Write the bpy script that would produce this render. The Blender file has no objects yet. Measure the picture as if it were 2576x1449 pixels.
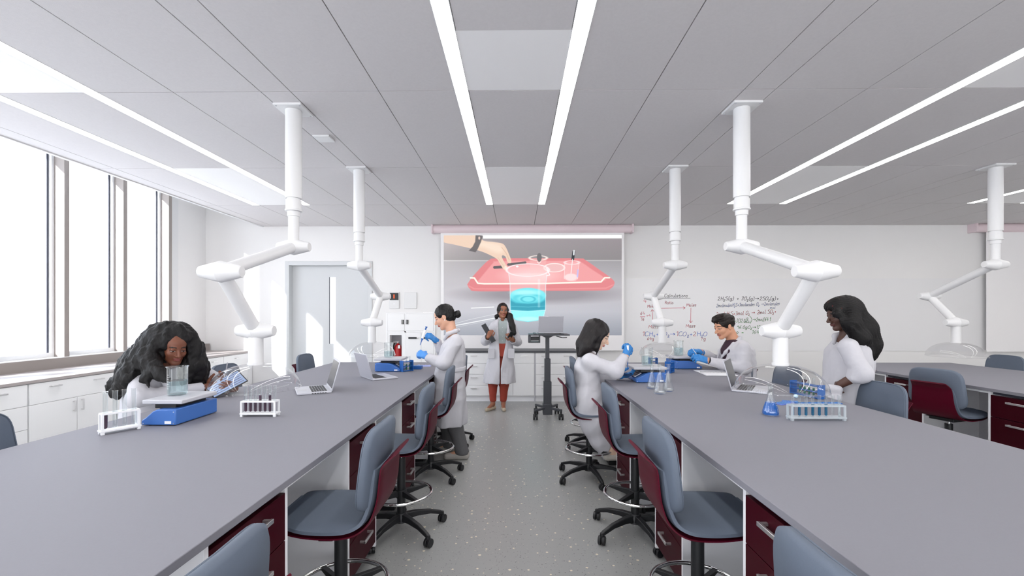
import bpy, bmesh, math, random
import numpy as np
from mathutils import Vector, Matrix
PI = math.pi
random.seed(7)
SC = bpy.context.scene
COL = SC.collection
# ---------------------------------------------------------------- camera
FPX, EYE, VX, HY = 1112.0, 1.46, 1288.0, 791.0
YAW = math.atan(12 / FPX)
SY, CY = math.sin(YAW), math.cos(YAW)
cam = bpy.data.cameras.new('camera')
cam.sensor_width = 36
cam.lens = FPX / 2576 * 36
cam.shift_y = (HY - 724.5) / 2576
cam.clip_start = 0.05
cam.clip_end = 800
camo = bpy.data.objects.new('camera', cam)
COL.objects.link(camo)
camo.location = (0, 0, EYE)
camo.rotation_euler = (PI / 2, 0, YAW)
SC.camera = camo

def at(x, y, d):
    l = (x - VX) * d / FPX
    return Vector((-SY * d + CY * l, CY * d + SY * l, EYE - (y - HY) * d / FPX))
def at_z(x, y, z):
    return at(x, y, FPX * (EYE - z) / (y - HY))
def at_y(x, y, Y):
    return at(x, y, Y / (CY + SY * (x - VX) / FPX))
def at_x(x, y, X):
    return at(x, y, X / (-SY + CY * (x - VX) / FPX))

# ---------------------------------------------------------------- materials
def lin(c):
    c = c / 255.0
    return c / 12.92 if c <= 0.04045 else ((c + 0.055) / 1.055) ** 2.4
def rgb(r, g, b):
    return (lin(r), lin(g), lin(b), 1)
def mat(name, col, rough=0.5, metal=0.0, noise=0.0, nscale=40, bump=0.0, bscale=200, spec=0.5, coat=0.0):
    m = bpy.data.materials.new(name)
    m.use_nodes = True
    nt = m.node_tree
    b = nt.nodes['Principled BSDF']
    b.inputs['Base Color'].default_value = col
    b.inputs['Roughness'].default_value = rough
    b.inputs['Metallic'].default_value = metal
    b.inputs['Specular IOR Level'].default_value = spec
    b.inputs['Coat Weight'].default_value = coat
    tc = nt.nodes.new('ShaderNodeTexCoord')
    if noise:
        n = nt.nodes.new('ShaderNodeTexNoise')
        n.inputs['Scale'].default_value = nscale
        n.inputs['Detail'].default_value = 4
        nt.links.new(tc.outputs['Object'], n.inputs['Vector'])
        mx = nt.nodes.new('ShaderNodeMix')
        mx.data_type = 'RGBA'
        mx.inputs[6].default_value = tuple(min(1, c * (1 + noise)) for c in col[:3]) + (1,)
        mx.inputs[7].default_value = tuple(c * (1 - noise) for c in col[:3]) + (1,)
        nt.links.new(n.outputs['Fac'], mx.inputs[0])
        nt.links.new(mx.outputs[2], b.inputs['Base Color'])
    if bump:
        n2 = nt.nodes.new('ShaderNodeTexNoise')
        n2.inputs['Scale'].default_value = bscale
        n2.inputs['Detail'].default_value = 3
        nt.links.new(tc.outputs['Object'], n2.inputs['Vector'])
        bp = nt.nodes.new('ShaderNodeBump')
        bp.inputs['Strength'].default_value = bump
        bp.inputs['Distance'].default_value = 0.01
        nt.links.new(n2.outputs['Fac'], bp.inputs['Height'])
        nt.links.new(bp.outputs['Normal'], b.inputs['Normal'])
    return m
def emit(name, col, s):
    m = bpy.data.materials.new(name)
    m.use_nodes = True
    nt = m.node_tree
    nt.nodes.clear()
    o = nt.nodes.new('ShaderNodeOutputMaterial')
    e = nt.nodes.new('ShaderNodeEmission')
    e.inputs['Color'].default_value = col
    e.inputs['Strength'].default_value = s
    nt.links.new(e.outputs[0], o.inputs[0])
    return m
def thin_glass(name, tint=(1, 1, 1, 1), ior=1.45, boost=1.0, rough=0.0, body=0.0, bodycol=(1, 1, 1, 1)):
    """thin clear pane or vessel wall: see-through with a fresnel reflection; body adds a little of the liquid's own colour"""
    m = bpy.data.materials.new(name)
    m.use_nodes = True
    nt = m.node_tree
    nt.nodes.clear()
    o = nt.nodes.new('ShaderNodeOutputMaterial')
    t = nt.nodes.new('ShaderNodeBsdfTransparent')
    t.inputs['Color'].default_value = tint
    g = nt.nodes.new('ShaderNodeBsdfGlossy')
    g.inputs['Roughness'].default_value = rough
    g.inputs['Color'].default_value = (1, 1, 1, 1)
    lw = nt.nodes.new('ShaderNodeLayerWeight')
    lw.inputs['Blend'].default_value = 0.5
    pw = nt.nodes.new('ShaderNodeMath')
    pw.operation = 'POWER'
    pw.inputs[1].default_value = 4.5
    nt.links.new(lw.outputs['Facing'], pw.inputs[0])
    f0 = ((ior - 1) / (ior + 1)) ** 2
    mu = nt.nodes.new('ShaderNodeMath')
    mu.operation = 'MULTIPLY_ADD'
    mu.use_clamp = True
    mu.inputs[1].default_value = min(1, boost) * (1 - f0) * 0.8
    mu.inputs[2].default_value = f0 * boost
    nt.links.new(pw.outputs[0], mu.inputs[0])
    mx = nt.nodes.new('ShaderNodeMixShader')
    src = t.outputs[0]
    if body:
        df = nt.nodes.new('ShaderNodeBsdfDiffuse')
        df.inputs['Color'].default_value = bodycol
        mb = nt.nodes.new('ShaderNodeMixShader')
        mb.inputs[0].default_value = body
        nt.links.new(t.outputs[0], mb.inputs[1])
        nt.links.new(df.outputs[0], mb.inputs[2])
        src = mb.outputs[0]
    nt.links.new(mu.outputs[0], mx.inputs[0])
    nt.links.new(src, mx.inputs[1])
    nt.links.new(g.outputs[0], mx.inputs[2])
    nt.links.new(mx.outputs[0], o.inputs[0])
    return m

M = {}
M['wall'] = mat('wall_paint', (0.80, 0.79, 0.785, 1), 0.6, noise=0.01, nscale=3)
M['tile'] = mat('ceiling_tile', (0.67, 0.645, 0.65, 1), 0.9, noise=0.05, nscale=60, bump=0.1, bscale=300)
M['tile_gap'] = mat('ceiling_gap', (0.05, 0.05, 0.05, 1), 0.9)
M['panel_white'] = mat('ceiling_white_panel', (0.95, 0.94, 0.94, 1), 0.6)
M['white_metal'] = mat('white_enamel', (0.74, 0.74, 0.745, 1), 0.38)
M['white_lam'] = mat('white_laminate', (0.92, 0.92, 0.945, 1), 0.35)
M['lab_white'] = mat('cabinet_white', (0.86, 0.86, 0.865, 1), 0.4)
M['burgundy'] = mat('burgundy_laminate', rgb(56, 2, 16), 0.45, noise=0.06, nscale=15, spec=0.12)
M['burg_shell'] = mat('burgundy_plastic', rgb(78, 3, 28), 0.45, spec=0.15)
M['worktop'] = mat('grey_resin_worktop', rgb(131, 130, 138), 0.62, noise=0.03, nscale=120, spec=0.3)
M['edge'] = mat('worktop_edge', rgb(120, 122, 126), 0.4)
M['frame_grey'] = mat('window_frame_metal', rgb(146, 138, 134), 0.45)
M['gasket'] = mat('dark_gasket', rgb(60, 62, 75), 0.6)
M['counter'] = mat('counter_top', rgb(168, 160, 158), 0.4)
M['door'] = mat('door_paint', rgb(205, 207, 209), 0.45)
M['silver'] = mat('brushed_silver', (0.72, 0.71, 0.71, 1), 0.3, 0.9)
M['chrome'] = mat('chrome', (0.8, 0.8, 0.8, 1), 0.08, 1.0)
M['black'] = mat('black_plastic', rgb(26, 27, 30), 0.45)
M['blackm'] = mat('charcoal_metal', rgb(62, 64, 70), 0.4)
M['grey_uph'] = mat('blue_grey_upholstery', rgb(92, 102, 117), 0.65, noise=0.04, nscale=150, bump=0.05, bscale=500)
M['blue'] = mat('blue_plastic', rgb(60, 108, 182), 0.38)
M['rack_blue'] = mat('rack_blue_plastic', rgb(24, 92, 168), 0.4)
M['scale_grey'] = mat('scale_plate', rgb(190, 190, 196), 0.35)
M['rack_white'] = mat('white_rack_plastic', (0.85, 0.86, 0.88, 1), 0.4)
M['rack_clear'] = thin_glass('frosted_rack', (0.82, 0.86, 0.88, 1), 1.4, 1.0, 0.2, 0.38, (0.8, 0.85, 0.88, 1))
M['glass'] = thin_glass('lab_glass', (0.955, 0.965, 0.965, 1), 1.5, 1.3)
M['dome'] = thin_glass('hood_acrylic', (0.95, 0.95, 0.955, 1), 1.45, 1.15)
M['pane'] = thin_glass('window_glass', (0.98, 0.99, 1.0, 1), 1.2, 0.7)
M['water'] = thin_glass('water', (0.86, 0.93, 0.94, 1), 1.33, 1.0, 0.0, 0.12, (0.45, 0.56, 0.6, 1))
M['blue_liq'] = thin_glass('blue_liquid', (0.22, 0.58, 0.95, 1), 1.33, 1.0, 0.0, 0.42, rgb(30, 122, 214))
M['teal_liq'] = thin_glass('teal_liquid', (0.08, 0.45, 0.62, 1), 1.33, 1.0, 0.0, 0.6, rgb(16, 120, 165))
M['purple_liq'] = mat('purple_liquid', rgb(58, 12, 48), 0.2)
M['green_liq'] = thin_glass('green_liquid', (0.3, 0.62, 0.45, 1), 1.33, 1.0, 0.0, 0.6, rgb(60, 150, 110))
M['laptop'] = mat('laptop_aluminium', rgb(196, 196, 204), 0.35, 0.35)
M['laptop_key'] = mat('laptop_keys', rgb(40, 40, 44), 0.5)
M['laptop_screen'] = mat('dark_laptop_display', rgb(58, 58, 64), 0.25)
M['light'] = emit('led_diffuser', (1.0, 0.985, 0.97, 1), 15.0)
M['red'] = mat('extinguisher_red', rgb(176, 14, 20), 0.3)
M['paper'] = mat('paper', (0.82, 0.82, 0.84, 1), 0.7)
M['orange'] = mat('orange_lamp', rgb(230, 90, 20), 0.4)
M['screen'] = mat('screen_fabric', (0.90, 0.885, 0.89, 1), 0.8)
M['casing'] = mat('screen_casing', rgb(225, 208, 212), 0.5)
M['board'] = mat('whiteboard', (0.78, 0.775, 0.785, 1), 0.3, bump=0.03, bscale=90)
M['out'] = mat('hazed_wall', (0.86, 0.84, 0.84, 1), 0.8)  # distant walls near white: the haze is put into the colour
M['out_dark'] = mat('hazed_glazing', (0.62, 0.58, 0.60, 1), 0.6)  # window bands lightened in colour for the same haze
M['ground_out'] = mat('pale_roofing', (0.86, 0.85, 0.85, 1), 0.9)

def floor_mat():
    m = bpy.data.materials.new('speckled_vinyl')
    m.use_nodes = True
    nt = m.node_tree
    b = nt.nodes['Principled BSDF']
    b.inputs['Roughness'].default_value = 0.32
    tc = nt.nodes.new('ShaderNodeTexCoord')
    cur = None
    base = nt.nodes.new('ShaderNodeRGB')
    base.outputs[0].default_value = rgb(158, 159, 158)
    cur = base.outputs[0]
    for scale, thr, col, seedoff in ((42, 0.22, rgb(128, 128, 127), 0), (22, 0.21, rgb(228, 220, 198), 5.3), (55, 0.15, rgb(190, 186, 176), 9.1), (75, 0.2, rgb(104, 105, 106), 2.2)):
        mp = nt.nodes.new('ShaderNodeMapping')
        mp.inputs['Location'].default_value = (seedoff, seedoff * 1.7, 0)
        nt.links.new(tc.outputs['Object'], mp.inputs['Vector'])
        v = nt.nodes.new('ShaderNodeTexVoronoi')
        v.inputs['Scale'].default_value = scale
        v.inputs['Randomness'].default_value = 1.0
        nt.links.new(mp.outputs[0], v.inputs['Vector'])
        wn = nt.nodes.new('ShaderNodeTexWhiteNoise')
        nt.links.new(v.outputs['Position'], wn.inputs['Vector'])
        mul = nt.nodes.new('ShaderNodeMath')
        mul.operation = 'MULTIPLY'
        mul.inputs[1].default_value = thr
        nt.links.new(wn.outputs['Value'], mul.inputs[0])
        lt = nt.nodes.new('ShaderNodeMath')
        lt.operation = 'LESS_THAN'
        nt.links.new(v.outputs['Distance'], lt.inputs[0])
        nt.links.new(mul.outputs[0], lt.inputs[1])
        mx = nt.nodes.new('ShaderNodeMix')
        mx.data_type = 'RGBA'
        nt.links.new(lt.outputs[0], mx.inputs[0])
        nt.links.new(cur, mx.inputs[6])
        mx.inputs[7].default_value = col
        cur = mx.outputs[2]
    nt.links.new(cur, b.inputs['Base Color'])
    return m
M['floor'] = floor_mat()

# ---------------------------------------------------------------- mesh builder
class MB:
    def __init__(s):
        s.v, s.f, s.m, s.mats = [], [], [], []
        s.X = Matrix.Identity(4)
    def mi(s, m):
        if m not in s.mats:
            s.mats.append(m)
        return s.mats.index(m)
    def add(s, vs, fs, m):
        o = len(s.v)
        s.v += [tuple(s.X @ Vector(p)) for p in vs]
        k = s.mi(m)
        for f in fs:
            s.f.append(tuple(i + o for i in f))
            s.m.append(k)
        return s
    def box(s, x0, x1, y0, y1, z0, z1, m):
        v = [(x, y, z) for z in (z0, z1) for y in (y0, y1) for x in (x0, x1)]
        return s.add(v, [(0, 2, 3, 1), (4, 5, 7, 6), (0, 1, 5, 4), (2, 6, 7, 3), (0, 4, 6, 2), (1, 3, 7, 5)], m)
    def prism(s, pts, z0, z1, m, axis='z'):
        """polygon extruded along an axis: pts are (x,y) for z, (x,z) for y, (y,z) for x"""
        n = len(pts)
        if axis == 'z':
            v = [(a, b, z0) for a, b in pts] + [(a, b, z1) for a, b in pts]
        elif axis == 'y':
            v = [(a, z1, b) for a, b in pts] + [(a, z0, b) for a, b in pts]
        else:
            v = [(z0, a, b) for a, b in pts] + [(z1, a, b) for a, b in pts]
        f = [tuple(range(n))[::-1], tuple(range(n, 2 * n))] + [(i, (i + 1) % n, n + (i + 1) % n, n + i) for i in range(n)]
        return s.add(v, f, m)
    def cone(s, a, b, r0, r1, m, n=24, caps=True):
        a, b = Vector(a), Vector(b)
        d = (b - a).normalized()
        u = d.orthogonal().normalized()
        w = d.cross(u)
        v = []
        for c, r in ((a, r0), (b, r1)):
            for i in range(n):
                t = 2 * PI * i / n
                v.append(c + u * (r * math.cos(t)) + w * (r * math.sin(t)))
        f = [(i, (i + 1) % n, n + (i + 1) % n, n + i) for i in range(n)]
        if caps:
            f += [tuple(range(n))[::-1], tuple(range(n, 2 * n))]
        return s.add(v, f, m)
    def cyl(s, a, b, r, m, n=24):
        return s.cone(a, b, r, r, m, n)
    def lathe(s, prof, m, c=(0, 0, 0), n=36, caps=True, axis=None):
        """prof: (radius, height) pairs, revolved about z (or about axis = 'x') through c"""
        v, f = [], []
        for r, h in prof:
            for i in range(n):
                t = 2 * PI * i / n
                if axis == 'x':
                    v.append((c[0] + h, c[1] + r * math.cos(t), c[2] + r * math.sin(t)))
                else:
                    v.append((c[0] + r * math.cos(t), c[1] + r * math.sin(t), c[2] + h))
        for k in range(len(prof) - 1):
            for i in range(n):
                f.append((k * n + i, k * n + (i + 1) % n, (k + 1) * n + (i + 1) % n, (k + 1) * n + i))
        if caps:
            f.append(tuple(range(n))[::-1])
            k = len(prof) - 1
            f.append(tuple(k * n + i for i in range(n)))
        return s.add(v, f, m)
    def tube(s, pts, r, m, n=10, closed=False, radii=None):
        pts = [Vector(p) for p in pts]
        v, f = [], []
        N = len(pts)
        up = None
        for k, p in enumerate(pts):
            if closed:
                d = pts[(k + 1) % N] - pts[k - 1]
            else:
                d = pts[min(k + 1, N - 1)] - pts[max(k - 1, 0)]
            d = d.normalized()
            u = d.orthogonal().normalized() if up is None else (up - d * up.dot(d)).normalized()
            up = u
            w = d.cross(u)
            rr = radii[k] if radii else r
            for i in range(n):
                t = 2 * PI * i / n
                v.append(p + u * (rr * math.cos(t)) + w * (rr * math.sin(t)))
        for k in range(N if closed else N - 1):
            q = (k + 1) % N
            for i in range(n):
                f.append((k * n + i, k * n + (i + 1) % n, q * n + (i + 1) % n, q * n + i))
        if not closed:
            f += [tuple(range(n))[::-1], tuple((N - 1) * n + i for i in range(n))]
        return s.add(v, f, m)
    def ball(s, c, r, m, n=16, sc=(1, 1, 1)):
        prof = [(max(1e-4, math.sin(PI * k / n)), -math.cos(PI * k / n)) for k in range(n + 1)]
        X = s.X
        s.X = X @ Matrix.Translation(c) @ Matrix.Diagonal((r * sc[0], r * sc[1], r * sc[2], 1))
        s.lathe(prof, m, n=n + 8, caps=True)
        s.X = X
        return s
    def build(s, name, parent=None, bevel=0.0, sharp=38, seg=2, smooth=True):
        me = bpy.data.meshes.new(name)
        me.from_pydata(s.v, [], s.f)
        for m in s.mats:
            me.materials.append(m)
        me.polygons.foreach_set('material_index', s.m)
        bm = bmesh.new()
        bm.from_mesh(me)
        bmesh.ops.recalc_face_normals(bm, faces=bm.faces)
        if smooth:
            for f in bm.faces:
                f.smooth = True
            for e in bm.edges:
                if len(e.link_faces) == 2 and e.calc_face_angle(0) > math.radians(sharp):
                    e.smooth = False
        bm.to_mesh(me)
        bm.free()
        o = bpy.data.objects.new(name, me)
        COL.objects.link(o)
        if parent is not None:
            o.parent = parent
        if bevel:
            b = o.modifiers.new('bevel', 'BEVEL')
            b.width = bevel
            b.segments = seg
            b.limit_method = 'ANGLE'
            b.angle_limit = math.radians(40)
            b.harden_normals = False
        return o

def tag(o, label=None, cat=None, group=None, kind=None):
    for k, v in (('label', label), ('category', cat), ('group', group), ('kind', kind)):
        if v:
            o[k] = v
    return o
def thing(name, label, cat, loc=(0, 0, 0), rz=0, group=None):
    o = bpy.data.objects.new(name, None)
    o.empty_display_size = 0.05
    COL.objects.link(o)
    o.location = loc
    o.rotation_euler = (0, 0, rz)
    return tag(o, label, cat, group)
def struct(o):
    o['kind'] = 'structure'
    return o
def copy_tree(o, parent=None):
    c = o.copy()
    COL.objects.link(c)
    if parent is not None:
        c.parent = parent
    for ch in list(o.children):
        copy_tree(ch, c)
    return c
def place(proto, used, loc, rz, label, group=None):
    o = proto if not used else copy_tree(proto)
    o.location = loc
    o.rotation_euler = (0, 0, rz)
    o['label'] = label
    if group:
        o['group'] = group
    used.append(o)
    return o
# ---------------------------------------------------------------- the room
CEIL, BACK, REAR, WINX, RIGHT = 3.06, 7.99, -6.0, -5.66, 10.0
b = MB()
b.box(-5.9, RIGHT, REAR, BACK, -0.1, 0, M['floor'])
struct(b.build('floor'))

# ceiling: long acoustic tiles with open joints, white infill panels between the light strips
xs = [-4.6, -4.41, -3.765, -3.12, -2.475, -1.84, -1.625, -0.99, -0.345, 0.31, 0.964, 1.618, 1.84, 2.485, 3.138, 3.79, 4.425, 5.065, 5.28, 5.93, 6.575, 7.225, 7.87, 8.51, 8.73, 9.4, 10.0]
ys = [REAR, -5.07, -3.425, -1.78, -0.135, 1.51, 3.157, 4.80, 6.432, BACK]
bays = [(-3.765, -3.12), (-0.345, 0.31), (3.138, 3.79), (6.575, 7.225)]
strips = []
for a, c in bays:
    strips += [(a - 0.1, a), (c, c + 0.1)]
t, w = MB(), MB()
G = 0.0035
for x0, x1 in zip(xs[:-1], xs[1:]):
    for y0, y1 in zip(ys[:-1], ys[1:]):
        a, c = x0 + G, x1 - G
        if x0 == -4.6:
            a = x0
        if -3.1 > y0 or y0 < 6.4:
            for s0, s1 in strips:                      # the light strip takes an edge of the tile
                if abs(s1 - x1) < 1e-6:
                    c = s0
                if abs(s0 - x0) < 1e-6:
                    a = s1
        if (x0, x1) in bays and y0 > 4.7 and y0 < 6:
            w.box(a - G, c + G, y0 + G, y1 - G, CEIL, CEIL + 0.03, M['panel_white'])
        elif (x0, x1) in bays and 1.5 < y0 < 2:
            t.box(a, c, y0 + G, 2.488, CEIL, CEIL + 0.03, M['tile'])
            w.box(a - G, c + G, 2.488, y1 - G, CEIL, CEIL + 0.03, M['panel_white'])
        else:
            t.box(a, c, y0 + G, y1 - G, CEIL, CEIL + 0.03, M['tile'])
t.box(-4.598, RIGHT, REAR, BACK, CEIL + 0.06, CEIL + 0.2, M['tile_gap'])
t.box(-4.64, -4.6, REAR, BACK, CEIL - 0.012, 3.7, M['white_metal'])     # ceiling edge trim, fascia of the window pocket
t.box(-5.95, -4.6, REAR, BACK, 3.7, 3.8, M['wall'])
struct(t.build('ceiling', smooth=False))
struct(w.build('ceiling_panel', smooth=False))
nm = {-3.865: 'left pair, window side', -3.12: 'left pair, aisle side', -0.445: 'middle pair, left of the white panels', 0.31: 'middle pair, right of the white panels',
      3.038: 'right pair, aisle side', 3.79: 'right pair, outer side', 6.475: 'far right pair, nearer strip', 7.225: 'far right pair, outermost strip'}
for s0, s1 in strips:
    key = min(nm, key=lambda k: abs(k - s0))
    o = thing('ceiling_light', 'white recessed linear ceiling light, ' + nm[key], 'light', ((s0 + s1) / 2, 2, CEIL), 0, 'linear ceiling lights')
    h = MB().box(-0.046, 0.046, -3.0 - 2, 6.432 - 2, -0.001, 0.012, M['light'])
    h.build('diffuser', o, smooth=False)
    h = MB()
    for sx in (-1, 1):
        h.box(sx * 0.048 - 0.002, sx * 0.048 + 0.002, -3.0 - 2, 6.432 - 2, -0.002, 0.03, M['white_metal'])
    h.build('frame', o, smooth=False)
o = thing('ceiling_sensor', 'small square white plate on the ceiling between the two left extraction arms', 'sensor', at_z(815, 346, CEIL))
MB().box(-0.075, 0.075, -0.07, 0.07, -0.018, 0, M['white_metal']).build('cover', o, 0.004)

# back wall with a door opening and an opening for the built-in cupboard
dl, dr = at_y(728, 700, BACK), at_y(927, 667, BACK)
DX0, DX1, DZ = dl.x, dr.x, dr.z
cl, cr = at_y(971, 786, BACK), at_y(1096, 786, BACK)
CX0, CX1, CZ = cl.x, cr.x, cl.z
b = MB()
T = BACK + 0.35
b.box(-5.95, DX0, BACK, T, 0, 3.8, M['wall']).box(DX0, DX1, BACK, T, DZ, 3.8, M['wall']).box(DX1, CX0, BACK, T, 0, 3.8, M['wall'])
b.box(CX0, CX1, BACK, T, CZ, 3.8, M['wall']).box(CX1, RIGHT, BACK, T, 0, 3.8, M['wall'])
struct(b.build('wall_back', smooth=False))
b = MB().box(RIGHT, RIGHT + 0.1, REAR, BACK, 0, 3.3, M['wall'])
struct(b.build('wall_right', smooth=False))
b = MB().box(-5.95, RIGHT, REAR - 0.1, REAR, 0, 0.25, M['wall']).box(-5.95, RIGHT, REAR - 0.1, REAR, 3.0, 3.8, M['wall'])  # unseen rear wall; its window openings are added to let fill daylight in
for k in range(9):
    x = -5.0 + k * 1.85
    b.box(x - 0.05, x + 0.05, REAR - 0.1, REAR, 0.25, 3.0, M['frame_grey'])
struct(b.build('wall_rear', smooth=False))
# window wall
MY0, MSP, MW = 7.02, 0.818, 0.063
b = MB()
b.box(-5.9, WINX, REAR, BACK, 0, 0.80, M['wall'])
b.box(-5.9, WINX, REAR, BACK, 3.52, 3.7, M['wall'])
b.box(-5.9, WINX, 7.33, BACK, 0.8, 3.52, M['wall'])
b.box(-5.9, -5.66, 7.083, 7.33, 0.8, 3.52, M['white_metal'])
struct(b.build('wall_left', smooth=False))
b = MB().box(-5.665, -5.56, REAR, 7.95, 0.80, 0.933, M['frame_grey'])
b.box(-5.76, -5.56, REAR, 7.083, 0.928, 0.938, M['white_metal'])  # sunlight on the sill top painted in as a white layer
struct(b.build('trim_1', bevel=0.003))
nW = 15
for k in range(nW):
    y1 = MY0 - MSP * k
    y0 = y1 - MSP + MW
    b = MB().box(-5.76, -5.57, y1, y1 + MW, 0.93, 3.52, M['frame_grey'])
    struct(b.build('trim_%d' % (k + 2), bevel=0.003))
    win = MB()
    win.box(-5.76, -5.70, y0, y1, 0.935, 0.99, M['white_metal']).box(-5.76, -5.70, y0, y1, 3.46, 3.52, M['white_metal'])
    win.box(-5.76, -5.70, y1 - 0.03, y1, 0.99, 3.46, M['white_metal'])
    win.box(-5.765, -5.71, y0, y0 + 0.03, 0.99, 3.46, M['white_metal'])
    win.box(-5.745, -5.735, y1 - 0.05, y1 - 0.03, 0.99, 3.46, M['gasket'])
    wo = struct(win.build('window_%d' % (k + 1), smooth=False))
    MB().box(-5.742, -5.738, y0 + 0.03, y1 - 0.03, 0.99, 3.46, M['pane']).build('glass_pane', wo, smooth=False)
# baseboard
b = MB().box(CX1 + 3.6, RIGHT, BACK - 0.012, BACK, 0, 0.1, M['blackm'])
struct(b.build('baseboard_back', smooth=False))

# door
b = MB()
FW = 0.07
yb = BACK + 0.11
b.box(DX0 - FW, DX0 + 0.003, BACK - 0.02, yb + 0.06, 0, DZ + FW, M['door']).box(DX1 - 0.003, DX1 + FW, BACK - 0.02, yb + 0.06, 0, DZ + FW, M['door'])
b.box(DX0 + 0.003, DX1 - 0.003, BACK - 0.02, yb + 0.06, DZ - 0.003, DZ + FW, M['door'])
do = struct(b.build('door_1', bevel=0.003))
v0, v1 = at_y(830, 697, yb), at_y(844.5, 865, yb)
q = MB()
x0, x1 = DX0 + 0.004, DX1 - 0.004
DZ -= 0.001
q.box(x0, v0.x, yb, yb + 0.045, 0.01, DZ - 0.004, M['door']).box(v1.x, x1, yb, yb + 0.045, 0.01, DZ - 0.004, M['door'])
q.box(v0.x, v1.x, yb, yb + 0.045, 0.01, v1.z, M['door']).box(v0.x, v1.x, yb, yb + 0.045, v0.z, DZ - 0.004, M['door'])
q.build('door_leaf', do, smooth=False)
MB().box(v0.x, v1.x, yb + 0.02, yb + 0.026, v1.z, v0.z, M['pane']).build('vision_glass', do, smooth=False)
q = MB().box(v0.x - 0.012, v0.x, yb - 0.004, yb, v1.z, v0.z, M['blackm'])
q.build('glazing_bead', do, smooth=False)
# corridor behind the door pane
struct(MB().box(DX0 - 0.6, DX1 + 0.6, T + 1.4, T + 1.5, 0, 3.2, M['wall']).build('wall_corridor', smooth=False))

# things on the back wall
c = at_y(699, 851, BACK)
o = thing('light_switch', 'white light switch plate on the back wall left of the door', 'switch', (c.x, BACK, c.z))
MB().box(-0.035, 0.035, -0.008, 0, -0.06, 0.06, M['white_metal']).build('plate', o, 0.003)
MB().box(-0.012, 0.012, -0.013, -0.006, -0.025, 0.025, M['rack_white']).build('rocker', o, 0.002)
c = at_y(992.5, 756, BACK)
o = thing('alarm_panel', 'white wall control panel with black screen and orange light above the white cupboards', 'control panel', (c.x, BACK, c.z))
MB().box(-0.09, 0.09, -0.025, 0, -0.15, 0.15, M['white_metal']).build('housing', o, 0.006)
q = MB().box(-0.078, 0.078, -0.03, -0.02, 0.008, 0.135, M['black'])
for k in (-0.045, -0.03, 0.035, 0.05):
    q.box(k - 0.002, k + 0.002, -0.032, -0.028, 0.03, 0.12, M['blackm'])
q.build('black_display', o, 0.002)
MB().box(-0.013, 0.013, -0.034, -0.028, 0.035, 0.11, M['orange']).build('orange_indicator', o, 0.002)
MB().cyl((0, -0.022, -0.06), (0, -0.028, -0.06), 0.012, M['rack_white'], 16).build('button', o)
c = at_y(1033, 756, BACK)
o = thing('blank_wall_plate', 'blank white rectangular plate on the back wall right of the control panel', 'wall plate', (c.x, BACK, c.z))
MB().box(-0.113, 0.113, -0.018, 0, -0.147, 0.147, M['white_metal']).build('cover', o, 0.005)

# built-in cupboard with extinguisher niche
o = thing('wall_cupboard', 'built-in white cupboard with black recessed pulls in the back wall', 'cupboard', ((CX0 + CX1) / 2, BACK, 0))
wd = (CX1 - CX0) / 2 - 0.002
def lx(px):
    return at_y(px, 800, BACK).x - (CX0 + CX1) / 2
zt, zm = at_y(0, 786, BACK).z, at_y(0, 835, BACK).z
zt = CZ - 0.002
zm = EYE - (834.5 - HY) * 8.0 / FPX
xm = lx(1020)
nx0, nx1 = lx(981), lx(1011)
nz1 = EYE - (843 - HY) * 8.0 / FPX
nz0 = 0.45
body = MB()
yf = -0.02
body.box(-wd, -wd + 0.03, yf, 0.33, 0, zt, M['lab_white']).box(wd - 0.03, wd, yf, 0.33, 0, zt, M['lab_white'])
body.box(-wd + 0.03, wd - 0.03, yf, 0.33, zt - 0.02, zt, M['lab_white']).box(-wd + 0.03, wd - 0.03, 0.31, 0.33, 0, zt - 0.02, M['scale_grey'])
body.box(xm - 0.012, xm + 0.012, yf, 0.31, 0, zt - 0.02, M['lab_white']).box(-wd + 0.03, wd - 0.03, yf, 0.31, zm - 0.012, zm + 0.012, M['lab_white'])
# frame round the niche
body.box(-wd + 0.03, nx0, yf + 0.005, 0.05, 0, zm - 0.012, M['lab_white']).box(nx1, xm - 0.012, yf + 0.005, 0.05, 0, zm - 0.012, M['lab_white'])
body.box(nx0, nx1, yf + 0.005, 0.05, nz1, zm - 0.012, M['lab_white']).box(nx0, nx1, yf + 0.005, 0.31, nz0 - 0.03, nz0, M['lab_white']).box(nx0, nx1, yf + 0.005, 0.05, 0, nz0 - 0.03, M['lab_white'])
body.box(-wd + 0.03, xm - 0.012, -0.004, 0.02, zm + 0.012, zt - 0.02, M['lab_white']).box(xm + 0.012, wd - 0.03, -0.004, 0.02, 0.02, zt - 0.02, M['lab_white'])
body.build('body', o, smooth=False)
def leaf(x0, x1, z0, z1, hx, hz, horiz):
    d = MB().box(x0 + 0.002, x1 - 0.002, yf - 0.004, yf + 0.0155, z0 + 0.002, z1 - 0.002, M['lab_white']).build('cupboard_door', o, 0.003)
    h = MB()
    if horiz:
        h.box(hx - 0.075, hx + 0.075, yf - 0.02, yf - 0.01, hz - 0.016, hz + 0.016, M['black'])
        h.cyl((hx + 0.075, yf - 0.016, hz), (hx + 0.105, yf - 0.016, hz), 0.012, M['silver'], 12)
    else:
        h.box(hx - 0.02, hx - 0.008, yf - 0.02, yf - 0.01, hz - 0.04, hz + 0.04, M['black']).box(hx - 0.008, hx, yf - 0.022, yf - 0.01, hz - 0.04, hz + 0.04, M['silver']).box(hx, hx + 0.02, yf - 0.02, yf - 0.01, hz - 0.04, hz + 0.04, M['black'])
    h.build('handle', d, 0.002)
hz = EYE - (810 - HY) * 8.0 / FPX
leaf(-wd + 0.03, xm - 0.012, zm + 0.012, zt - 0.02, lx(1014), hz, 0)
leaf(xm + 0.012, wd - 0.03, zm + 0.012, zt - 0.02, lx(1025.5), hz, 0)
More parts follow.
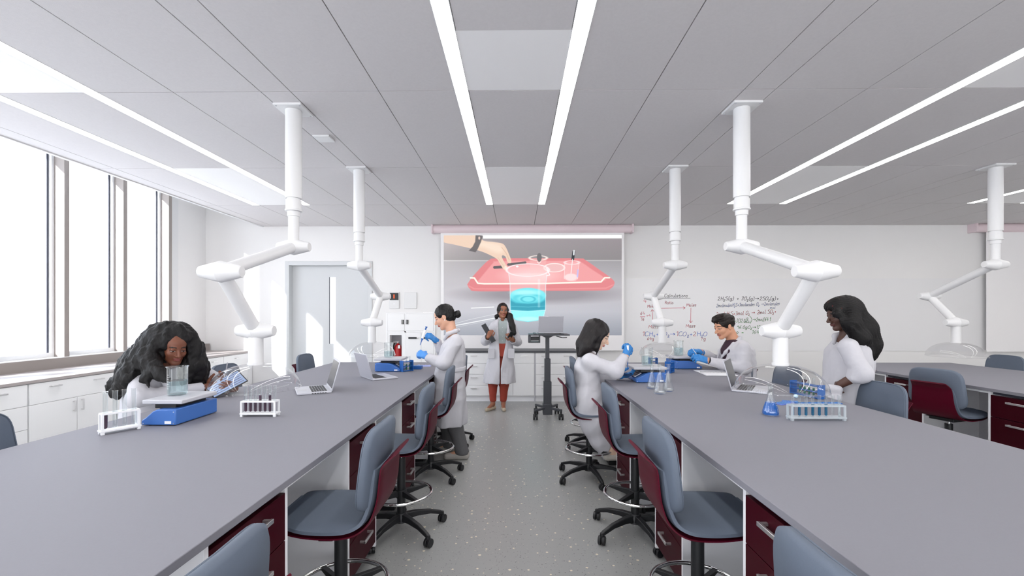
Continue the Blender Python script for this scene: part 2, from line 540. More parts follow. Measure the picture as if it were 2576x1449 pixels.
xq = lx(1060.5)
hz = EYE - (850 - HY) * 8.0 / FPX
leaf(xm + 0.012, xq, 0.05, zm - 0.012, lx(1039), hz, 1)
leaf(xq, wd - 0.03, 0.05, zm - 0.012, lx(1072), hz, 1)
# extinguisher
cx = (at_y(1001, 880, BACK + 0.14)).x
o = thing('fire_extinguisher', 'red fire extinguisher standing in the niche of the white cupboard', 'fire extinguisher', (cx, BACK + 0.15, nz0))
ztop = EYE - (868 - HY) * 8.1 / FPX - nz0
MB().lathe([(0.06, 0), (0.068, 0.01), (0.068, ztop - 0.05), (0.055, ztop - 0.01), (0.025, ztop + 0.015), (0.018, ztop + 0.03)], M['red'], n=28).build('cylinder', o)
q = MB().cyl((0, 0, ztop + 0.03), (0, 0, ztop + 0.055), 0.02, M['silver'], 16)
q.box(-0.09, 0.02, -0.012, 0.012, ztop + 0.06, ztop + 0.068, M['silver']).box(-0.085, 0.02, -0.012, 0.012, ztop + 0.04, ztop + 0.048, M['silver'])
q.build('valve_lever', o, 0.002)
pts = [(0.0, 0, ztop + 0.045), (-0.06, 0.0, ztop + 0.04), (-0.085, 0, ztop - 0.02), (-0.082, 0, ztop - 0.16), (-0.08, 0, ztop - 0.26)]
MB().tube(pts, 0.011, M['black'], 10).build('hose', o)
MB().box(0.02, 0.06, -0.085, -0.082, ztop - 0.06, ztop + 0.0, M['paper']).build('inspection_tag', o)

# outdoors
struct(MB().box(-220, -6.5, -120, 220, -8.2, -8, M['ground_out']).build('ground_outside', smooth=False))
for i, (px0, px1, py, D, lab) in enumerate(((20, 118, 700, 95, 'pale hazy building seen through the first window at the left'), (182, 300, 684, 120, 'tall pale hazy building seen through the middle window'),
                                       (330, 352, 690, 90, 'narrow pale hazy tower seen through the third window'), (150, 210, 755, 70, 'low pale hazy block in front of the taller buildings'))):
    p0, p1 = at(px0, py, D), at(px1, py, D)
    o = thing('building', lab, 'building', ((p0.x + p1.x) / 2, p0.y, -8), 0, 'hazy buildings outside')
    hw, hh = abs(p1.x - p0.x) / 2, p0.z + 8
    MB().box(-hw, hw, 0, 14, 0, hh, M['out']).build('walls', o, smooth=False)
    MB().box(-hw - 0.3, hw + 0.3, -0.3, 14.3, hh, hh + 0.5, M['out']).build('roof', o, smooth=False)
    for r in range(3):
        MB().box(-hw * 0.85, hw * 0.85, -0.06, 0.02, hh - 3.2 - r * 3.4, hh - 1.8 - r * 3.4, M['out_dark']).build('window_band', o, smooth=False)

# ---------------------------------------------------------------- light
wd_ = bpy.data.worlds.new('sky')
SC.world = wd_
wd_.use_nodes = True
nt = wd_.node_tree
bg = nt.nodes['Background']
tc = nt.nodes.new('ShaderNodeTexCoord')
sp = nt.nodes.new('ShaderNodeSeparateXYZ')
nt.links.new(tc.outputs['Generated'], sp.inputs[0])
rmp = nt.nodes.new('ShaderNodeValToRGB')
rmp.color_ramp.elements[0].position = 0.02
rmp.color_ramp.elements[0].color = (1, 0.99, 0.985, 1)
rmp.color_ramp.elements[1].position = 0.5
rmp.color_ramp.elements[1].color = (0.74, 0.85, 1.0, 1)
nt.links.new(sp.outputs['Z'], rmp.inputs[0])
nt.links.new(rmp.outputs[0], bg.inputs['Color'])
bg.inputs['Strength'].default_value = 4.0
sun = bpy.data.lights.new('sun', 'SUN')
sun.energy = 11
sun.angle = math.radians(0.9)
sun.color = (1.0, 0.985, 0.96)
so = bpy.data.objects.new('sun', sun)
COL.objects.link(so)
so.rotation_euler = Vector((0.63, 1.0, -0.63)).to_track_quat('-Z', 'Y').to_euler()
SC.view_settings.view_transform = 'Standard'
SC.view_settings.look = 'None'
SC.view_settings.gamma = 1
SC.view_settings.use_curve_mapping = False
SC.view_settings.exposure = 0.15
SC.cycles.max_bounces = 10
SC.cycles.diffuse_bounces = 6
SC.cycles.transparent_max_bounces = 24
SC.cycles.sample_clamp_indirect = 8
# ---------------------------------------------------------------- lab benches
BZ = 0.86
def handle(parent, name, p, axis, out, ln=0.11, m='silver'):
    """square bar pull: p centre on the face, axis 'x'/'y' the bar runs along, out the outward unit vector"""
    q = MB()
    ox, oy = out
    for s in (-1, 1):
        cx, cy = p[0] + (s * (ln / 2 - 0.006) if axis == 'x' else 0), p[1] + (s * (ln / 2 - 0.006) if axis == 'y' else 0)
        a, c = (cx - 0.006, cx + 0.006) if axis == 'x' else (min(cx, cx + ox * 0.032), max(cx, cx + ox * 0.032))
        e, f = (cy - 0.006, cy + 0.006) if axis == 'y' else (min(cy, cy + oy * 0.032), max(cy, cy + oy * 0.032))
        q.box(a, c, e, f, p[2] - 0.006, p[2] + 0.006, M[m])
    if axis == 'y':
        q.box(min(p[0] + ox * 0.024, p[0] + ox * 0.034), max(p[0] + ox * 0.024, p[0] + ox * 0.034), p[1] - ln / 2, p[1] + ln / 2, p[2] - 0.0075, p[2] + 0.0075, M[m])
    else:
        q.box(p[0] - ln / 2, p[0] + ln / 2, min(p[1] + oy * 0.024, p[1] + oy * 0.034), max(p[1] + oy * 0.024, p[1] + oy * 0.034), p[2] - 0.0075, p[2] + 0.0075, M[m])
    return q.build(name, parent, 0.0015)
def drawer_cabinet(label, x, yc, w, out, group):
    """burgundy three-drawer pedestal with a white carcass; front face at x, facing out (+1 or -1 along x)"""
    o = thing('drawer_cabinet', label, 'cabinet', (x, yc, 0), 0 if out > 0 else PI, group)
    h = w / 2
    D, Z0, Z1 = 0.52, 0.09, 0.832
    c = MB()
    c.box(-D, 0.0, -h, -h + 0.018, Z0 - 0.03, Z1, M['white_lam']).box(-D, 0.0, h - 0.018, h, Z0 - 0.03, Z1, M['white_lam'])
    c.box(-D, -0.01, -h + 0.018, h - 0.018, Z0 - 0.015, Z0, M['white_lam']).box(-D, -0.02, -h + 0.018, h - 0.018, Z1 - 0.02, Z1, M['gasket']).box(-D, -D + 0.015, -h + 0.018, h - 0.018, Z0, Z1, M['white_lam'])
    c.box(-D + 0.05, -0.06, -h + 0.03, h - 0.03, 0, Z0, M['black'])
    c.build('carcass', o, 0.001)
    for z0, z1, zh in ((0.632, 0.805, 0.765), (0.285, 0.628, 0.59), (0.092, 0.281, 0.225)):
        d = MB().box(-0.018, 0.001, -h + 0.0195, h - 0.0195, z0, z1, M['burgundy']).build('drawer', o, 0.0015)
        handle(d, 'drawer_handle', (0.001, 0.0, zh), 'y', (1, 0), 0.13)
    return o
def bench(side, x0, x1, y0, y1, aisle, units, word):
    o = thing('lab_bench', 'long grey-topped ' + word, 'bench', ((x0 + x1) / 2, (y0 + y1) / 2, 0))
    cx, cy = o.location.x, o.location.y
    def B(a, b, c, d, e, f, m):
        return MB().box(a - cx, b - cx, c - cy, d - cy, e, f, M[m])
    B(x0, x1, y0, y1, BZ - 0.026, BZ, 'worktop').build('worktop', o, 0.002)
    xf = x1 - 0.02 if aisle > 0 else x0 + 0.02
    for (a, c, lab) in units:
        drawer_cabinet(lab, xf, (a + c) / 2, c - a, aisle, 'burgundy drawer cabinets under the ' + word)
    xc = (x0 + x1) / 2
    B(xc - 0.012, xc + 0.012, y0 + 0.1, y1 - 0.06, 0.0, BZ - 0.026, 'white_lam').build('spine_panel', o, 0.001)
    ends = [c for a, c, _ in units] + [y1 - 0.05]
    for (a, c, lab), nx in zip(units, [u[0] for u in units[1:]] + [y1 - 0.05]):
        B(min(xf, xf - aisle * 0.02), max(xf, xf - aisle * 0.02), c, nx, BZ - 0.045, BZ - 0.026, 'white_lam').build('rail', o, 0.001)
    B(x0 + 0.05, x1 - 0.05, y1 - 0.05, y1 - 0.03, 0, BZ - 0.026, 'white_lam').build('end_panel', o, 0.001)
UY = [(0.18, 0.62), (1.195, 1.635), (2.225, 2.672), (3.25, 3.692), (4.265, 4.71)]
ordn = ['first', 'second', 'third', 'fourth', 'fifth']
bench('L', -2.29, -0.832, -0.6, 5.55, 1, [(a, c, 'burgundy drawer cabinet under the bench left of the aisle, %s from the front' % w) for (a, c), w in zip(UY[1:], ordn)], 'bench left of the aisle')
bench('R', 0.812, 2.25, -0.6, 5.55, -1, [(a, c, 'burgundy drawer cabinet under the bench right of the aisle, %s from the front' % w) for (a, c), w in zip(UY[1:], ordn)], 'bench right of the aisle')
bench('F', 3.84, 5.38, 0.6, 5.55, -1, [(a - 0.03, c - 0.03, 'burgundy drawer cabinet under the far right bench, %s' % w) for (a, c), w in zip(UY[3:], ['beside the stool seen from behind', 'next to the woman with braids'])], 'far right bench')

# ---------------------------------------------------------------- counters along the walls
def lab_unit(label, origin, rz, w, rows, group, H, D=0.55):
    """white base cabinet, front face on the local +x side; rows: (kind, z0, z1, [handle y...])"""
    o = thing('base_cabinet', label, 'cabinet', origin, rz, group)
    h = w / 2
    MB().box(-D, -0.018, -h, h, 0.09, H, M['lab_white']).box(-D, -0.06, -h, h, 0, 0.09, M['white_lam']).build('carcass', o, smooth=False)
    for kind, z0, z1, a, c, hs in rows:
        d = MB().box(-0.018, 0, a + 0.003, c - 0.003, z0 + 0.002, z1 - 0.002, M['lab_white']).build('cabinet_door' if kind == 'door' else 'drawer', o, 0.002)
        for y, z, up in hs:
            if up:
                q = MB()
                q.box(0, 0.028, y - 0.005, y + 0.005, z - 0.055, z - 0.045, M['silver']).box(0, 0.028, y - 0.005, y + 0.005, z + 0.045, z + 0.055, M['silver']).box(0.022, 0.032, y - 0.007, y + 0.007, z - 0.06, z + 0.06, M['silver'])
                q.build('door_handle', d, 0.0015)
            else:
                handle(d, 'drawer_handle', (0, y, z), 'y', (1, 0), 0.105)
    return o
def drawers(h, zs, hy, drop=0.06):
    return [('drawer', z0, z1, -h, h, [(y, z1 - drop, False) for y in hy]) for z0, z1 in zip(zs[:-1], zs[1:])]
CX, CZT = -4.79, 0.8075
o = MB().box(-5.655, CX, 1.0, 7.975, CZT - 0.03, CZT, M['counter']).build('window_counter', None, 0.003)
tag(o, 'pale counter top running under the windows', 'worktop')
H = CZT - 0.031
lu = [(2.30, 3.30, 'd', 'nearest the camera, under the first window'), (3.306, 4.290, 'd', 'with drawers at the far left of the photo'), (4.303, 5.255, 'b', 'with a wide top drawer over double doors'),
      (5.261, 6.22, 'b', 'behind the woman with big curly hair'), (6.226, 7.19, 'd', 'right of the woman with big curly hair'), (7.196, 7.85, 'd', 'narrow one at the back corner')]
for a, c, k, lab in lu:
    h = (c - a) / 2
    if k == 'd':
        rows = drawers(h, [0.1, 0.33, 0.56, H - 0.005], [-h / 2, h / 2] if h > 0.4 else [0])
    else:
        rows = [('drawer', 0.56, H - 0.005, -h, h, [(-h / 2, 0.72, False), (h / 2, 0.72, False)]),
                ('door', 0.1, 0.56, -h, 0, [(-0.045, 0.47, True)]), ('door', 0.1, 0.56, 0, h, [(0.045, 0.47, True)])]
    lab_unit('white base cabinet under the window counter, ' + lab, (CX - 0.012, (a + c) / 2, 0), 0, c - a, rows, 'white cabinets under the windows', H)
o = MB().box(-5.5, CX - 0.012, 7.853, 7.975, 0.0, H, M['lab_white']).build('filler_board', None, 0.002)
tag(o, 'white filler panel closing the window counter at the back corner', 'panel')

# counter on the back wall below the projection screen
YF = 7.37
kx = lambda px: at_y(px, 900, YF).x
BX0, BX1 = kx(1143), kx(1452)
o = MB().box(BX0 - 0.02, BX1 + 0.02, YF - 0.02, BACK - 0.012, 0.825, 0.855, M['blackm']).build('back_counter', None, 0.003)
tag(o, 'dark slim counter top below the projection screen', 'worktop')
zr = [0.105, 0.278, 0.46, 0.645, 0.82]
def back_unit(lab, p0, p1, kind):
    a, c = kx(p0), kx(p1)
    h = (c - a) / 2
    X = (a + c) / 2
    if kind == 'one':
        rows = drawers(h, zr, [0.0], 0.05)
    elif kind == 'two':
        rows = drawers(h, zr, [-h * 0.55, h * 0.55], 0.05)
    else:
        rows = [('drawer', zr[3], zr[4], -h, h, [(-h / 2, zr[4] - 0.05, False), (h / 2, zr[4] - 0.05, False)]), ('door', zr[0], zr[3], -h, 0, []), ('door', zr[0], zr[3], 0, h, [])]
    lab_unit(lab, (X, YF, 0), -PI / 2, c - a, rows, 'white cabinets below the screen', 0.824, 0.58)
back_unit('white four-drawer cabinet below the screen, left of the standing presenter', 1148, 1236, 'one')
back_unit('white cabinet with wide drawer over two doors behind the presenter', 1236.5, 1344, 'doors')
back_unit('white four-drawer cabinet below the screen, behind the laptop cart', 1347.5, 1449, 'two')
o = MB().box(kx(1344.2), kx(1347.3), YF + 0.006, BACK - 0.02, 0.0, 0.824, M['scale_grey']).build('filler_board', None)
tag(o, 'grey filler strip between two white cabinets behind the laptop cart', 'panel')

# ---------------------------------------------------------------- stools
def catmull(P, n):
    P = [np.array(p, float) for p in P]
    out = []
    for i in range(len(P) - 1):
        p0, p1, p2, p3 = P[max(i - 1, 0)], P[i], P[i + 1], P[min(i + 2, len(P) - 1)]
        for k in range(n):
            t = k / n
            out.append(0.5 * ((2 * p1) + (-p0 + p2) * t + (2 * p0 - 5 * p1 + 4 * p2 - p3) * t * t + (-p0 + 3 * p1 - 3 * p2 + p3) * t ** 3))
    out.append(P[-1])
    return out
def sheet(mb, prof, thick, m, nw=14, off=0.0, dish=0.0):
    """curved sheet swept over a side profile (u, z, half width), thickened along its normal"""
    pr = catmull(prof, 6)
    rows = []
    for i, p in enumerate(pr):
        a, c = pr[max(i - 1, 0)], pr[min(i + 1, len(pr) - 1)]
        t = np.array([c[0] - a[0], c[1] - a[1]])
        t /= np.linalg.norm(t) + 1e-9
        nrm = np.array([-t[1], t[0]])
        rows.append((p, nrm))
    v, f = [], []
    N = nw + 1
    for lay in (0, 1):
        for p, nrm in rows:
            for j in range(N):
                s = -1 + 2 * j / nw
                edge = 1 - max(0, abs(s) - 0.82) / 0.18 * 0.55
                th = off + (thick * (0.5 + 0.5 * edge) if lay else thick * (0.5 - 0.5 * edge)) + dish * s * s
                v.append((p[0] + nrm[0] * th, s * p[2], p[1] + nrm[1] * th))
    R = len(rows)
    idx = lambda l, i, j: l * R * N + i * N + j
    for i in range(R - 1):
        for j in range(nw):
            f.append((idx(0, i, j), idx(0, i + 1, j), idx(0, i + 1, j + 1), idx(0, i, j + 1)))
            f.append((idx(1, i, j), idx(1, i, j + 1), idx(1, i + 1, j + 1), idx(1, i + 1, j)))
        for j in (0, nw):
            q = (idx(0, i, j), idx(1, i, j), idx(1, i + 1, j), idx(0, i + 1, j))
            f.append(q if j == 0 else q[::-1])
    for i in (0, R - 1):
        for j in range(nw):
            q = (idx(0, i, j), idx(0, i, j + 1), idx(1, i, j + 1), idx(1, i, j))
            f.append(q if i == 0 else q[::-1])
    mb.add(v, f, m)
def make_stool():
    o = thing('drafting_stool', 'stool', 'stool')
    shell = [(-0.225, 0.592, 0.10), (-0.19, 0.578, 0.165), (-0.08, 0.566, 0.196), (0.05, 0.562, 0.2), (0.13, 0.572, 0.187), (0.183, 0.612, 0.168), (0.212, 0.69, 0.156), (0.221, 0.765, 0.150), (0.225, 0.812, 0.146), (0.235, 0.838, 0.142), (0.272, 0.872, 0.128)]
    q = MB()
    sheet(q, shell, 0.013, M['burg_shell'])
    q.build('seat_shell', o, sharp=50)
    pad = [(-0.232, 0.598, 0.085), (-0.205, 0.586, 0.155), (-0.09, 0.572, 0.205), (0.05, 0.568, 0.211), (0.13, 0.578, 0.196), (0.178, 0.612, 0.174), (0.206, 0.69, 0.160), (0.215, 0.765, 0.152), (0.218, 0.822, 0.138)]
    q = MB()
    sheet(q, pad, 0.03, M['grey_uph'], off=0.013)
    q.build('seat', o, sharp=50)
    # back cushion: rounded slab, curved and leaning back
    q = MB()
    n, rings = 40, 5
    v, f = [], []
    def outline(k, sc):
        t = 2 * PI * k / n
        c, s_ = math.cos(t), math.sin(t)
        e = 0.42
        y = 0.205 * abs(c) ** e * (1 if c > 0 else -1) * sc
        z = 0.168 * abs(s_) ** e * (1 if s_ > 0 else -1) * sc
        y *= 1 - 0.07 * (z / 0.168)
        return y, z
    def surf(y, z, w):
        u = 0.168 + (z + 0.168) * 0.085 - 0.5 * y * y + w
        return (u, y, 0.825 + z)
    layers = [(0.0, 0.018), (0.5, 0.019), (0.93, 0.017), (1.0, 0.008), (1.0, -0.008), (0.93, -0.017), (0.5, -0.019), (0.0, -0.018)]
    for sc, wv in layers:
        for k in range(n):
            y, z = outline(k, max(sc, 0.02))
            v.append(surf(y, z, wv))
    for l in range(len(layers) - 1):
        for k in range(n):
            f.append((l * n + k, l * n + (k + 1) % n, (l + 1) * n + (k + 1) % n, (l + 1) * n + k))
    f += [tuple(range(n))[::-1], tuple((len(layers) - 1) * n + k for k in range(n))]
    q.add(v, f, M['grey_uph'])
    bk = q.build('backrest', o, sharp=60)
    pts = []
    for k in range(n):
        y, z = outline(k, 0.985)
        pts.append(surf(y, z, -0.0125))
    MB().tube(pts, 0.0028, M['grey_uph'], 6, closed=True).build('piping', bk)
    MB().box(-0.1, 0.1, -0.09, 0.09, 0.535, 0.562, M['black']).box(-0.03, 0.03, -0.16, -0.09, 0.54, 0.548, M['black']).build('tilt_mechanism', o, 0.006)
    q = MB().cyl((0, 0, 0.45), (0, 0, 0.54), 0.014, M['chrome'], 16)
    q.build('gas_lift', o)
    q = MB().cyl((0, 0, 0.09), (0, 0, 0.5), 0.0275, M['black'], 24)
    q.build('column', o)
    q = MB()
    pts = [(0.2 * math.cos(2 * PI * k / 40), 0.2 * math.sin(2 * PI * k / 40), 0.265) for k in range(40)]
    q.tube(pts, 0.0105, M['chrome'], 10, closed=True)
    ring = q.build('foot_ring', o)
    q = MB().cyl((0, 0, 0.235), (0, 0, 0.29), 0.036, M['black'], 20)
    for k in range(4):
        a = PI / 4 + k * PI / 2
        q.X = Matrix.Rotation(a, 4, 'Z')
        q.prism([(0.03, 0.245), (0.2, 0.257), (0.2, 0.272), (0.03, 0.285)], -0.012, 0.012, M['black'], 'y')
    q.X = Matrix.Identity(4)
    q.build('ring_bracket', ring, 0.002)
    MB().lathe([(0.032, 0.07), (0.046, 0.075), (0.044, 0.115), (0.032, 0.135)], M['black'], n=28).build('base_hub', o)
    for k in range(5):
        a = math.radians(31 + 72 * k)
        q = MB()
        q.X = Matrix.Rotation(a, 4, 'Z')
        st = [(0.02, 0.118, 0.026, 0.034), (0.1, 0.118, 0.023, 0.026), (0.2, 0.104, 0.019, 0.02), (0.28, 0.078, 0.016, 0.018), (0.3, 0.066, 0.014, 0.014)]
        v, f = [], []
        for u, z, hw, hh in st:
            v += [(u, -hw, z - hh), (u, hw, z - hh), (u, hw * 0.7, z + hh * 0.3), (u, -hw * 0.7, z + hh * 0.3)]
        for i in range(len(st) - 1):
            for j in range(4):
                f.append((i * 4 + j, i * 4 + (j + 1) % 4, i * 4 + 4 + (j + 1) % 4, i * 4 + 4 + j))
        f += [(0, 1, 2, 3), tuple(len(v) - 4 + j for j in (3, 2, 1, 0))]
        q.add(v, f, M['black'])
        lg = q.build('leg', o, 0.004)
        q = MB()
        q.X = Matrix.Rotation(a, 4, 'Z') @ Matrix.Translation((0.292, 0, 0)) @ Matrix.Rotation(0.6 + k * 1.1, 4, 'Z')
        q.cyl((0, 0, 0.05), (0, 0, 0.075), 0.012, M['black'], 12)
        q.cyl((0, 0.004, 0.028), (0, 0.022, 0.028), 0.0275, M['black'], 20).cyl((0, -0.022, 0.028), (0, -0.004, 0.028), 0.0275, M['black'], 20)
        q.box(-0.008, 0.012, -0.006, 0.006, 0.028, 0.06, M['black'])
        q.build('caster', lg, 0.003)
    return o
stool = make_stool()
used = []
GL, GR, GO = 'grey and burgundy stools in the aisle', 'grey and burgundy stools in the aisle', 'grey and burgundy stools outside the aisle'
for Y, w in ((0.86, 'cut off by the bottom edge, nearest the camera'), (1.94, 'whole seat in view, second from the camera'), (2.96, 'third from the camera'), (3.98, 'in front of the standing woman with the pipette'), (5.0, 'last one, behind the standing woman with the pipette')):
    place(stool, used, (-0.775, Y, 0), 0, 'left aisle stool, grey and burgundy, ' + w, GL)
for Y, w in ((0.86, 'cut off by the bottom edge, nearest the camera'), (1.94, 'whole seat in view, second from the camera'), (2.96, 'third from the camera'), (3.95, 'that the woman with long straight hair sits on'), (4.9, 'last one, behind the seated woman with long straight hair')):
    place(stool, used, ({3.95: 0.645, 4.9: 0.80}.get(Y, 0.79), Y, 0), PI, 'right aisle stool, grey and burgundy, ' + w, GR)
def outer(px, py, zt, xb, rz, lab):
    p = at_x(px, py, xb)
    place(stool, used, (xb - 0.19 * math.cos(rz), p.y - 0.19 * math.sin(rz), 0), rz, lab, GO)
place(stool, used, (-2.34, 1.97, 0), PI, 'grey and burgundy stool at the far left edge of the photo', GO)
outer(562, 918, 0, -2.76, PI, 'grey and burgundy stool behind the hand of the woman with big curly hair')
outer(764, 893, 0, -2.52, PI, 'grey and burgundy stool with back showing above the far end of the left bench')
outer(2226, 967, 0, 2.53, 0, 'grey and burgundy stool in front of the woman with braids')
outer(1986, 925, 0, 2.5, 0, 'grey and burgundy stool seen through the clear extraction hood on the right bench')
place(stool, used, (3.80, 3.93, 0), -2.85, 'grey and burgundy stool seen from behind at the far right bench', GO)
outer(2533, 895, 0, 5.63, 0, 'grey and burgundy stool beyond the far right bench')

# ---------------------------------------------------------------- extraction arms
def make_arm(label, x, y, dirn, J1, J2, J3, dz, flip):
    """ceiling column, two swinging arms in the plane x = const, clear dome; J* are (offset along y, z)"""
    o = thing('extraction_arm', label, 'extraction arm', (x, y, 0), 0, 'white ceiling extraction arms')
    P = [Vector((0, dirn * j[0], j[1])) for j in (J1, J2, J3)]
    q = MB().box(-0.107, 0.107, -0.107, 0.107, CEIL - 0.018, CEIL, M['white_metal'])
    pl = q.build('mounting_plate', o, 0.003)
    for sx in (-1, 1):
        for sy in (-1, 1):
            MB().cyl((sx * 0.09, sy * 0.09, CEIL - 0.021), (sx * 0.09, sy * 0.09, CEIL - 0.017), 0.006, M['scale_grey'], 12).build('screw', pl)
    MB().cyl((0, 0, 2.36), (0, 0, CEIL - 0.018), 0.06, M['white_metal'], 40).build('column', o, 0.002)
    q = MB().lathe([(0.05, 2.335), (0.057, 2.345), (0.057, 2.275), (0.062, 2.272), (0.062, 2.262), (0.046, 2.258), (0.046, 2.222), (0.038, 2.22)][::-1], M['white_metal'], n=40, caps=False)
    q.cyl((0, 0, 2.33), (0, 0, 2.365), 0.05, M['white_metal'], 32)
    q.build('collar', o, sharp=30)
    MB().cyl((0, 0, P[0].z), (0, 0, 2.24), 0.0385, M['white_metal'], 36).build('drop_tube', o)
    for p in P:
        q = MB().lathe([(0.031, -0.125), (0.034, -0.122), (0.064, 0), (0.034, 0.122), (0.031, 0.125)], M['white_metal'], (p.x, p.y, p.z), 32, True, 'x')
        q.build('joint', o, sharp=14)
    for a, c in ((P[0], P[1]), (P[1], P[2])):
        s1, s2 = (1, 1)
        off = Vector((0.0, 0, 0))
        d = (c - a).normalized()
        q = MB().cyl(a, c, 0.0405, M['white_metal'], 36)
        q.ball(a, 0.0405, M['white_metal'], 14).ball(c, 0.0405, M['white_metal'], 14)
        q.build('arm_tube', o)
    e = P[2]
    q = MB().cyl((e.x, e.y, dz), (e.x, e.y, e.z), 0.0455, M['white_metal'], 36).lathe([(0.05, dz - 0.004), (0.05, dz + 0.012)], M['white_metal'], (e.x, e.y, 0), 32)
    q.build('hood_pipe', o)
    R, hh = 0.272, 0.162
    prof = []
    for k in range(15):
        t = k / 14
        r = 0.046 + (R - 0.046) * math.sin(t * PI / 2 * 0.96) / math.sin(PI / 2 * 0.96)
        z = dz - hh * (1 - math.cos(t * PI / 2 * 0.96)) / (1 - math.cos(PI / 2 * 0.96))
        prof.append((r, z))
    q = MB().lathe(prof, M['dome'], (e.x, e.y, 0), 72, caps=False)
    ho = q.build('hood', o, sharp=80)
    q = MB().tube([(e.x + R * math.cos(2 * PI * k / 72), e.y + R * math.sin(2 * PI * k / 72), dz - hh) for k in range(72)], 0.0028, M['dome'], 8, closed=True)
    q.build('hood_rim', ho)
    return o
fr = ((0, 1.985), (0.845, 1.71), (0.5, 1.352))
bk_ = ((0, 2.0), (0.765, 1.69), (0.43, 1.362))
make_arm('white ceiling extraction arm over the left bench, nearest the camera, with clear dome', -1.735, 3.42, -1, *fr, 1.13, 1)
make_arm('white ceiling extraction arm over the right bench, nearest the camera, with clear dome', 1.73, 3.42, -1, *fr, 1.13, 1)
make_arm('white ceiling extraction arm over the far end of the left bench', -1.735, 4.85, 1, *bk_, 1.13, 1)
make_arm('white ceiling extraction arm over the far end of the right bench', 1.73, 4.85, 1, *bk_, 1.13, 1)
make_arm('white ceiling extraction arm over the far right bench', 5.17, 4.83, 1, *bk_, 1.13, 1)

# ---------------------------------------------------------------- laptop cart
p = at(1377, 1049, 6.29)
o = thing('laptop_cart', 'charcoal standing laptop cart on casters beside the presenter', 'cart', (p.x, p.y, 0))
D = M['blackm']
pz = EYE - (843 - HY) * 6.29 / FPX
q = MB().prism([(-0.27, -0.19), (0.29, -0.19), (0.3, -0.17), (0.3, 0.17), (0.28, 0.19), (-0.25, 0.19), (-0.27, 0.17)], pz, pz + 0.018, D)
q.box(-0.2, -0.16, -0.19, 0.19, pz + 0.018, pz + 0.03, D).box(0.18, 0.22, -0.19, 0.19, pz + 0.018, pz + 0.03, D)
q.build('platform', o, 0.004)
q = MB().box(-0.275, -0.11, -0.17, 0.0, pz - 0.1, pz - 0.085, D).box(-0.275, -0.24, -0.17, 0.0, pz - 0.085, pz, D).box(-0.125, -0.11, -0.17, 0, pz - 0.085, pz, D).box(-0.24, -0.125, -0.16, -0.01, pz - 0.07, pz - 0.02, M['black'])
q.build('tray_bin', o, 0.003)
q = MB().prism([(-0.1, pz), (-0.03, pz - 0.035), (0.03, pz - 0.035), (0.1, pz)], -0.06, 0.06, D, 'y')
q.build('platform_bracket', o, 0.003)
MB().tube([(0.12, -0.1, pz - 0.01), (0.2, -0.14, pz - 0.03), (0.26, -0.16, pz - 0.025)], 0.006, M['black'], 8).build('lift_lever', o)
za, zb_ = EYE - (902 - HY) * 6.29 / FPX, EYE - (959 - HY) * 6.29 / FPX
MB().box(-0.027, 0.027, -0.03, 0.03, za, pz - 0.03, D).build('upper_column', o, 0.004)
MB().box(-0.042, 0.042, -0.045, 0.045, zb_, za, D).build('middle_column', o, 0.004)
MB().box(-0.055, 0.055, -0.058, 0.058, 0.13, zb_, D).build('lower_column', o, 0.004)
MB().box(-0.066, 0.066, -0.07, 0.07, 0.045, 0.19, D).build('base_block', o, 0.006)
for sx in (-1, 1):
    for sy in (-1, 1):
        q = MB().prism([(0.0, -0.02), (0.2, -0.015), (0.2, 0.015), (0.0, 0.02)], 0.118, 0.148, D)
        ang = math.atan2(sy * (0.2 if sy < 0 else 0.26), sx * 0.2)
        q.v = [tuple(Matrix.Rotation(ang, 4, 'Z') @ Vector((x * 1.3, y, z))) for x, y, z in q.v]
        lg = q.build('leg', o, 0.004)
        e = Vector((1.25 * 0.2 * math.cos(ang), 1.25 * 0.2 * math.sin(ang), 0))
        q = MB().cyl((e.x, e.y, 0.06), (e.x, e.y, 0.125), 0.014, M['black'], 12)
        for s in (-0.02, 0.02):
            q.cyl((e.x + s - 0.012, e.y, 0.042), (e.x + s + 0.012, e.y, 0.042), 0.041, M['black'], 22)
        q.box(e.x - 0.008, e.x + 0.008, e.y - 0.02, e.y + 0.02, 0.04, 0.09, M['black'])
        q.build('caster', lg, 0.003)
CART = (p.x, p.y, pz + 0.0305)

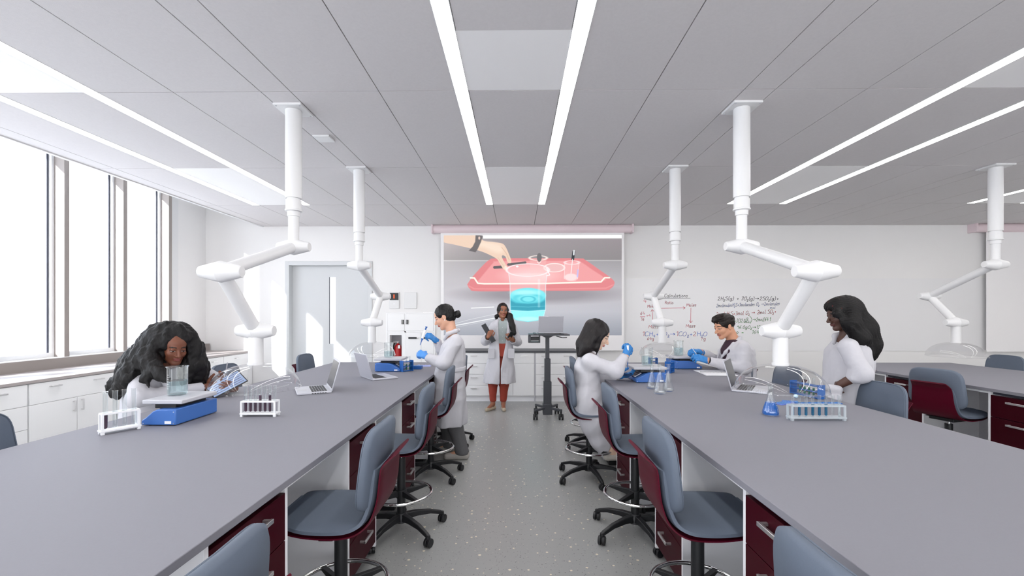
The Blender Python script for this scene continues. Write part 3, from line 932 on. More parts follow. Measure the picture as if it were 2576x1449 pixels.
# ---------------------------------------------------------------- laptops
def make_laptop(w=0.345, dp=0.24, tilt=105, sh=0.235):
    """origin at the middle of the base, user at -y, screen hinge at +y"""
    o = thing('laptop', 'laptop', 'laptop')
    h = dp / 2
    MB().box(-w / 2, w / 2, -h, h, 0.0, 0.016, M['laptop']).build('base', o, 0.005)
    q = MB()
    nk, nr = 14, 6
    for r in range(nr):
        for k in range(nk):
            x0 = -w * 0.43 + k * (w * 0.86 / nk)
            y1 = h - 0.03 - r * 0.0185
            if r == nr - 1 and 4 <= k <= 8:
                if k == 4:
                    q.box(x0, x0 + 5 * (w * 0.86 / nk) - 0.003, y1 - 0.0155, y1, 0.016, 0.0172, M['laptop_key'])
                continue
            q.box(x0, x0 + w * 0.86 / nk - 0.003, y1 - 0.0155, y1, 0.016, 0.0172, M['laptop_key'])
    q.build('keyboard', o, smooth=False)
    MB().box(-0.05, 0.05, -h + 0.012, -h + 0.075, 0.0155, 0.0164, M['scale_grey']).build('touchpad', o, 0.0005)
    T = Matrix.Translation((0, h - 0.004, 0.014)) @ Matrix.Rotation(math.radians(90 - tilt), 4, 'X')
    q = MB()
    q.X = T
    q.box(-w / 2, w / 2, 0.0, 0.008, 0, sh, M['laptop'])
    lid = q.build('lid', o, 0.003)
    q = MB()
    q.X = T
    q.box(-w / 2 + 0.012, w / 2 - 0.012, -0.0012, 0.0004, 0.02, sh - 0.014, M['laptop_screen'])
    q.build('display', lid, smooth=False)
    q = MB()
    for k in range(6):
        q.box(w / 2 - 0.0005, w / 2 + 0.0008, -h + 0.1 + k * 0.018, -h + 0.112 + k * 0.018, 0.005, 0.01, M['laptop_key'])
    q.build('ports', o, smooth=False)
    return o
lap = make_laptop()
lu_ = []
def put_laptop(x, y, z, fx, fy, lab):
    rz = math.atan2(fy, fx) - PI / 2
    place(lap, lu_, (x, y, z), rz, lab, 'open silver laptops')
put_laptop(-1.60, 3.45, BZ, 0.87, 0.49, 'open silver laptop on the left bench with its keyboard side toward the clear hood')
put_laptop(-1.31, 4.19, BZ, -0.79, -0.61, 'open silver laptop near the far end of the left bench, lid back toward the camera')
put_laptop(1.865, 3.535, BZ, -0.836, 0.548, 'open silver laptop with dark screen on the right bench')
put_laptop(CART[0] + 0.035, CART[1] + 0.0, CART[2], 0.02, -1, 'silver laptop on the standing cart, lid back facing the room')

# ---------------------------------------------------------------- balances, glassware, racks
def make_balance(wx, ly, s):
    """blue bench balance; control slope on the side s (+1 or -1 along x); grey plate on top"""
    o = thing('bench_balance', 'balance', 'balance')
    a = wx / 2
    pr = [(-s * a, 0.004), (s * a, 0.004), (s * a, 0.03), (s * (a - 0.02), 0.042), (s * a * 0.35, 0.078), (s * a * 0.1, 0.088), (-s * a, 0.09)]
    MB().prism(pr, -ly / 2, ly / 2, M['blue'], 'y').build('blue_base', o, 0.006)
    q = MB()
    for sx in (-1, 1):
        for sy in (-1, 1):
            q.cyl((sx * (a - 0.03), sy * (ly / 2 - 0.03), 0), (sx * (a - 0.03), sy * (ly / 2 - 0.03), 0.006), 0.012, M['black'], 12)
    q.build('foot', o)
    MB().box(-a * 0.62, a * 0.62, -ly * 0.36, ly * 0.36, 0.085, 0.112, M['black']).build('black_spacer', o, 0.004)
    q = MB()
    c = Vector((s * a * 0.72, 0, 0.0545))
    n = Vector((s * 0.5, 0, 0.87)).normalized()
    t = Vector((n.z, 0, -n.x))
    def pt(u, v, w):
        return tuple(c + t * u + Vector((0, v, 0)) + n * w)
    q.add([pt(-.034, -.1, 0.004), pt(.034, -.1, 0.004), pt(.034, .1, 0.004), pt(-.034, .1, 0.004), pt(-.034, -.1, 0.011), pt(.034, -.1, 0.011), pt(.034, .1, 0.011), pt(-.034, .1, 0.011)],
          [(0, 3, 2, 1), (4, 5, 6, 7), (0, 1, 5, 4), (1, 2, 6, 5), (2, 3, 7, 6), (3, 0, 4, 7)], M['scale_grey'])
    for i in range(5):
        for j in range(2):
            u, v = -0.018 + j * 0.026, -0.085 + i * 0.028
            q.add([pt(u, v, .0115), pt(u + .018, v, .0115), pt(u + .018, v + .02, .0115), pt(u, v + .02, .0115)], [(0, 1, 2, 3)], M['blackm'])
    q.add([pt(-.024, .06, .0115), pt(.024, .06, .0115), pt(.024, .095, .0115), pt(-.024, .095, .0115)], [(0, 1, 2, 3)], M['laptop_screen'])
    q.build('control_panel', o, smooth=False)
    MB().box(-a - 0.015, a + 0.015, -ly * 0.43, ly * 0.43, 0.112, 0.135, M['scale_grey']).build('weighing_plate', o, 0.005)
    q = MB()
    for sx in (-1, 1):
        for z in (0.014, 0.075):
            if sx == s and z > 0.05:
                continue
            q.cyl((sx * (a - 0.012), -ly / 2 + 0.001, z), (sx * (a - 0.012), -ly / 2 - 0.0015, z), 0.0025, M['silver'], 10)
    q.box(a - 0.06, a - 0.025, -ly / 2 - 0.001, -ly / 2 + 0.001, 0.012, 0.026, M['paper'])
    q.build('screw_cover', o)
    return o
bx = {}
def put_balance(x0, x1, y0, ly, s, lab):
    k = (round(x1 - x0, 2), ly, s)
    pr = bx.setdefault(k, (make_balance(x1 - x0, ly, s), []))
    place(pr[0], pr[1], ((x0 + x1) / 2, y0 + ly / 2, BZ), 0, lab, 'blue bench balances')
put_balance(-2.02, -1.832, 2.355, 0.33, -1, 'blue balance with grey plate in front of the woman with big curly hair')
put_balance(-1.484, -1.22, 4.60, 0.33, 1, 'blue balance with grey plate at the far end of the left bench')
put_balance(1.045, 1.31, 3.88, 0.33, -1, 'blue balance with grey plate in front of the seated woman with straight hair')
put_balance(1.745, 2.03, 4.86, 0.33, 1, 'blue balance with grey plate in front of the man')
PZ = BZ + 0.1352
def beaker(name, lab, x, y, z, r, h, lv, grp='glass beakers on the balances'):
    o = thing(name, lab, 'beaker', (x, y, z), 0, grp)
    prof = [(r * 0.88, 0.001), (r * 0.97, 0.006), (r, 0.016), (r, h - 0.012), (r * 1.03, h - 0.004), (r * 1.09, h)]
    inner = [(r * 1.07, h), (r * 1.01, h - 0.004), (r * 0.975, h - 0.014), (r * 0.975, 0.018), (r * 0.94, 0.008), (r * 0.1, 0.005)]
    q = MB().lathe(prof + inner, M['glass'], n=48, caps=True)
    g = q.build('vessel', o, sharp=60)
    q = MB().tube([(r * 1.08 * math.cos(2 * PI * k / 40), r * 1.08 * math.sin(2 * PI * k / 40), h) for k in range(40)], 0.0016, M['glass'], 6, closed=True)
    q.build('rim', g)
    q = MB()
    for k in range(7):
        a0 = -PI / 2 - 0.55
        hh = h * 0.25 + k * h * 0.08
        for j in range(4):
            a = a0 + (j if k % 2 else j * 0.55) * 0.12
            a2 = a + 0.1
            q.add([((r + .0006) * math.cos(a), (r + .0006) * math.sin(a), hh), ((r + .0006) * math.cos(a2), (r + .0006) * math.sin(a2), hh), ((r + .0006) * math.cos(a2), (r + .0006) * math.sin(a2), hh + .0016), ((r + .0006) * math.cos(a), (r + .0006) * math.sin(a), hh + .0016)], [(0, 1, 2, 3)], M['paper'])
    q.build('graduation_marks', g, smooth=False)
    MB().lathe([(r * 0.9, 0.007), (r * 0.965, 0.018), (r * 0.965, lv)], M['water'], n=48).build('liquid', o, sharp=60)
    return o
def pxy(x, y, z):
    v = at_z(x, y, z)
    return v.x, v.y
beaker('beaker', 'large beaker half full of clear liquid on the balance before the curly-haired woman', -1.958, 2.53, PZ, 0.05, 0.165, 0.085)
beaker('beaker', 'glass beaker on the balance at the far end of the left bench', -1.385, 4.76, PZ, 0.047, 0.16, 0.07)
beaker('beaker', 'glass beaker of pale liquid on the balance before the woman with straight hair', 1.185, 4.03, PZ, 0.049, 0.163, 0.088)
beaker('beaker', 'glass beaker of pale liquid on the balance before the man', 1.83, 5.02, PZ, 0.052, 0.168, 0.09)

def make_flask(lab, x, y, h, r, liq, lv, grp=None):
    o = thing('erlenmeyer_flask', lab, 'flask', (x, y, BZ), 0, grp)
    rn = r * 0.3
    prof = [(r * 0.85, 0.0012), (r * 0.98, 0.008), (r, 0.018), (r * 0.93, 0.032), (rn * 1.25, h * 0.62), (rn, h * 0.68), (rn, h * 0.95), (rn * 1.25, h * 0.985), (rn * 1.4, h)]
    inn = [(rn * 1.3, h), (rn * 0.88, h * 0.95), (rn * 0.86, h * 0.68), (r * 0.88, 0.033), (r * 0.95, 0.018), (r * 0.93, 0.01), (0.004, 0.005)]
    g = MB().lathe(prof + inn, M['glass'], n=48).build('vessel', o, sharp=60)
    MB().tube([(rn * 1.38 * math.cos(2 * PI * k / 28), rn * 1.38 * math.sin(2 * PI * k / 28), h) for k in range(28)], 0.0015, M['glass'], 6, closed=True).build('rim', g)
    if liq:
        rt = r * 0.93 + (rn * 1.25 - r * 0.93) * (lv - 0.032) / (h * 0.62 - 0.032)
        MB().lathe([(r * 0.9, 0.0065), (r * 0.94, 0.018), (r * 0.87, 0.034), (rt * 0.95, lv)], M[liq], n=48).build('liquid', o, sharp=60)
        q = MB()
        for k in range(3):
            rr = (r * 0.93 + (rn * 1.25 - r * 0.93) * (lv * 0.8 + k * 0.012 - 0.032) / (h * 0.62 - 0.032)) + 0.001
            for j in range(3):
                a, a2 = -1.2 + j * 0.14, -1.2 + j * 0.14 + 0.1
                z = lv * 0.8 + k * 0.012
                q.add([(rr * math.cos(a), rr * math.sin(a), z), (rr * math.cos(a2), rr * math.sin(a2), z), (rr * math.cos(a2), rr * math.sin(a2), z + .0015), (rr * math.cos(a), rr * math.sin(a), z + .0015)], [(0, 1, 2, 3)], M['paper'])
        q.build('graduation_marks', g, smooth=False)
    return o
make_flask('conical flask half full of blue liquid on the right bench', 1.512, 2.65, 0.186, 0.0475, 'blue_liq', 0.078)
make_flask('empty conical flask, left and rearmost of three on the right bench', 1.09, 3.58, 0.188, 0.043, None, 0, 'three empty conical flasks')
make_flask('empty conical flask, middle and frontmost of three on the right bench', 1.083, 3.36, 0.222, 0.05, None, 0, 'three empty conical flasks')
make_flask('empty conical flask, right one of three on the right bench', 1.184, 3.47, 0.21, 0.044, None, 0, 'three empty conical flasks')

def test_tube(lab, x, y, z, r, h, liq, lv, grp):
    o = thing('test_tube', lab, 'test tube', (x, y, z), 0, grp)
    k = [(r * math.sin(PI / 2 * i / 5), r - r * math.cos(PI / 2 * i / 5)) for i in range(6)]
    k[0] = (0.0008, 0)
    prof = k + [(r, h - 0.004), (r * 1.18, h - 0.001), (r * 1.18, h), (r * 0.85, h), (r * 0.85, r)]
    MB().lathe(prof, M['glass'], n=20, caps=False).build('tube_wall', o, sharp=60)
    if liq:
        ri = r * 0.83
        k = [(max(8e-4, ri * math.sin(PI / 2 * i / 4)), r * 0.25 + ri - ri * math.cos(PI / 2 * i / 4)) for i in range(5)]
        MB().lathe(k + [(ri, lv)], M[liq], n=20).build('liquid', o, sharp=60)
    return o
def make_rack(lab, cx, cy, rz, L, Dp, H, n, m, name='test_tube_rack', ends=True, cat='rack', r=0.0095):
    """open rack: base plate with four feet, top plate with holes, two end posts"""
    o = thing(name, lab, cat, (cx, cy, BZ), rz, None)
    q = MB().box(-L / 2 - 0.006, L / 2 + 0.006, -Dp / 2, Dp / 2, 0.012, 0.022, M[m])
    q.build('base_plate', o, 0.002)
    for sx in (-1, 1):
        for sy in (-1, 1):
            MB().box(sx * (L / 2 - 0.004) - 0.007, sx * (L / 2 - 0.004) + 0.007, sy * (Dp / 2 - 0.008) - 0.007, sy * (Dp / 2 - 0.008) + 0.007, 0, 0.0125, M[m]).build('foot', o, 0.001)
    # top plate with a row of holes, as a grid of strips
    q = MB()
    hw = r * 1.25
    st = L / n
    q.box(-L / 2, L / 2, -Dp / 2, -hw, H - 0.008, H, M[m]).box(-L / 2, L / 2, hw, Dp / 2, H - 0.008, H, M[m])
    for k in range(n + 1):
        x0 = -L / 2 if k == 0 else -L / 2 + (k - 0.5) * st + hw
        x1 = L / 2 if k == n else -L / 2 + (k + 0.5) * st - hw
        q.box(x0, x1, -hw, hw, H - 0.008, H, M[m])
    q.build('top_plate', o, smooth=False)
    for sx in (-1, 1):
        for sy in (-1, 1):
            MB().box(sx * (L / 2 - 0.003) - 0.005, sx * (L / 2 - 0.003) + 0.005, sy * (Dp / 2 - 0.006) - 0.005, sy * (Dp / 2 - 0.006) + 0.005, 0.02, H - 0.006, M[m]).build('post', o, 0.001)
    c, s = math.cos(rz), math.sin(rz)
    return [(cx + c * (-L / 2 + (k + 0.5) * st), cy + s * (-L / 2 + (k + 0.5) * st)) for k in range(n)]
nth = ['first', 'second', 'third', 'fourth', 'fifth', 'sixth', 'seventh', 'eighth']
pos = make_rack('white rack holding four tall test tubes at the near end of the left bench', -2.035, 2.245, math.radians(58), 0.152, 0.05, 0.106, 4, 'rack_white', r=0.011)
for k, (x, y) in enumerate(pos):
    test_tube('tall %s test tube, %s from the left in the four-tube rack' % ('purple-filled' if k == 0 else 'empty clear', nth[k]), x, y, BZ + 0.0225, 0.0105, 0.19, 'purple_liq' if k == 0 else None, 0.075, 'tubes in the four-tube white rack')
pos = make_rack('white rack of seven test tubes with purple liquid beside the clear hood', -1.518, 2.60, 0.02, 0.2, 0.06, 0.092, 7, 'rack_white')
for k, (x, y) in enumerate(pos):
    test_tube('test tube of purple liquid, %s from the left in the seven-tube white rack' % nth[k], x, y, BZ + 0.0225, 0.0085, 0.155, 'purple_liq', (0.06, 0.06, 0.06, 0.1, 0.06, 0.1, 0.06)[k], 'tubes in the seven-tube white rack')
pos = make_rack('frosted rack of eight test tubes on the right bench beside the blue flask', 1.70, 2.53, 0.0, 0.3, 0.055, 0.088, 8, 'rack_clear')
for k, (x, y) in enumerate(pos):
    test_tube('%s test tube, %s from the left in the frosted eight-tube rack' % ('blue-filled' if k < 6 else 'empty', nth[k]), x, y, BZ + 0.0225, 0.0085, 0.118, 'teal_liq' if k < 6 else None, (0.055, 0.06, 0.053, 0.066, 0.058, 0.067, 0, 0)[k], 'tubes in the frosted eight-tube rack')

def blue_rack(lab, cx, cy, rz, L, W, H, n, tubes, liq, tl):
    """folded blue plastic rack: two end panels, base and two perforated shelves"""
    o = thing('tube_rack', lab, 'rack', (cx, cy, BZ), rz, 'blue tube racks')
    for sx in (-1, 1):
        MB().box(sx * L / 2 - 0.004, sx * L / 2 + 0.004, -W / 2, W / 2, 0, H, M['rack_blue']).build('end_panel', o, 0.002)
    MB().box(-L / 2 + 0.004, L / 2 - 0.004, -W / 2, W / 2, 0.004, 0.012, M['rack_blue']).build('base_plate', o)
    st = (L - 0.01) / n
    hw = min(0.0105, st * 0.4)
    for z in (H * 0.45, H * 0.86):
        q = MB().box(-L / 2 + .004, L / 2 - .004, -W / 2, -hw, z, z + .005, M['rack_blue']).box(-L / 2 + .004, L / 2 - .004, hw, W / 2, z, z + .005, M['rack_blue'])
        for k in range(n + 1):
            a = -L / 2 + .004 if k == 0 else -L / 2 + .005 + (k - .5) * st + hw
            e = L / 2 - .004 if k == n else -L / 2 + .005 + (k + .5) * st - hw
            q.box(a, e, -hw, hw, z, z + .005, M['rack_blue'])
        q.build('shelf', o, smooth=False)
    c, s = math.cos(rz), math.sin(rz)
    for j, k in enumerate(tubes):
        u = -L / 2 + .005 + (k + .5) * st
        test_tube(tl % nth[j], cx + c * u, cy + s * u, BZ + 0.0125, 0.0085, H + 0.03, liq, H * 0.55, 'tubes in blue racks')
blue_rack('blue tube rack beside the balance at the far end of the left bench', -1.165, 4.66, 0.9, 0.13, 0.06, 0.115, 3, [1, 2], 'green_liq', 'green-capped test tube, %s in the blue rack at the far end of the left bench')
blue_rack('blue tube rack with green samples on the right bench under the clear hood', 2.13, 3.27, math.radians(100), 0.25, 0.06, 0.10, 6, [1, 2, 3, 4], 'green_liq', 'test tube of green liquid, %s from the front in the blue rack under the hood')
blue_rack('blue tube rack between the two balances, behind the three flasks', 1.575, 4.57, 0.9, 0.11, 0.06, 0.12, 3, [1], 'green_liq', 'test tube in the blue rack between the two balances, %s one')
blue_rack('small blue tube rack half hidden behind the beaker before the straight-haired woman', 1.61, 5.24, 0.2, 0.09, 0.05, 0.09, 2, [0], 'green_liq', 'test tube in the small blue rack behind the straight-haired woman\'s beaker, %s one')

def plate(name, lab, cat, cx, cy, rz, L, W, H, nx, ny, m, holes=True):
    o = thing(name, lab, cat, (cx, cy, BZ), rz)
    MB().box(-L / 2, L / 2, -W / 2, W / 2, 0, H, M[m]).build('tray', o, 0.002)
    q = MB()
    for i in range(nx):
        for j in range(ny):
            x, y = -L / 2 + (i + .5) * L / nx, -W / 2 + (j + .5) * W / ny
            q.lathe([(min(L / nx, W / ny) * 0.38, H - 0.001), (min(L / nx, W / ny) * 0.36, H + 0.002), (min(L / nx, W / ny) * 0.2, H + 0.0022)], M['blue_well'], (x, y, 0), 10)
    q.build('wells', o)
    return o
M['blue_well'] = mat('blue_well', rgb(60, 130, 196), 0.3)
M['violet'] = mat('violet_blue_plastic', rgb(112, 134, 214), 0.4)
M['glove_pale'] = mat('pale_blue_nitrile', rgb(168, 178, 228), 0.55, bump=0.2, bscale=60)
plate('well_plate', 'blue well plate on the left bench beside the blue tube rack', 'well plate', -1.10, 4.86, 0.0, 0.11, 0.08, 0.035, 6, 4, 'rack_blue')
plate('sample_tray', 'violet blister tray behind the blue flask, left one of the two', 'tray', 1.775, 2.98, 0.5, 0.095, 0.06, 0.008, 6, 4, 'violet')
plate('sample_tray', 'violet blister tray lying between the left tray and the glass ball', 'tray', 1.865, 3.03, -0.35, 0.095, 0.06, 0.008, 6, 4, 'violet')
plate('perforated_strip', 'long narrow blue perforated strip behind the frosted rack', 'tray', 2.02, 2.985, 0.03, 0.30, 0.045, 0.008, 16, 2, 'rack_blue')
x, y = pxy(2002, 1001.5, BZ)
o = thing('glass_ball', 'small shiny pale blue glass ball on the right bench', 'ball', (x, y, BZ))
M['ball'] = mat('pale_blue_glass', rgb(190, 225, 250), 0.03, spec=0.8, coat=1.0)
MB().ball((0, 0, 0.0145), 0.0145, M['ball'], 18).build('sphere', o)
# crumpled pale gloves
q = MB()
rr = random.Random(4)
n1, n2 = 26, 14
v, f = [], []
for j in range(n2):
    for i in range(n1):
        u, w = i / (n1 - 1), j / (n2 - 1)
        e = min(u, 1 - u, w, 1 - w)
        v.append((-0.09 + 0.18 * u + rr.uniform(-.004, .004), -0.05 + 0.1 * w + 0.012 * math.sin(u * 9), 0.001 + (0.016 * min(1, e * 6)) * (0.6 + 0.4 * math.sin(u * 23 + w * 11) * math.cos(w * 17 - u * 5))))
for j in range(n2 - 1):
    for i in range(n1 - 1):
        f.append((j * n1 + i, j * n1 + i + 1, (j + 1) * n1 + i + 1, (j + 1) * n1 + i))
q.add(v, f, M['glove_pale'])
o = q.build('crumpled_glove', sharp=70)
x, y = pxy(1064, 921.5, BZ)
o.location = (x, y, BZ)
md = o.modifiers.new('thick', 'SOLIDIFY'); md.thickness = 0.002
tag(o, 'crumpled pale blue glove on the far end of the left bench', 'glove')

# spiral notebook
o = thing('spiral_notebook', 'open spiral notebook lying on the right bench in front of the man', 'notebook', (2.02, 4.53, BZ), math.radians(-5))
for sy, nm_ in ((1, 'page'), (-1, 'page')):
    MB().box(-0.15, 0.15, min(sy * 0.008, sy * 0.2), max(sy * 0.008, sy * 0.2), 0, 0.009 if sy < 0 else 0.006, M['paper']).build('page_block', o, 0.002)
q = MB()
for k in range(24):
    x = -0.14 + k * 0.0122
    q.tube([(x, 0.012 * math.cos(2 * PI * t / 12), 0.009 + 0.009 * math.sin(2 * PI * t / 12)) for t in range(12)], 0.0012, M['black'], 5, closed=True)
q.build('spiral', o)
# ---------------------------------------------------------------- whiteboard with handwriting
GLY = {  # polylines on a grid: baseline 0, x-height 5, capitals 9
 'M': (8, '00 18 43 78 80'), 'C': (6, '68 49 18 05 02 10 40 61'), 'R': (6, '10 19 49 67 55 15 35 60'), 'H': (7, '10 19|15 65|69 60'), 'S': (6, '68 39 07 26 54 62 40 01'),
 'O': (7, '49 17 03 10 40 63 67 49'), 'a': (5, '45 15 02 10 30 44 45 41 50'), 'l': (2.4, '19 10 20'), 'c': (4.4, '44 25 03 01 20 41'), 'u': (5, '05 01 20 41 45 40 51'), 't': (4, '28 21 30 41|05 45'),
 'i': (2.4, '15 10 20|17 18'), 'o': (5, '25 03 01 20 41 43 25'), 'n': (5, '05 00 03 25 43 40'), 's': (4.2, '44 25 04 23 31 20 00'), 'e': (4.8, '03 43 45 25 03 01 20 41'), 'm': (7.5, '05 00 03 25 33 30 33 55 63 60'),
 'g': (5, '45 15 02 10 30 44 45 4- 2= 0-'), '1': (3, '07 29 20'), '2': (5.4, '07 29 47 45 00 50'), '3': (5, '08 39 47 25 43 20 01'), '4': (5.6, '39 04 54|46 40'), '6': (5.2, '49 15 02 20 42 34 13'), '8': (5, '25 07 29 47 25 02 10 30 42 25'),
 '9': (5, '46 25 06 28 46 40'), '0': (5, '29 06 02 20 42 46 29'), '+': (6, '35 31|13 53'), '=': (6, '14 54|12 52'), '(': (3.4, '3) 17 14 11 3-'), ')': (3.4, '0) 27 24 21 0-'), '?': (5, '07 28 46 24 22|20 2.'),
 '/': (5, '0- 59'), '.': (2.4, '10 11'), '>': (11, '04 94|66 94 72'), ' ': (4, ''), '_': (0, '')}
SPEC = {'-': -2, '=': -3, ')': 10, '.': -0.6}
def glyph(ch):
    w, s = GLY[ch]
    out = []
    for st in s.split('|'):
        pl = []
        for tok in st.split():
            pl.append((float(tok[0]), float(tok[1]) if tok[1].isdigit() else SPEC[tok[1]]))
        if pl:
            out.append(pl)
    return w, out
WB_Y = BACK - 0.014
wl, wr = at_y(1560, 800, WB_Y), at_y(2500, 800, WB_Y)
WBZ0, WBZ1 = EYE - (882 - HY) * 8 / FPX, EYE + (HY - 701.5) * 8 / FPX
board = thing('whiteboard', 'wide whiteboard with handwritten chemistry on the back wall between the two screens', 'whiteboard', (0, 0, 0))
MB().box(wl.x, wr.x, BACK - 0.013, BACK, WBZ0, WBZ1, M['board']).build('writing_surface', board, smooth=False)
INK = {'k': mat('black_marker', rgb(36, 34, 36), 0.5), 'r': mat('red_marker', rgb(196, 52, 78), 0.5), 'd': mat('dark_red_marker', rgb(176, 30, 34), 0.5), 'b': mat('blue_marker', rgb(52, 96, 200), 0.5), 'n': mat('dark_blue_marker', rgb(34, 78, 150), 0.5), 'g': mat('green_marker', rgb(18, 132, 26), 0.5)}
rw = random.Random(11)
def strokes(mb, lines, ink, wpx):
    for pl in lines:
        P = [(c[0], c[1]) for c in (catmull(pl, 4) if len(pl) > 2 else [np.array(p, float) for p in pl])]
        Q = []
        for x, y in P:
            v = at_y(1560 + x / 4.83, 700 + y / 4.83, WB_Y)
            Q.append((v.x, v.z))
        hw = wpx / 4.83 * 8 / FPX / 2
        for (a, b_), (c, d) in zip(Q[:-1], Q[1:]):
            dx, dz = c - a, d - b_
            L = math.hypot(dx, dz) or 1e-9
            ux, uz = dx / L * hw * 0.6, dz / L * hw * 0.6
            nx, nz = -dz / L * hw, dx / L * hw
            y0 = BACK - 0.0136
            mb.add([(a - ux + nx, y0, b_ - uz + nz), (c + ux + nx, y0, d + uz + nz), (c + ux - nx, y0, d + uz - nz), (a - ux - nx, y0, b_ - uz - nz)], [(0, 1, 2, 3)], INK[ink])
def write(mb, segs, x0, x1, yb, cap, wpx=4.2, slant=0.08, rise=0.0):
    """segs: [(text, ink)]; laid out from x0 to x1 on baseline yb (photo crop px), '_' lowers and shrinks the next sign"""
    items, cur, sub = [], 0.0, False
    for text, ink in segs:
        for ch in text:
            if ch == '_':
                sub = True
                continue
            w, pls = glyph(ch)
            s = 0.55 if sub else 1.0
            items.append((cur, s, sub, pls, ink))
            cur += (w + 1.3) * s
            sub = False
    k = (x1 - x0) / max(cur, 1)
    ky = cap / 9.0
    for c, s, sb, pls, ink in items:
        jy = rw.uniform(-1.5, 1.5)
        out = []
        for pl in pls:
            q = []
            for gx, gy in pl:
                X = x0 + (c + gx * s) * k
                Yv = yb - (gy * s - (3.0 if sb else 0)) * ky + jy + rise * (X - x0) / max(1, (x1 - x0))
                q.append((X + (yb - Yv) * slant, Yv + rw.uniform(-.8, .8)))
            out.append(q)
        strokes(mb, out, ink, wpx)
def hw(label, fn):
    mb = MB()
    fn(mb)
    o = mb.build('handwriting', board, smooth=False)
    o['label'] = label
hw('black underlined title reading Mole Calculations', lambda m: (write(m, [('Mole Calculations', 'k')], 408, 826, 230, 40), strokes(m, [[(410, 246), (620, 243), (853, 242)]], 'k', 5)))
hw('red word moles at the left of the diagram', lambda m: write(m, [('Moles', 'r')], 332, 432, 354, 34))
hw('red figure four above the word moles', lambda m: write(m, [('4', 'r')], 285, 328, 298, 46))
hw('red word ratio', lambda m: write(m, [('Ratio', 'r')], 543, 652, 312, 34))
hw('red word moles at the right of the diagram', lambda m: write(m, [('Moles', 'r')], 806, 930, 342, 38))
hw('red word mass at the left', lambda m: write(m, [('Mass', 'r')], 346, 470, 606, 36))
hw('red word mass at the right', lambda m: write(m, [('Mass', 'r')], 798, 920, 596, 38))
hw('red fraction 64 over 16 equals 4', lambda m: (strokes(m, [[(242, 468), (303, 465)]], 'r', 5), write(m, [('64', 'r')], 247, 302, 444, 38), write(m, [('16', 'r')], 255, 300, 515, 34), write(m, [('=4', 'r')], 318, 374, 466, 28)))
hw('red arrow pointing right', lambda m: strokes(m, [[(500, 365), (545, 364), (790, 359)], [(765, 346), (790, 359), (768, 374)]], 'r', 5))
hw('red arrow pointing down', lambda m: strokes(m, [[(860, 360), (858, 538)], [(840, 515), (858, 538), (878, 518)]], 'r', 5))
hw('red arrow pointing up', lambda m: strokes(m, [[(396, 515), (390, 382)], [(375, 405), (390, 382), (410, 402)]], 'r', 5))
hw('red and blue equation for burning methane', lambda m: (
    write(m, [('1', 'r'), ('CH_4', 'b'), ('+', 'b'), ('2', 'r'), ('O_2', 'b'), ('>', 'b'), ('1', 'r'), ('CO_2', 'b'), ('+', 'b'), ('2', 'r'), ('H_2O', 'b')], 275, 1068, 700, 50, 5),
    write(m, [('64g', 'r')], 330, 415, 752, 36), write(m, [('?g', 'r')], 982, 1045, 752, 40)))
hw('black equation 2H2S(g) + 3O2(g) with arrow', lambda m: write(m, [('2H_2S(g) + 3O_2(g)>2SO_2(g)+', 'k')], 1187, 1932, 266, 42, 5, 0.2))
hw('blue line counting molecules', lambda m: (write(m, [('2moleculesH_2S+3molecules O_2 >2molecules', 'n')], 1170, 1935, 350, 40, 4, 0.2, -26), write(m, [('mol', 'n')], 1822, 1890, 368, 24, 4, 0.2), write(m, [('O', 'n')], 2062, 2090, 358, 28, 4)))
hw('dark red line counting moles', lambda m: (write(m, [('2mol H_2S+3mol O_2 > 2mol SO_2+', 'd')], 1168, 1895, 460, 46, 4.5, 0.15, -36), strokes(m, [[(2035, 402), (2042, 412), (2036, 420)]], 'd', 4)))
hw('green working of the molar masses', lambda m: (write(m, [('+3(32.0', 'g')], 1385, 1522, 538, 46, 4.5, 0.2), write(m, [('g', 'g')], 1535, 1560, 500, 30, 4), strokes(m, [[(1528, 522), (1560, 514)], [(1570, 455), (1592, 480), (1600, 510), (1580, 550)], [(2062, 460), (2084, 490), (2080, 530), (2064, 552)], [(2020, 508), (2062, 502)]], 'g', 5), write(m, [('mol', 'g')], 1518, 1585, 543, 26, 5),
    write(m, [('>2mol(64.1', 'g')], 1610, 1830, 520, 42, 4.5, 0.2), write(m, [('.0', 'g')], 1978, 2010, 515, 34, 4.5), write(m, [('g', 'g')], 2032, 2058, 492, 26, 4), write(m, [('mol', 'g')], 2016, 2068, 532, 22, 4),
    write(m, [('96.0gO_2>128.', 'g')], 1418, 1755, 612, 38, 4.5, 0.2), write(m, [('0 =', 'g')], 1412, 1508, 672, 24, 4.5, 0.2), write(m, [('164', 'g')], 1600, 1690, 674, 42, 4.5, 0.25)))

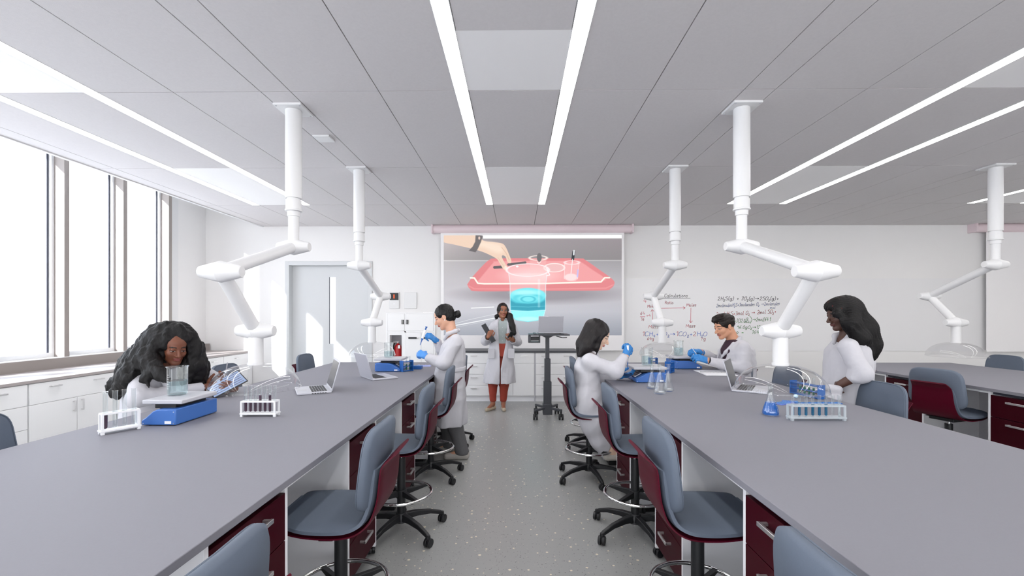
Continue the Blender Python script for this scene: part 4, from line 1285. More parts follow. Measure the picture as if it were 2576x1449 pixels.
# ---------------------------------------------------------------- projected picture (a raster held in the picture's own vertex colours)
def paint_picture():
    W, Hh = 540, 304
    gx = 240 + (np.arange(W) + .5) * (1622 / W)
    gy = 153 + (np.arange(Hh) + .5) * (910 / Hh)
    X, Y = np.meshgrid(gx, gy)
    img = np.zeros((Hh, W, 3))
    def grad(stops):
        ys_ = [s[0] for s in stops]
        return np.stack([np.interp(Y, ys_, [s[1][k] for s in stops]) for k in range(3)], -1)
    img[:] = grad([(153, (178, 172, 176)), (200, (160, 153, 157)), (375, (152, 148, 150)), (384, (205, 203, 205)), (392, (170, 167, 171)), (560, (188, 185, 190)), (700, (198, 195, 201)), (850, (196, 196, 204)), (1063, (158, 162, 172))])
    img += (np.clip((X - 1000) / 900, -1, 1) * -8)[..., None]
    left = np.clip((620 - X) / 400, 0, 1) * np.clip((600 - Y) / 400, 0, 1)
    img += left[..., None] * np.array([30, 28, 26])
    def blend(mask, col):
        m = np.clip(mask, 0, 1)[..., None]
        img[:] = img * (1 - m) + np.array(col, float) * m
    def poly(pts, col, a=1.0, soft=3.0):
        pts = np.array(pts, float)
        ins = np.zeros(X.shape, bool)
        dist = np.full(X.shape, 1e9)
        n = len(pts)
        for i in range(n):
            x0, y0 = pts[i]
            x1, y1 = pts[(i + 1) % n]
            c = ((y0 > Y) != (y1 > Y)) & (X < (x1 - x0) * (Y - y0) / ((y1 - y0) or 1e-9) + x0)
            ins ^= c
            t = np.clip(((X - x0) * (x1 - x0) + (Y - y0) * (y1 - y0)) / ((x1 - x0) ** 2 + (y1 - y0) ** 2 + 1e-9), 0, 1)
            dist = np.minimum(dist, np.hypot(X - x0 - t * (x1 - x0), Y - y0 - t * (y1 - y0)))
        sd = np.where(ins, -dist, dist)
        blend(np.clip(0.5 - sd / soft, 0, 1) * a, col)
    def smooth_poly(pts, col, a=1.0, soft=3.0):
        q = pts + [pts[0]]
        poly([tuple(p) for p in catmull(q, 6)[:-1]], col, a, soft)
    def line(pts, w, col, a=1.0, soft=3.0):
        dist = np.full(X.shape, 1e9)
        for (x0, y0), (x1, y1) in zip(pts[:-1], pts[1:]):
            t = np.clip(((X - x0) * (x1 - x0) + (Y - y0) * (y1 - y0)) / ((x1 - x0) ** 2 + (y1 - y0) ** 2 + 1e-9), 0, 1)
            dist = np.minimum(dist, np.hypot(X - x0 - t * (x1 - x0), Y - y0 - t * (y1 - y0)))
        blend(np.clip(0.5 - (dist - w / 2) / soft, 0, 1) * a, col)
    def ell(cx, cy, rx, ry, col, a=1.0, soft=3.0, ring=0):
        r = np.hypot((X - cx) / rx, (Y - cy) / ry)
        sd = (r - 1) * min(rx, ry)
        if ring:
            sd = np.abs(sd) - ring / 2
        blend(np.clip(0.5 - sd / soft, 0, 1) * a, col)
    poly([(595, 140), (1870, 140), (1870, 183), (600, 183)], (250, 252, 248), 1, 5)
    ell(1120, 690, 650, 75, (150, 145, 152), 0.85, 60)
    # tray
    smooth_poly([(455, 600), (500, 535), (600, 425), (660, 375), (720, 363), (1080, 362), (1470, 364), (1530, 378), (1650, 460), (1780, 555), (1795, 600), (1760, 640), (1680, 656), (1100, 660), (560, 663), (480, 640)], (224, 138, 142))
    smooth_poly([(545, 578), (610, 500), (690, 408), (730, 390), (1080, 388), (1440, 388), (1500, 402), (1600, 470), (1700, 540), (1660, 570), (1100, 592), (600, 596)], (238, 164, 166), 1, 10)
    ell(1060, 520, 230, 60, (250, 205, 205), 0.8, 70)
    line([(484, 540), (520, 541), (552, 590), (610, 594), (1180, 592), (1676, 577), (1708, 540), (1752, 540)], 14, (250, 244, 232))
    line([(470, 615), (520, 640), (1100, 645), (1720, 635), (1785, 605)], 9, (240, 160, 162), 0.8, 8)
    # small things on the tray
    line([(830, 420), (985, 402)], 22, (110, 105, 108)); line([(705, 445), (800, 440)], 26, (105, 100, 104))
    ell(1250, 445, 95, 40, (236, 190, 190)); ell(1250, 449, 93, 38, (250, 236, 232), 0.9, 4, 7)
    poly([(1024, 362), (1040, 570), (1140, 575), (1182, 362)], (240, 190, 188), 0.45); ell(1103, 360, 79, 21, (252, 238, 230), 0.9, 4, 6)
    ell(1113, 355, 22, 40, (118, 116, 118)); line([(1095, 395), (1110, 410), (1128, 393)], 6, (250, 240, 235))
    poly([(1345, 400), (1340, 550), (1370, 570), (1440, 572), (1462, 555), (1477, 400)], (246, 200, 200), 0.5); ell(1410, 402, 66, 17, (250, 225, 225), 0.9, 4, 6)
    ell(1402, 535, 60, 32, (250, 236, 236), 0.7, 10); line([(1345, 400), (1340, 550)], 4, (250, 225, 225)); line([(1477, 400), (1462, 550)], 4, (250, 225, 225)); line([(1465, 470), (1460, 530)], 14, (190, 190, 245), 0.8)
    line([(1427, 305), (1418, 370)], 26, (70, 72, 76)); line([(1429, 295), (1427, 330)], 14, (225, 228, 232)); line([(1416, 372), (1402, 500)], 7, (252, 236, 236))
    # hand
    smooth_poly([(225, 140), (540, 140), (600, 200), (700, 215), (775, 228), (808, 262), (838, 330), (858, 385), (848, 408), (822, 396), (806, 350), (780, 335), (772, 352), (798, 405), (826, 450), (812, 470), (786, 462), (752, 408), (722, 366), (640, 322), (560, 292), (470, 268), (340, 238), (225, 208)], (236, 208, 188))
    smooth_poly([(560, 205), (690, 222), (760, 245), (780, 300), (720, 310), (620, 270), (550, 245)], (246, 226, 208), 0.8, 40)
    line([(770, 262), (812, 318), (838, 378)], 5, (208, 172, 150), 0.7, 6); line([(735, 355), (775, 415), (800, 450)], 4, (212, 178, 156), 0.6, 6)
    ell(806, 448, 13, 16, (250, 232, 220), 0.8, 6)
    poly([(532, 140), (598, 160), (580, 215), (550, 280), (530, 308), (470, 292), (505, 255), (528, 210)], (112, 108, 110), 0.95, 6); ell(565, 178, 9, 14, (226, 200, 190))
    # big beaker
    poly([(832, 500), (846, 590), (846, 700), (1172, 700), (1172, 590), (1185, 500)], (255, 232, 232), 0.42, 8)
    ell(1010, 470, 192, 56, (255, 226, 226), 0.3)
    poly([(846, 700), (852, 850), (862, 890), (900, 925), (1010, 942), (1120, 925), (1160, 880), (1172, 700)], (92, 200, 216), 1, 5)
    ell(1010, 702, 163, 70, (130, 232, 240), 1, 6); ell(1010, 730, 120, 40, (96, 208, 222), 0.7, 10, 16); ell(1012, 735, 62, 26, (84, 192, 210), 0.8, 6, 9); ell(990, 675, 120, 22, (190, 250, 252), 0.7, 20)
    poly([(848, 745), (900, 770), (1010, 776), (1120, 768), (1171, 742), (1166, 830), (1010, 842), (856, 832)], (66, 158, 180), 0.85, 14)
    line([(856, 800), (1010, 806), (1166, 798)], 5, (110, 205, 220), 0.7, 5); line([(858, 838), (1010, 846), (1165, 836)], 7, (205, 250, 252), 0.9, 5)
    poly([(858, 842), (1164, 840), (1158, 885), (1120, 922), (1010, 940), (900, 922), (864, 888)], (158, 244, 248), 0.95, 8); ell(1010, 915, 110, 20, (200, 255, 255), 0.7, 14)
    ell(1008, 470, 193, 57, (246, 240, 242), 0.9, 4, 6); line([(1180, 455), (1208, 515), (1180, 522)], 8, (250, 250, 250)); ell(912, 437, 12, 8, (255, 255, 255))
    line([(834, 505), (846, 590), (848, 830), (870, 895)], 5, (225, 246, 250), 0.8); line([(1184, 510), (1172, 600), (1170, 830), (1150, 895)], 5, (225, 246, 250), 0.8); line([(1110, 560), (1110, 800)], 18, (225, 250, 252), 0.35, 14)
    # glass rods lower left
    line([(492, 816), (698, 806)], 7, (250, 252, 252)); line([(240, 985), (480, 920), (720, 868)], 4, (226, 228, 232), 0.9); line([(240, 990), (400, 965), (700, 908)], 8, (248, 250, 252), 0.95, 5); line([(300, 1000), (480, 966), (690, 924)], 3, (220, 223, 228), 0.8)
    rs = np.random.RandomState(3)
    img[:] += rs.normal(0, 1.2, img.shape)
    return np.clip(img, 0, 255), W, Hh
img, PW, PH = paint_picture()
SY_ = BACK - 0.10
def pq(x, y):
    return at_y(x, y, SY_)
sl, sr = pq(1108.8, 585), pq(1570.3, 880)
scr = thing('projection_screen', 'wide projection screen pulled down on the back wall showing a lab picture', 'screen', (0, 0, 0))
MB().box(sl.x, sr.x, SY_, SY_ + 0.003, sr.z, sl.z + 0.08, M['screen']).box(sl.x, sr.x, SY_ - 0.008, SY_ + 0.011, sr.z - 0.012, sr.z + 0.012, M['screen']).build('fabric', scr, smooth=False)
def casing(par, xa, xb, za, zb, yc):
    r = (za - zb) / 2
    zc = (za + zb) / 2
    q = MB()
    q.prism([(yc + r * 0.9 * math.cos(t * PI / 12) * (1.2 if math.cos(t * PI / 12) > 0 else 1), zc + r * math.sin(t * PI / 12)) for t in range(24)], xa + 0.03, xb - 0.03, M['casing'], 'x')
    c = q.build('casing', par, 0.002)
    for a, e in ((xa, xa + 0.03), (xb - 0.03, xb)):
        q = MB().box(a, e, yc - r * 1.02, yc + r * 1.1, zc - r * 1.02, zc + r * 1.05, M['casing'])
        q.build('end_bracket', par, 0.004)
ca, cb = pq(1086, 565.5), pq(1592.5, 586)
casing(scr, ca.x, cb.x, ca.z, cb.z, SY_ + 0.015)
p0, p1 = pq(1116.3, 592.2), pq(1563.7, 843.5)
gx = np.linspace(p0.x, p1.x, PW + 1)
gz = np.linspace(p0.z, p1.z, PH + 1)
XX, ZZ = np.meshgrid(gx, gz)
v = np.stack([XX.ravel(), np.full(XX.size, SY_ - 0.0015), ZZ.ravel()], -1)
i = np.arange(PH)[:, None] * (PW + 1) + np.arange(PW)[None, :]
fc = np.stack([i, i + PW + 1, i + PW + 2, i + 1], -1).reshape(-1, 4)
me = bpy.data.meshes.new('projected_picture')
me.vertices.add(len(v)); me.vertices.foreach_set('co', v.ravel())
me.loops.add(fc.size); me.loops.foreach_set('vertex_index', fc.ravel())
me.polygons.add(len(fc)); me.polygons.foreach_set('loop_start', np.arange(0, fc.size, 4))
me.update()
at_ = me.color_attributes.new('picture', 'FLOAT_COLOR', 'CORNER')
s = img.reshape(-1, 3) / 255.0
ln = np.where(s <= 0.04045, s / 12.92, ((s + 0.055) / 1.055) ** 2.4)
at_.data.foreach_set('color', np.repeat(np.concatenate([ln, np.ones((len(ln), 1))], 1), 4, axis=0).ravel().astype(np.float32))
pm = bpy.data.materials.new('projected_image')
pm.use_nodes = True
nt = pm.node_tree
nt.nodes.clear()
oo, ee, aa = nt.nodes.new('ShaderNodeOutputMaterial'), nt.nodes.new('ShaderNodeEmission'), nt.nodes.new('ShaderNodeVertexColor')
aa.layer_name = 'picture'
PIC_GAIN = ee.inputs['Strength']
PIC_GAIN.default_value = 1.0
nt.links.new(aa.outputs[0], ee.inputs[0]); nt.links.new(ee.outputs[0], oo.inputs[0])
me.materials.append(pm)
o = bpy.data.objects.new('projected_picture', me)
COL.objects.link(o)
o.parent = scr
# second screen, right
scr2 = thing('projection_screen', 'blank white projection screen at the right edge of the back wall', 'screen', (0, 0, 0))
a2, b2 = pq(2481, 583), pq(2640, 883)
MB().box(a2.x, b2.x, SY_, SY_ + 0.003, b2.z, ca.z - 0.02, M['screen']).box(a2.x, b2.x, SY_ - 0.008, SY_ + 0.011, b2.z - 0.012, b2.z + 0.012, M['screen']).build('fabric', scr2, smooth=False)
c2 = pq(2448, 565)
casing(scr2, c2.x, b2.x + 0.15, ca.z, cb.z, SY_ + 0.015)
# ---------------------------------------------------------------- people: smooth implicit bodies meshed by surface nets
def axis_lines(lo, hi, h, fine):
    out, x = [lo], lo
    while x < hi:
        s = h
        for a, c, hh in fine:
            if a - h * 0.5 <= x <= c:
                s = min(s, hh)
        x += s
        out.append(x)
    return np.array(out)
class Vol:
    def __init__(s, lo, hi, h, fine=()):
        """fine: (lo, hi, step) boxes where the grid is denser"""
        s.ax = [axis_lines(lo[k], hi[k], h, [(f[0][k], f[1][k], f[2]) for f in fine]) for k in range(3)]
        s.F = np.full([len(a) for a in s.ax], 1.0, np.float32)
    def sub(s, lo, hi):
        sl = []
        for k in range(3):
            i0, i1 = np.searchsorted(s.ax[k], lo[k]), np.searchsorted(s.ax[k], hi[k])
            if i1 - i0 < 1:
                return None
            sl.append(slice(i0, i1))
        g = [s.ax[k][sl[k]].astype(np.float32) for k in range(3)]
        return tuple(sl), g[0][:, None, None], g[1][None, :, None], g[2][None, None, :]
    def put(s, sl, d, k, op='u'):
        F = s.F[sl]
        if op == 'u':
            if k:
                h = np.maximum(k - np.abs(F - d), 0) / k
                s.F[sl] = np.minimum(F, d) - h * h * k * 0.25
            else:
                s.F[sl] = np.minimum(F, d)
        else:
            d = -d
            if k:
                h = np.maximum(k - np.abs(F - d), 0) / k
                s.F[sl] = np.maximum(F, d) + h * h * k * 0.25
            else:
                s.F[sl] = np.maximum(F, d)
    def rc(s, a, b, ra, rb, k=0.02, op='u'):
        """round cone between a and b"""
        a, b = np.array(a, float), np.array(b, float)
        m = max(ra, rb) + 0.05 + k
        q = s.sub(np.minimum(a, b) - m, np.maximum(a, b) + m)
        if q is None:
            return
        sl, X, Y, Z = q
        ba = b - a
        L2 = float(ba @ ba) + 1e-12
        t = np.clip(((X - a[0]) * ba[0] + (Y - a[1]) * ba[1] + (Z - a[2]) * ba[2]) / L2, 0, 1)
        d = np.sqrt((X - a[0] - t * ba[0]) ** 2 + (Y - a[1] - t * ba[1]) ** 2 + (Z - a[2] - t * ba[2]) ** 2) - (ra + (rb - ra) * t)
        s.put(sl, d, k, op)
    def path(s, pts, rs, k=0.02):
        for i in range(len(pts) - 1):
            s.rc(pts[i], pts[i + 1], rs[i], rs[i + 1], k)
    def el(s, c, r, R=None, k=0.02, op='u'):
        """ellipsoid; R columns are its axes in the world"""
        c, r = np.array(c, float), np.array(r, float)
        R = np.eye(3) if R is None else np.array(R, float)
        ext = np.sqrt(((R * r) ** 2).sum(1)) + 0.05 + k
        q = s.sub(c - ext, c + ext)
        if q is None:
            return
        sl, X, Y, Z = q
        x, y, z = X - c[0], Y - c[1], Z - c[2]
        k0, k1 = 0, 0
        for j in range(3):
            p = (x * R[0, j] + y * R[1, j] + z * R[2, j]) / r[j]
            k0 = k0 + p * p
            k1 = k1 + (p / r[j]) ** 2
        k0 = np.sqrt(k0)
        s.put(sl, k0 * (k0 - 1) / np.sqrt(k1 + 1e-9), k, op)
    def loft(s, secs, ang=0.0, k=0.03, n=2.3, cap=0.03, op='u', ruffle=None):
        """upright loft: sections (z, x, y, rx, ry), rx along direction ang"""
        secs = sorted(secs)
        a = np.array(secs, float)
        m = a[:, 3:].max() + 0.08
        q = s.sub((a[:, 1].min() - m, a[:, 2].min() - m, a[0, 0] - 0.05), (a[:, 1].max() + m, a[:, 2].max() + m, a[-1, 0] + 0.06))
        if q is None:
            return
        sl, X, Y, Z = q
        zz = Z.ravel()
        cx, cy, rx, ry = [np.interp(zz, a[:, 0], a[:, j])[None, None, :].astype(np.float32) for j in (1, 2, 3, 4)]
        u = (X - cx) * math.cos(ang) + (Y - cy) * math.sin(ang)
        w = -(X - cx) * math.sin(ang) + (Y - cy) * math.cos(ang)
        e = (np.abs(u / rx) ** n + np.abs(w / ry) ** n) ** (1 / n)
        d = (e - 1) * np.minimum(rx, ry)
        if ruffle:
            amp, fr, z0, z1 = ruffle
            th = np.arctan2(w / ry, u / rx)
            wt = np.clip((z1 - Z) / (z1 - z0), 0, 1)
            d = d - amp * wt * np.sin(th * fr + 2.0 * np.sin(Z * 6)) * np.clip(e, 0, 1)
        top, bot = Z - a[-1, 0], a[0, 0] - Z
        for p in (top, bot):
            kk = cap if p is top else 0.008
            h = np.maximum(kk - np.abs(d - p), 0) / kk
            d = np.maximum(d, p) + h * h * kk * 0.25
        s.put(sl, d, k, op)
    def half(s, p, nrm, k=0.005, lo=None, hi=None):
        """cut away everything on the side nrm points to"""
        lo = [a[0] - 1 for a in s.ax] if lo is None else lo
        hi = [a[-1] + 1 for a in s.ax] if hi is None else hi
        q = s.sub(lo, hi)
        if q is None:
            return
        sl, X, Y, Z = q
        nrm = np.array(nrm, float) / np.linalg.norm(nrm)
        d = -((X - p[0]) * nrm[0] + (Y - p[1]) * nrm[1] + (Z - p[2]) * nrm[2])
        s.put(sl, d + 0 * s.F[sl], k, 'x')
    def slit(s, rows, y1, k=0.004, ang=0.0, base=(0, 0)):
        """cut an upright slit: rows (z, centre, half width) along direction ang, everything nearer than y1 across it"""
        a = np.array(sorted(rows), float)
        X, Y, Z = s.ax[0][:, None, None], s.ax[1][None, :, None], s.ax[2][None, None, :]
        c, w = np.interp(Z, a[:, 0], a[:, 1]), np.interp(Z, a[:, 0], a[:, 2])
        u = (X - base[0]) * math.cos(ang) + (Y - base[1]) * math.sin(ang)
        v = -(X - base[0]) * math.sin(ang) + (Y - base[1]) * math.cos(ang)
        d = np.maximum(np.maximum(np.abs(u - c) - w, v - y1), np.maximum(a[0, 0] - Z, Z - a[-1, 0]))
        s.put((slice(None),) * 3, d.astype(np.float32), k, 'x')
    def folds(s, amp, freq, seed, dirn=(0, 0, 1), stretch=0.35, crease=False):
        r = np.random.RandomState(seed)
        X, Y, Z = s.ax[0][:, None, None], s.ax[1][None, :, None], s.ax[2][None, None, :]
        dirn = np.array(dirn, float) / np.linalg.norm(dirn)
        tot = 0
        for j in range(5):
            v = r.normal(size=3)
            v = v - dirn * (v @ dirn) * (1 - stretch)
            v = v / np.linalg.norm(v) * freq * (0.6 + 0.5 * j)
            v2 = r.normal(size=3) * freq * 0.35
            ph = r.uniform(0, 6.3, 2)
            w = np.sin(X * v[0] + Y * v[1] + Z * v[2] + ph[0] + 1.6 * np.sin(X * v2[0] + Y * v2[1] + Z * v2[2] + ph[1]))
            if crease:
                w = 1.0 - 2.2 * np.abs(w) ** 0.75
            tot = tot + w / (1 + 0.5 * j)
        near = np.abs(s.F) < 0.06
        s.F -= np.where(near, amp * tot, 0).astype(np.float32)
    def mesh(s):
        F, ax = s.F, s.ax
        n = F.shape
        ins = F < 0
        c = np.zeros((n[0] - 1, n[1] - 1, n[2] - 1), np.int8)
        for i in (0, 1):
            for j in (0, 1):
                for k in (0, 1):
                    c += ins[i:n[0] - 1 + i, j:n[1] - 1 + j, k:n[2] - 1 + k]
        mask = (c > 0) & (c < 8)
        I, J, K = np.nonzero(mask)
        vid = np.full(mask.shape, -1, np.int64)
        vid[mask] = np.arange(len(I))
        cor, pos = {}, {}
        for i in (0, 1):
            for j in (0, 1):
                for k in (0, 1):
                    cor[i, j, k] = F[I + i, J + j, K + k]
                    pos[i, j, k] = np.stack([ax[0][I + i], ax[1][J + j], ax[2][K + k]], -1)
        acc, cnt = np.zeros((len(I), 3)), np.zeros(len(I))
        ks = list(cor)
        for p in ks:
            for q in ks:
                if sum(abs(a - b) for a, b in zip(p, q)) == 1 and p < q:
                    va, vb = cor[p], cor[q]
                    m = (va < 0) != (vb < 0)
                    t = (va[m] / (va[m] - vb[m]))[:, None]
                    acc[m] += pos[p][m] + (pos[q][m] - pos[p][m]) * t
                    cnt[m] += 1
        V = acc / cnt[:, None]
        quads = []
        for a in range(3):
            b, d = (a + 1) % 3, (a + 2) % 3
            s0 = [slice(None)] * 3
            s1 = [slice(None)] * 3
            s0[a], s1[a] = slice(0, n[a] - 1), slice(1, n[a])
            ch = ins[tuple(s0)] != ins[tuple(s1)]
            E = np.nonzero(ch)
            ok = (E[b] > 0) & (E[d] > 0) & (E[b] < n[b] - 1) & (E[d] < n[d] - 1)
            E = [e[ok] for e in E]
            st = ins[tuple(s0)][tuple(E)]
            def vv(db, dd):
                ix = [None] * 3
                ix[a], ix[b], ix[d] = E[a], E[b] + db, E[d] + dd
                return vid[tuple(ix)]
            q = np.stack([vv(-1, -1), vv(0, -1), vv(0, 0), vv(-1, 0)], -1)
            q[~st] = q[~st][:, ::-1]
            quads.append(q)
        Q = np.concatenate(quads)
        # one gentle relaxation
        nb, nc = np.zeros_like(V), np.zeros(len(V))
        for e in range(4):
            a, b = Q[:, e], Q[:, (e + 1) % 4]
            np.add.at(nb, a, V[b]); np.add.at(nc, a, 1)
            np.add.at(nb, b, V[a]); np.add.at(nc, b, 1)
        V = V + 0.45 * (nb / np.maximum(nc, 1)[:, None] - V)
        return V, Q
def np_obj(name, V, Q, mats, parent, loc, mi=None, keep=False):
    if not keep:                                   # keep the largest connected surface only
        lab = np.arange(len(V))
        for _ in range(200):
            m = lab[Q].min(1)
            new = lab.copy()
            for e in range(4):
                np.minimum.at(new, Q[:, e], m)
            new = new[new]
            if (new == lab).all():
                break
            lab = new
        u, cn = np.unique(lab, return_counts=True)
        big = u[cn.argmax()]
        sel = lab == big
        rem = np.cumsum(sel) - 1
        fk = sel[Q].all(1)
        Q = rem[Q[fk]]
        V = V[sel]
        if mi is not None:
            mi = mi[fk]
    me = bpy.data.meshes.new(name)
    v = V - np.array(loc)
    me.vertices.add(len(v)); me.vertices.foreach_set('co', v.astype(np.float32).ravel())
    me.loops.add(Q.size); me.loops.foreach_set('vertex_index', Q.astype(np.int32).ravel())
    me.polygons.add(len(Q)); me.polygons.foreach_set('loop_start', np.arange(0, Q.size, 4, dtype=np.int32))
    me.polygons.foreach_set('use_smooth', np.ones(len(Q), bool))
    for m in mats:
        me.materials.append(m)
    if mi is not None:
        me.polygons.foreach_set('material_index', mi.astype(np.int32))
    me.update()
    me.validate()
    o = bpy.data.objects.new(name, me)
    COL.objects.link(o)
    o.parent = parent
    return o
def frame(f, u):
    f = np.array(f, float); f /= np.linalg.norm(f)
    u = np.array(u, float); u -= f * (u @ f); u /= np.linalg.norm(u)
    return np.stack([np.cross(f, u), f, u], 1)          # columns right, forward, up
def head(V, c, R, s=1.0, neck=None, male=False):
    c = np.array(c, float)
    P = lambda r, f, u: c + R @ (np.array([r, f, u]) * s)
    el = lambda p, rad, k=0.014, op='u': V.el(P(*p), np.array(rad) * s, R, k * s, op)
    el((0, -0.014, 0.032), (0.073, 0.092, 0.084))
    el((0, 0.032, -0.028), (0.056, 0.058, 0.078), 0.03)
    el((0, 0.03, 0.045), (0.058, 0.058, 0.045), 0.02)
    w = 0.05 if male else 0.044
    for sg in (-1, 1):
        V.rc(P(sg * w, 0.0, -0.052), P(sg * 0.016, 0.062, -0.095), 0.022 * s, 0.017 * s, 0.02 * s)
        el((sg * 0.038, 0.058, -0.028), (0.02, 0.022, 0.02), 0.02)               # cheek
    el((0, 0.07, -0.098), (0.018, 0.016, 0.015), 0.016)                           # chin
    V.rc(P(-0.032, 0.078, 0.02), P(0.032, 0.078, 0.02), 0.011 * s, 0.011 * s, 0.014 * s)   # brow
    for sg in (-1, 1):
        el((sg * 0.031, 0.097, 0.001), (0.017, 0.014, 0.012), 0.012, 'x')        # eye socket
        el((sg * 0.031, 0.075, 0.0), (0.0145, 0.0135, 0.0125), 0.004)            # eyeball under its lids
        el((sg * 0.031, 0.081, 0.0085), (0.0155, 0.0095, 0.005), 0.006)          # upper lid
    V.rc(P(0, 0.085, 0.01), P(0, 0.111, -0.031), 0.0075 * s, 0.0115 * s, 0.012 * s)
    for sg in (-1, 1):
        el((sg * 0.0115, 0.098, -0.036), (0.0085, 0.011, 0.008), 0.008)
    el((0, 0.088, -0.0565), (0.022, 0.012, 0.0065), 0.008)
    el((0, 0.087, -0.0675), (0.019, 0.012, 0.0075), 0.006)
    el((0, 0.101, -0.0618), (0.022, 0.006, 0.0022), 0.003, 'x')
    for sg in (-1, 1):
        el((sg * 0.074, -0.008, -0.004), (0.008, 0.018, 0.03), 0.008)
        el((sg * 0.083, -0.004, -0.002), (0.005, 0.009, 0.017), 0.004, 'x')
    if neck is not None:
        V.rc(P(0, -0.03, -0.05), neck, (0.056 if male else 0.05) * s, (0.062 if male else 0.054), 0.03)
def face_paint(Vx, Q, c, R, s=1.0, open_=1.0):
    """faces of lips, brows, eye white and iris; 0 skin"""
    m = (Vx[Q].mean(1) - np.array(c)) @ R / s
    r, f, u = m[:, 0], m[:, 1], m[:, 2]
    out = np.zeros(len(Q), int)
    ar = np.abs(r)
    fr = f > 0.05
    out[fr & (((r / 0.0235) ** 2 + ((u + 0.062) / 0.0135) ** 2) < 1)] = 3
    arch = 0.024 + 0.004 * np.sin((ar - 0.012) / 0.038 * PI)
    out[fr & (ar > 0.013) & (ar < 0.05) & (np.abs(u - arch) < 0.0036)] = 4
    e = ((ar - 0.031) / 0.0145) ** 2
    out[(f > 0.06) & (e < 1) & (np.abs(u + 0.001) < 0.0062 * open_ * np.sqrt(np.clip(1 - e, 0, 1)) + 0.0006)] = 1
    out[(f > 0.06) & (np.hypot(ar - 0.031, u) < 0.0062) & (np.abs(u + 0.001) < 0.0062 * open_)] = 2
    up = 0.0062 * open_ * np.sqrt(np.clip(1 - e, 0, 1))
    out[(f > 0.055) & (e < 1.15) & (np.abs(u - up - 0.0012) < 0.0022)] = 4
    return out
def orth(a, n):
    a = np.array(a, float); a /= np.linalg.norm(a)
    n = np.array(n, float); n = n - a * (n @ a); n /= np.linalg.norm(n)
    return a, n
def hand(V, W, a, n, thumb, s=1.0, curl=(0.5, 0.55, 0.6, 0.65), grow=0.0, tcurl=0.5, spread=0.0):
    """W wrist, a along the palm, n out of the back of the hand, thumb +1/-1 picks the thumb's side"""
    a, n = orth(a, n)
    t = np.cross(a, n) * thumb
    W = np.array(W, float)
    g = grow
    k = 0.008
    kn = []
    for i, (o, L) in enumerate(((0.031, 0.088), (0.010, 0.092), (-0.011, 0.087), (-0.030, 0.078))):
        K = W + (a * L + t * o) * s
        V.rc(W + t * o * 0.55 * s + a * 0.008 * s, K, 0.0145 * s + g, 0.0108 * s + g, 0.012)
        kn.append(K)
    V.rc(W + a * 0.03 * s - n * 0.006 * s + t * 0.014 * s, W + a * 0.07 * s - n * 0.004 * s - t * 0.014 * s, 0.015 * s + g, 0.013 * s + g, 0.015)
    lens = ((0.042, 0.026, 0.021), (0.046, 0.029, 0.022), (0.043, 0.027, 0.021), (0.034, 0.021, 0.019))
    for i in range(4):
        p, ang = kn[i], 0.0
        sp = (1.5 - i) * spread
        r0 = (0.0095, 0.0098, 0.0092, 0.0082)[i] * s + g
        for j, L in enumerate(lens[i]):
            ang += curl[i] * (1.0, 1.25, 0.8)[j]
            d = (a * math.cos(sp) + t * math.sin(sp)) * math.cos(ang) - n * math.sin(ang)
            q = p + d * L * s
            V.rc(p, q, r0, r0 * 0.92, 0.004)
            p, r0 = q, r0 * 0.92
    b = W + (a * 0.022 + t * 0.024 - n * 0.008) * s
    d1 = a * 0.55 + t * 0.75 - n * (0.2 + tcurl * 0.4)
    d2 = a * (0.85 - tcurl * 0.2) + t * (0.35 - tcurl * 0.6) - n * (0.3 + tcurl * 0.5)
    d3 = a * (0.9 - tcurl * 0.2) + t * (0.15 - tcurl * 0.8) - n * (0.3 + tcurl * 0.5)
    p = b
    for d, L, r0, r1 in ((d1, 0.040, 0.0145, 0.0115), (d2, 0.032, 0.0112, 0.0102), (d3, 0.026, 0.010, 0.0088)):
        q = p + d / np.linalg.norm(d) * L * s
        V.rc(p, q, r0 * s + g, r1 * s + g, 0.006)
        p = q
def skin_mats(nm, r, g, b, lip, hairc):
    m = mat(nm + '_skin', rgb(r, g, b), 0.5, noise=0.04, nscale=30)
    m.node_tree.nodes['Principled BSDF'].inputs['Subsurface Weight'].default_value = 0.12
    m.node_tree.nodes['Principled BSDF'].inputs['Subsurface Radius'].default_value = (0.01, 0.004, 0.002)
    return [m, M['eye_white'], M['iris'], mat(nm + '_lips', rgb(*lip), 0.4), mat(nm + '_brow', rgb(*hairc), 0.7)]
M['eye_white'] = mat('eye_white', rgb(190, 182, 176), 0.3)
M['iris'] = mat('dark_iris', rgb(34, 24, 20), 0.15)
M['coat'] = mat('white_cotton_coat', rgb(196, 195, 201), 0.85, noise=0.03, nscale=25, bump=0.12, bscale=70)
M['binder'] = mat('dark_binder_cover', rgb(40, 42, 48), 0.5)
def cloth_creases(m):
    nt = m.node_tree
    bs = nt.nodes['Principled BSDF']
    tc = nt.nodes.new('ShaderNodeTexCoord')
    mp = nt.nodes.new('ShaderNodeMapping')
    mp.inputs['Scale'].default_value = (1.0, 1.0, 0.42)
    mp.inputs['Rotation'].default_value = (0.35, 0.5, 0.2)
    nt.links.new(tc.outputs['Object'], mp.inputs[0])
    n = nt.nodes.new('ShaderNodeTexNoise')
    n.noise_type = 'RIDGED_MULTIFRACTAL'
    n.inputs['Scale'].default_value = 7.0
    n.inputs['Detail'].default_value = 2.5
    n.inputs['Distortion'].default_value = 0.6
    nt.links.new(mp.outputs[0], n.inputs['Vector'])
    b = nt.nodes.new('ShaderNodeBump')
    b.inputs['Strength'].default_value = 0.55
    b.inputs['Distance'].default_value = 0.018
    nt.links.new(n.outputs['Fac'], b.inputs['Height'])
    old = bs.inputs['Normal'].links[0].from_socket
    nt.links.new(old, b.inputs['Normal'])
    nt.links.new(b.outputs[0], bs.inputs['Normal'])
